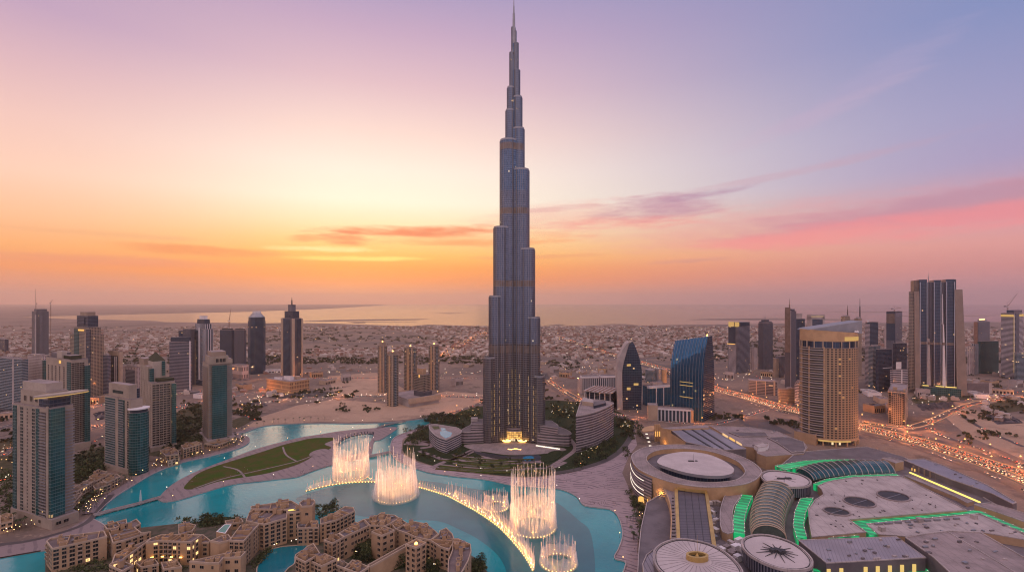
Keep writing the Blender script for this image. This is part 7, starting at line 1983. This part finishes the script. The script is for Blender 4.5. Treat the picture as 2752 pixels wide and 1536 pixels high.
# ------------------------------------------------------------------ street lamps, cars, people
def lamp_proto(h, mat, r=.42, arm=0):
    t = thing('street_lamp', '', 'street lamp', (0, 0, 0))
    MB().cyl(0, 0, 0, .6, .25, .2, 6).cyl(0, 0, .6, h, .12, .08, 5).build('pole', 'dark_metal', t)
    m = MB()
    if arm: m.tube((0, 0, h), (arm, 0, h + .5), .09, n=4)
    for i in range(4):
        a0, a1 = -pi / 2 + pi * i / 4, -pi / 2 + pi * (i + 1) / 4
        m.cyl(arm, 0, h + .45 + r * sin(a0), h + .45 + r * sin(a1), max(.01, r * cos(a0)), max(.01, r * cos(a1)), 7)
    m.build('lamp_head', mat, t)
    return t
lw_, lg_ = lamp_proto(5, 'lamp_white'), lamp_proto(5, 'lamp_warm')
hw_ = lamp_proto(13, 'lamp_gold', .8, 2)
NL = [0]
def lights_along(line, step, off=0, proto=None, label='slim lamp post with a glowing head along the waterside', group='lamp posts along the waterside', z=1.2, jit=0, cap=300):
    tt_ = [0.0]
    for a, b in zip(line, line[1:]): tt_.append(tt_[-1] + hypot(b[0] - a[0], b[1] - a[1]))
    d = step / 2
    while d < tt_[-1]:
        x, y, a = along(line, tt_, d)
        place(proto or tr_.choice((lw_, lg_)), x - sin(a) * off + tr_.uniform(-jit, jit), y + cos(a) * off + tr_.uniform(-jit, jit), z, tr_.uniform(0, 6), 1.0, label, group)
        d += step
lights_along(lb, 60, 3)
lights_along(lb[:60], 17, 14, lg_, jit=6)
lights_along(pb[20:], 55, -3)
lights_along(isl_out + isl_out[:1], 60, 3, z=1.3)
lights_along(smooth_line(S((1095, 1205), (1120, 1232), (1200, 1254), (1300, 1268), (1420, 1276), (1560, 1255)), 6), 40, 0, z=.4)
for k, box, n in (('D5', [(1640, 180), (1950, 230), (1940, 380), (1640, 340)], 16), ('D5', [(640, 260), (950, 220), (900, 340), (680, 380)], 12), ('D5', [(1960, 740), (2380, 560), (2480, 640), (2000, 880)], 12), ('D5', [(2390, 360), (2560, 380), (2540, 470), (2400, 440)], 9),
                  ('C7', [(700, 700), (1000, 600), (1060, 740), (900, 800)], 8), ('C7', [(1700, 760), (1900, 780), (1850, 920)], 6), ('C5', [(0, 730), (550, 620), (520, 720), (0, 850)], 14), ('C5', [(1050, 520), (1350, 270), (1400, 320), (1100, 680)], 16), ('C4', [(440, 1060), (600, 980), (780, 930), (640, 1040)], 16), ('C4', [(1180, 810), (1330, 800), (1300, 850), (1200, 860)], 10),
                  ('E7', [(240, 430), (330, 420), (400, 720), (330, 760)], 12), ('C6', [(1230, 900), (1700, 800), (1720, 850), (1260, 910)], 6), ('E4', [(80, 90), (160, 90), (160, 160), (90, 140)], 8)):
    poly = Q(k, *box, z=1.5); xs = [p[0] for p in poly]; ys = [p[1] for p in poly]
    c_ = 0
    for _ in range(400):
        if c_ >= n: break
        x, y = tr_.uniform(min(xs), max(xs)), tr_.uniform(min(ys), max(ys))
        if inside((x, y), poly):
            c_ += 1; place(lg_ if tr_.random() < .75 else lw_, x, y, 1.2, 0, tr_.uniform(.6, 1.0), 'small warm garden lamp glowing between trees and terraces', 'garden lamps among trees and terraces')
def car_proto(mat):
    m = MB()
    def sec(x0, x1, z0, x2, x3, z1, w0, w1, mi):
        a = [(x0, -w0, z0), (x1, -w0, z0), (x1, w0, z0), (x0, w0, z0)]; b = [(x2, -w1, z1), (x3, -w1, z1), (x3, w1, z1), (x2, w1, z1)]
        for i in range(4):
            j = (i + 1) % 4; m.face([a[i], a[j], b[j], b[i]], mi)
        m.face(b, 0)
    sec(-2.25, 2.25, .35, -2.2, 2.15, .9, .88, .85, 0)
    sec(-1.7, 1.0, .9, -1.2, .4, 1.45, .82, .66, 1)
    for x in (-1.35, 1.35):
        for y in (-.8, .8): m.tube((x, y - .12, .34), (x, y + .12, .34), .34, n=8, mat=2)
    for y in (-.6, .6):
        m.box(2.26, y, .5, .12, .5, .34, 0, 3)
        m.box(-2.28, y, .55, .12, .5, .34, 0, 4)
    o = bpy.data.objects.new('car', m.mesh('car', [mat, 'pane_dark', 'dark_metal', 'head_light', 'tail_light']))
    COL.objects.link(o); o['category'] = 'car'; o['label'] = ''
    return o
cars = [car_proto(m_) for m_ in ('white', 'dark_metal', 'silver', 'navy')]
NC = [0]
restcars = MB()
def traffic(line, lanes, n, label, group, z=.45):
    tt_ = [0.0]
    for a, b in zip(line, line[1:]): tt_.append(tt_[-1] + hypot(b[0] - a[0], b[1] - a[1]))
    for i in range(n):
        d = tr_.uniform(0, tt_[-1]); x, y, a = along(line, tt_, d)
        o_ = tr_.choice(lanes); back = o_ > 0
        x, y = x - sin(a) * o_, y + cos(a) * o_
        if y < 150: continue
        rz = a + (pi if back else 0)
        if NC[0] < 298:
            NC[0] += 1; place(tr_.choice(cars), x, y, z, rz, 1.0, label, group)
        else:
            restcars.add(_carmb(x, y, z, rz))
def _carmb(x, y, z, rz, on=True):
    m = MB(); cs, sn = cos(rz), sin(rz)
    L = lambda u, v: (x + u * cs - v * sn, y + u * sn + v * cs)
    m.box(x, y, z + .3, 4.4, 1.7, .6, rz, 0).box(x, y, z + .9, 2.2, 1.5, .5, rz, 0)
    for v in (-.6, .6) if on else ():
        p = L(2.3, v); m.box(p[0], p[1], z + .5, .15, .6, .45, rz, 1)
        p = L(-2.3, v); m.box(p[0], p[1], z + .5, .15, .6, .45, rz, 2)
    return m
def road(px, w, name='road', mat='asphalt', z=.3, k='S', kerb=True, marks=True):
    line = smooth_line(Q(k, *px, z=z), 6)
    struct(MB().ribbon(line, w / 2, z)[0], name, mat)
    if kerb:
        for s_ in (1, -1):
            e = [p[:2] for p in MB().ribbon(line, w / 2 * s_, z, 0, -w / 2 * s_)[1]]
            struct(MB().strip(e, .4, 0, z + .8, 0, 0, .4), 'kerb', 'kerb')
    if marks:
        m_ = MB(); u = 0
        for i in range(len(line) - 1):
            a, b = line[i], line[i + 1]; L = hypot(b[0] - a[0], b[1] - a[1]); n = int(L / 14)
            for j in range(n):
                f = j / max(1, n); g_ = f + 5 / L
                for o_ in ([-w / 4, 0, w / 4] if w > 16 else [0]):
                    nx, ny = -(b[1] - a[1]) / L, (b[0] - a[0]) / L
                    p = (a[0] + (b[0] - a[0]) * f + nx * o_, a[1] + (b[1] - a[1]) * f + ny * o_); q = (a[0] + (b[0] - a[0]) * g_ + nx * o_, a[1] + (b[1] - a[1]) * g_ + ny * o_)
                    m_.face([(p[0] - nx * .2, p[1] - ny * .2, z + .01), (q[0] - nx * .2, q[1] - ny * .2, z + .01), (q[0] + nx * .2, q[1] + ny * .2, z + .01), (p[0] + nx * .2, p[1] + ny * .2, z + .01)])
        if m_.f: struct(m_, 'road_markings', 'white')
    return line
def roadlamps(line, step, off, power=0, zz_=.3):
    tt_ = [0.0]
    for a, b in zip(line, line[1:]): tt_.append(tt_[-1] + hypot(b[0] - a[0], b[1] - a[1]))
    d = step / 2; i = 0
    while d < tt_[-1]:
        x, y, a = along(line, tt_, d)
        if y > 300 and y < 4200:
            o = place(hw_, x - sin(a) * off, y + cos(a) * off, zz_, a + (pi / 2 if i % 2 else -pi / 2), 1.0, 'tall road lamp with a glowing orange head on its arm', 'tall lamps lining the roads')
            if power and i % 1 == 0:
                ld = bpy.data.lights.new('road_lamp_light', 'POINT'); ld.energy = power; ld.color = (1, .30, .09); ld.shadow_soft_size = 1.0
                l = bpy.data.objects.new('road_lamp_light', ld); COL.objects.link(l); l.parent = o; l.location = (2, 0, 12.2)
        d += step; i += 1
szr = [(1500, 903), (1560, 925), (1650, 953), (1760, 984), (1830, 1010), (1916, 1042), (2000, 1064), (2085, 1089), (2189, 1115), (2335, 1152), (2480, 1189), (2606, 1230), (2752, 1282), (3100, 1440)]
hl = road(szr, 46, 'highway', 'asphalt', .35)
h2 = [p[:2] for p in MB().ribbon(hl, 40, .35, 0, -40)[1]]
struct(MB().ribbon(h2, 9, .3)[0], 'service_road', 'asphalt')
h3 = [p[:2] for p in MB().ribbon(hl, -38, .35, 0, 38)[1]]
struct(MB().ribbon(h3, 9, .3)[0], 'service_road', 'asphalt')
LN = (-18, -14, -10, -6, 6, 10, 14, 18)
emit('barrier_light', (1.0, .42, .15), .75)  # glow of the added strips that imitate traffic light trails
def barrier_light(line, offs, w=.45, z=1.35):  # added glowing strips imitating the light trails of traffic, no lamps stand here
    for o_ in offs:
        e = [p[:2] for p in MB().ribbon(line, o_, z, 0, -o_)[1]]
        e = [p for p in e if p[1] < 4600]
        struct(MB().strip(e, w, z, z + .25, 0, 0, w), 'added_glow_strips', 'barrier_light')
barrier_light(hl, (0, 23, -23))  # added glow strips imitating traffic light trails, no lamps
med = MB().strip([p[:2] for p in hl], .5, .3, 1.3, 0, 0, .5)
struct(med, 'median_barrier', 'kerb')
traffic(hl[30:], LN, 220, 'car with glowing lights in the highway traffic', 'cars on the highway')
traffic(h3[40:], (-4, 0, 4), 40, 'car on the service road beside the highway', 'cars on the service roads')
traffic(h2[40:], (-4, 0, 4), 40, 'car on the service road beside the highway', 'cars on the service roads')

roadlamps(hl[26:], 46, 0, 24000)
roadlamps(h2[44:], 90, 9, 16000)
for px, w_, n in (([(1180, 962), (1220, 940), (1262, 915), (1312, 892)], 26, 260), ([(2320, 1136), (2400, 1146), (2450, 1146), (2505, 1130), (2568, 1101), (2631, 1081), (2760, 1064)], 16, 60), ([(2752, 1250), (2620, 1200), (2520, 1165), (2500, 1150), (2440, 1156)], 10, 30),
                 ([(600, 1120), (700, 1085), (800, 1070), (900, 1066), (1000, 1064), (1100, 1062), (1290, 1068)], 14, 70), ([(440, 1015), (700, 1018), (900, 1016), (1300, 1016)], 14, 80), ([(0, 1225), (60, 1195), (240, 1150), (400, 1110), (560, 1075), (720, 1050)], 16, 80), ([(0, 1150), (120, 1120), (270, 1088), (450, 1062), (620, 1040)], 12, 50),
                 ([(0, 1290), (40, 1275), (110, 1255)], 14, 14), ([(1470, 1018), (1500, 1040), (1560, 1075), (1610, 1105)], 16, 50), ([(1640, 1110), (1740, 1125), (1900, 1140), (1990, 1120), (2060, 1100)], 12, 26), ([(1290, 1064), (1310, 1075), (1240, 1100), (1180, 1118)], 8, 8)):
    l_ = road(px, w_, kerb=w_ > 11, marks=False)
    if w_ > 15 and l_[0][0] > -400: barrier_light(l_, (w_ / 2, -w_ / 2), .35, 1.2)  # added glow strips imitating traffic light trails, no lamps
    traffic(l_, (-w_ / 3, -w_ / 6, w_ / 6, w_ / 3), n, 'car with lights on a side road', 'cars on the side roads')
    roadlamps(l_, 130 if l_[0][1] < 2500 else 260, 0, 5000 if n > 60 else 0)
traffic(hl[:44], LN, 700, '', ''); traffic(hl[36:], LN, 620, '', '')
for px, w_, n in (([(440, 1094), (560, 1100), (640, 1112), (690, 1130)], 9, 20), ([(330, 1068), (450, 1046), (560, 1030), (640, 1010)], 9, 16), ([(690, 1070), (760, 1040), (840, 1046), (930, 1040)], 9, 24), ([(0, 1180), (90, 1160), (230, 1120)], 9, 16), ([(120, 1240), (240, 1190), (330, 1150), (420, 1120)], 8, 12), ([(0, 1080), (140, 1066), (300, 1050)], 9, 10),
                  ([(860, 990), (1010, 1000), (1160, 1010), (1290, 1000)], 10, 14), ([(1335, 1000), (1420, 985), (1500, 968), (1600, 950)], 9, 20), ([(2360, 1090), (2460, 1070), (2580, 1075), (2752, 1050)], 9, 20), ([(2030, 1010), (2100, 1050), (2180, 1090)], 9, 14), ([(2560, 1100), (2640, 1150), (2752, 1200)], 8, 10), ([(1900, 1008), (2010, 1000), (2120, 1012)], 9, 12)):
    l_ = road(px, w_, kerb=False, marks=False, z=.34); traffic(l_, (-2, 2), n, '', '')
for px in ([(700, 1060), (790, 1048), (900, 1052), (880, 1064), (740, 1072)], [(640, 1084), (700, 1076), (720, 1090), (650, 1100)], [(0, 1100), (110, 1084), (120, 1104), (0, 1126)], [(250, 1110), (330, 1092), (350, 1110), (260, 1130)], [(1400, 1010), (1470, 1002), (1480, 1020), (1410, 1030)], [(2460, 1085), (2560, 1078), (2570, 1096), (2480, 1104)], [(2640, 1110), (2720, 1118), (2752, 1136), (2680, 1140)]):
    q = S(*px); struct(MB().sheet(q, .27), 'parking_lot', 'asphalt')
    xs = [p[0] for p in q]; ys = [p[1] for p in q]
    for x in range(int(min(xs)), int(max(xs)), 4):
        for y in range(int(min(ys)), int(max(ys)), 11):
            if inside((x, y), q) and tr_.random() < .6: restcars.add(_carmb(x, y, .3, pi / 2, False))
for px in ([(470, 1110), (545, 1085), (548, 1140), (470, 1190)], [(200, 1230), (280, 1200), (285, 1265), (205, 1300)], [(0, 1190), (40, 1180), (36, 1260), (0, 1280)], [(620, 1130), (700, 1110), (640, 1150)], [(380, 1200), (470, 1170), (540, 1180), (420, 1225)], [(2160, 1100), (2060, 1078), (2070, 1088), (2150, 1118)], [(2460, 1060), (2580, 1050), (2600, 1072), (2470, 1086)], [(2640, 1090), (2752, 1070), (2752, 1100), (2660, 1110)]):
    struct(MB().sheet(smooth_line(S(*px), 4, True), .24), 'planting', 'scrub', 'stuff')
struct(restcars, 'distant_traffic', ['navy', 'head_light', 'tail_light'], 'stuff')
for px in ([(2080, 1120), (2280, 1150), (2320, 1178), (2160, 1168)], [(1980, 1122), (2060, 1128), (2130, 1165), (2020, 1160)]):
    struct(MB().sheet(S(*px), .33), 'parking_lot', 'asphalt')
pk = S((1990, 1124), (2060, 1130), (2120, 1162), (2030, 1158))
for i in range(60):
    u, v = tr_.random(), tr_.random()
    x = (pk[0][0] * (1 - u) + pk[1][0] * u) * (1 - v) + (pk[3][0] * (1 - u) + pk[2][0] * u) * v; y = (pk[0][1] * (1 - u) + pk[1][1] * u) * (1 - v) + (pk[3][1] * (1 - u) + pk[2][1] * u) * v
    if NC[0] < 299:
        NC[0] += 1; place(cars[i % 4], x, y, .4, .5, 1, 'car standing in the open car park behind the mall', 'cars in the car park')
# elevated rail line
def person_proto(seed, mat):
    rr = R.Random(seed); m = MB()
    for s_ in (-1, 1):
        m.tube((s_ * .1, 0, 0), (s_ * .1, .05 * s_, .45), .06, .075, 6, 1).tube((s_ * .1, .05 * s_, .45), (s_ * .09, 0, .86), .075, .1, 6, 1)
        m.tube((s_ * .22, 0, 1.4), (s_ * .27, .03, 1.1), .055, .045, 5, 0).tube((s_ * .27, .03, 1.1), (s_ * .25, .12, .85), .045, .035, 5, 2)
    m.cyl(0, 0, .84, 1.1, .17, .15, 8, 0).cyl(0, 0, 1.1, 1.42, .15, .21, 8, 0).cyl(0, 0, 1.42, 1.5, .2, .07, 8, 0).cyl(0, 0, 1.5, 1.56, .06, .06, 6, 2)
    for i in range(5):
        a0, a1 = -pi / 2 + pi * i / 5, -pi / 2 + pi * (i + 1) / 5
        m.cyl(0, .01, 1.66 + .12 * sin(a0), 1.66 + .12 * sin(a1), max(.01, .095 * cos(a0)), max(.01, .095 * cos(a1)), 7, 3 if i > 2 else 2)
    o = bpy.data.objects.new('person', m.mesh('person', [mat, 'navy', 'beige', 'dark_metal']))
    COL.objects.link(o); o['category'] = 'person'; o['label'] = ''
    return o
ppl = [person_proto(i, m_) for i, m_ in enumerate(('dark_metal', 'white', 'navy', 'terracotta'))]
for k, box, n, z in (('D5', [(1700, 920), (2100, 900), (2500, 1000), (2400, 1120), (1800, 1060)], 40, .2), ('D7', [(1850, 540), (2250, 540), (2300, 640), (1900, 600)], 26, .2), ('E7', [(20, 900), (250, 560), (280, 900)], 14, .2), ('C4', [(620, 1300), (900, 1080), (1000, 1070), (800, 1260)], 10, 1.3),
                     ('C4', [(900, 1200), (1300, 1040), (1420, 1060), (1000, 1220)], 16, 1.55), ('D6', [(0, 700), (540, 560), (540, 590), (0, 780)], 26, 1.3), ('D6', [(0, 190), (1000, 70), (1000, 100), (0, 220)], 16, 1.3), ('C5', [(1080, 560), (1340, 420), (1400, 330), (1200, 480)], 20, 1.2), ('D7', [(500, 240), (1400, 300), (1380, 340), (500, 270)], 20, .2)):
    poly = Q(k, *box, z=z); xs = [p[0] for p in poly]; ys = [p[1] for p in poly]; c_ = 0
    for _ in range(600):
        if c_ >= n: break
        x, y = tr_.uniform(min(xs), max(xs)), tr_.uniform(min(ys), max(ys))
        if inside((x, y), poly):
            c_ += 1; place(tr_.choice(ppl), x, y, z, tr_.uniform(0, 6.28), tr_.uniform(.93, 1.04), 'small figure of a visitor strolling on the lakeside promenade', 'visitors on the promenades')

# ------------------------------------------------------------------ the low city beyond
cr = R.Random(21)
def shed(w_, d_, h, m1_, m2_):
    m = MB(); m.box(0, 0, 0, w_, d_, h, 0, 0, 1)
    q = [(-w_ / 2, -d_ / 2), (w_ / 2, -d_ / 2), (w_ / 2, d_ / 2), (-w_ / 2, d_ / 2)]
    m.parapet(q, h, 1.2, .5, 0)
    for i in range(4): m.box(-w_ * .35 + i * w_ * .22, cr.uniform(-.2, .2) * d_, h, w_ * .1, d_ * .16, cr.uniform(1.5, 3.2), 0, 1)
    for i in range(6): m.box(-w_ * .4 + i * w_ * .16, -d_ / 2 - .05, 1.2, w_ * .09, .2, h * .55, 0, 2)
    return m.mesh('low_block', [m1_, m2_, 'pane_dark'])
SM = [shed(44, 24, 11, 'beige_pale', 'roof_mauve'), shed(60, 30, 9, 'white', 'roof_pale'), shed(36, 26, 15, 'beige', 'roof_dark'), shed(26, 20, 20, 'concrete', 'roof_mauve')]
for i, (px, py) in enumerate(((470, 1052), (600, 1052), (655, 1046), (560, 1064), (880, 1030), (930, 1022), (850, 1012), (740, 1000), (1260, 985), (1230, 1034), (300, 1076), (420, 1078), (40, 1120), (90, 1104), (250, 1084), (1420, 992), (1460, 978), (1490, 1000), (1520, 1012), (1870, 1000), (1905, 1010), (1960, 1016), (2060, 1010), (2340, 1060), (2370, 1080),
                              (2480, 1066), (2560, 1062), (2620, 1064), (2690, 1056), (2730, 1040), (2660, 1036), (1340, 985), (1395, 975), (1600, 1020), (1620, 1000), (1710, 1020), (2180, 1050), (2400, 1110), (2350, 1105), (380, 1030), (440, 1000), (230, 1050))):
    q = P(px, py)
    o = bpy.data.objects.new('low_block', SM[i * 7 % 4]); COL.objects.link(o)
    o.location = (q[0], q[1], 0); o.rotation_euler = (0, 0, cr.choice((.3, .64, -.5, 1.2)))
    o['label'] = 'low flat roofed block with dark openings between roads and towers'; o['category'] = 'building'; o['group'] = 'low blocks between the towers'
plain('villa_a', (.48, .39, .33), .85, .25, .03); plain('villa_b', (.62, .53, .47), .85, .2, .03); plain('villa_c', (.34, .25, .20), .85, .25, .03); plain('villa_d', (.30, .17, .13), .85, .25, .03)
def villa_mesh(rr, mat):
    m = MB(); w_, d_ = rr.uniform(12, 20), rr.uniform(10, 16); h = rr.uniform(6, 10)
    m.box(0, 0, 0, w_, d_, h, 0, 0, 1)
    m.box(w_ * .2, d_ * .1, h, w_ * .4, d_ * .5, 2.6, 0, 0, 1).box(-w_ * .4, -d_ * .4, 0, w_ * .5, d_ * .5, h * .55, 0, 0, 1)
    for i in range(3):
        m.box(-w_ * .3 + i * w_ * .3, -d_ / 2 - .05, h * .55, 1.8, .2, 1.8, 0, 2)
    return m.mesh('villa', [mat, 'roof_pale', 'pane_dark'])
VM = [villa_mesh(cr, 'villa_' + 'abcabd'[i]) for i in range(6)]
noroad = [(hl, 45), (smooth_line(S((1180, 962), (1220, 940), (1262, 915), (1312, 892)), 4), 30), (smooth_line(S((440, 1015), (700, 1018), (900, 1016), (1300, 1016)), 4), 22)]
def clear(x, y):
    for l_, d_ in noroad:
        for p in l_[::2]:
            if abs(p[0] - x) < d_ * 1.3 and abs(p[1] - y) < d_ * 1.3: return False
    return True
spots = []
for k in range(-14, 22):                              # the street grid of the low city
    for dx, dy, st in ((-.6, .8, 380), (.8, .6, 390)):
        nx, ny = dy, -dx
        base = (nx * st * k + 0, ny * st * k + 2600)
        pts = [(base[0] + dx * s_, base[1] + dy * s_) for s_ in range(-5200, 5300, 130)]
        pts = [p for p in pts if 1950 < p[1] < 4700 and abs(p[0]) < 1.12 * p[1] and clear(p[0], p[1]) and (p[0] > -.53 * p[1] or p[1] < 3000)]
        if len(pts) > 5 and max(hypot(a[0] - b[0], a[1] - b[1]) for a, b in zip(pts, pts[1:])) < 200:
            struct(MB().ribbon(pts, 7, .12)[0], 'street', 'asphalt')
for _ in range(21000):
    px, py = cr.uniform(-60, 2810), 877 + 82 * cr.random() ** 1.2
    if px < 700 and py < 900 and cr.random() < .75: continue
    if px > 1850 and py > 930 and cr.random() < .5: continue
    q = P(px, py)
    # streets: leave gaps on a slanted grid, and open sandy lots
    u, v = q[0] * .8 + q[1] * .6, -q[0] * .6 + q[1] * .8
    if (u % 95) < 20 or (v % 130) < 22: continue
    if sin(q[0] * .0021 + 1) + sin(q[1] * .0017 + q[0] * .0008) < -1.0: continue
    if clear(q[0], q[1]): spots.append((q[1], q[0], cr.random()))
for px0, px1, py0, py1, n in ((1500, 1760, 955, 1005, 40), (1340, 1560, 985, 1020, 14), (2040, 2200, 1000, 1040, 14), (2420, 2752, 1005, 1075, 34), (0, 440, 1000, 1060, 30), (700, 980, 985, 1010, 14), (480, 760, 1030, 1075, 16), (2640, 2752, 1080, 1130, 8)):
    for _ in range(n):
        q = P(cr.uniform(px0, px1), cr.uniform(py0, py1))
        if clear(q[0], q[1]): spots.append((q[1], q[0], cr.random()))
spots.sort()
yaw0 = .64
for y, x, f in spots[:295]:
    o = bpy.data.objects.new('villa', VM[int(f * 6)]); COL.objects.link(o)
    o.location = (x, y, 0); o.rotation_euler = (0, 0, yaw0 + (pi / 2 if f > .5 else 0))
    o['label'] = 'small flat roofed villa in the low city between the towers and the sea'; o['category'] = 'house'; o['group'] = 'villas of the low city'
mass = [MB() for _ in range(4)]
for y, x, f in spots[295:]:
    k = int(f * 40) % 4; s_ = cr.uniform(12, 24); h = cr.uniform(5, 11) * (1.6 if cr.random() < .08 else 1)
    mass[k].box(x, y, 0, s_, s_ * cr.uniform(.6, 1), h, yaw0, 0, 0)
    if cr.random() < .5: mass[k].box(x + 3, y + 2, h, s_ * .4, s_ * .4, 3, yaw0, 0, 0)
for k in range(4): struct(mass[k], 'distant_houses', 'villa_' + 'abcd'[k], 'stuff')
plain('leaf_belt', (.042, .05, .026), .8, .4, .05, col2=(.075, .078, .042, 1), spec=.1)
belt = MB()
def clump(x, y, s_):
    for i in range(7):
        p = Vector((x + cr.gauss(0, s_ * .5), y + cr.gauss(0, s_ * .5), cr.uniform(2, s_ * .6)))
        for j in range(4):
            u = Vector((cr.gauss(0, 1), cr.gauss(0, 1), cr.gauss(0, .7))).normalized() * s_ * cr.uniform(.2, .4)
            v = u.cross(Vector((cr.gauss(0, 1), cr.gauss(0, 1), cr.gauss(0, 1)))).normalized() * s_ * cr.uniform(.2, .35)
            belt.face([p + u, p + v, p - u, p - v])
for _ in range(5200):
    px, py = cr.uniform(-60, 2810), 878 + 100 * cr.random() ** 1.3
    q = P(px, py)
    if px < 650 and py < 905 and cr.random() < .8: continue
    if sin(q[0] * .004 + 2) + sin(q[1] * .005 + q[0] * .002) < -.2 and cr.random() < .8: continue
    if clear(*q[:2]): clump(q[0], q[1], cr.uniform(7, 15))
for px0, px1, py, n, dy in ((690, 980, 967, 90, 6), (1180, 1290, 962, 30, 5), (1480, 1560, 980, 30, 8), (1850, 1960, 965, 30, 4), (1330, 1400, 945, 16, 5), (330, 460, 930, 40, 6), (480, 700, 1105, 40, 12), (700, 960, 1060, 30, 10), (2300, 2752, 1040, 50, 14), (2600, 2752, 1100, 30, 20), (0, 120, 1180, 30, 40), (205, 285, 1240, 26, 20), (470, 545, 1140, 30, 22), (385, 530, 1205, 16, 10), (640, 700, 1110, 14, 10), (1400, 1480, 1060, 20, 14), (1300, 1330, 1080, 8, 8), (1480, 1560, 1100, 12, 14), (1160, 1240, 1125, 18, 8), (1660, 1700, 1150, 14, 14), (1820, 1990, 1120, 24, 4), (2060, 2190, 1140, 16, 4), (900, 1010, 1105, 8, 6), (1700, 1800, 1010, 20, 6), (2560, 2752, 1150, 14, 30)):
    for _ in range(n):
        q = P(cr.uniform(px0, px1), py + cr.gauss(0, dy)); clump(q[0], q[1], cr.uniform(6, 12))
struct(belt, 'tree_belt', 'leaf_belt', 'stuff')
lamps = [MB(), MB()]
for _ in range(380):
    px, py = cr.uniform(0, 2752), 880 + 130 * cr.random() ** 1.5
    if px < 600 and cr.random() < .6: continue
    q = P(px, py); s_ = .0009 * q[1] * cr.uniform(.3, .8)
    (lamps[0] if cr.random() < .6 else lamps[1]).box(q[0], q[1], 7, s_, s_, s_)
for px0, px1, py, n, dy in ((880, 1300, 1066, 46, 2), (700, 1280, 1006, 40, 5), (1330, 1760, 985, 40, 12), (640, 900, 1075, 60, 10), (2350, 2752, 1060, 60, 25), (0, 480, 1100, 70, 30), (0, 110, 1250, 30, 40), (1920, 2100, 1018, 26, 6), (1000, 1180, 1075, 16, 8), (1480, 1760, 1100, 30, 10)):
    for _ in range(n):
        q = P(cr.uniform(px0, px1), py + cr.gauss(0, dy)); s_ = .0009 * q[1] * cr.uniform(.4, .9)
        lamps[int(cr.random() * 2)].box(q[0], q[1], 6, s_, s_, s_)
struct(lamps[0], 'distant_lights', 'lamp_warm', 'stuff'); struct(lamps[1], 'distant_lights', 'lamp_white', 'stuff')
# hide nothing: unused prototypes that were never placed are removed
for pr in protos + palms + [lw_, lg_, hw_] + cars + ppl:
    if not USED.get(pr.name):
        for ch in list(pr.children): bpy.data.objects.remove(ch)
        bpy.data.objects.remove(pr)
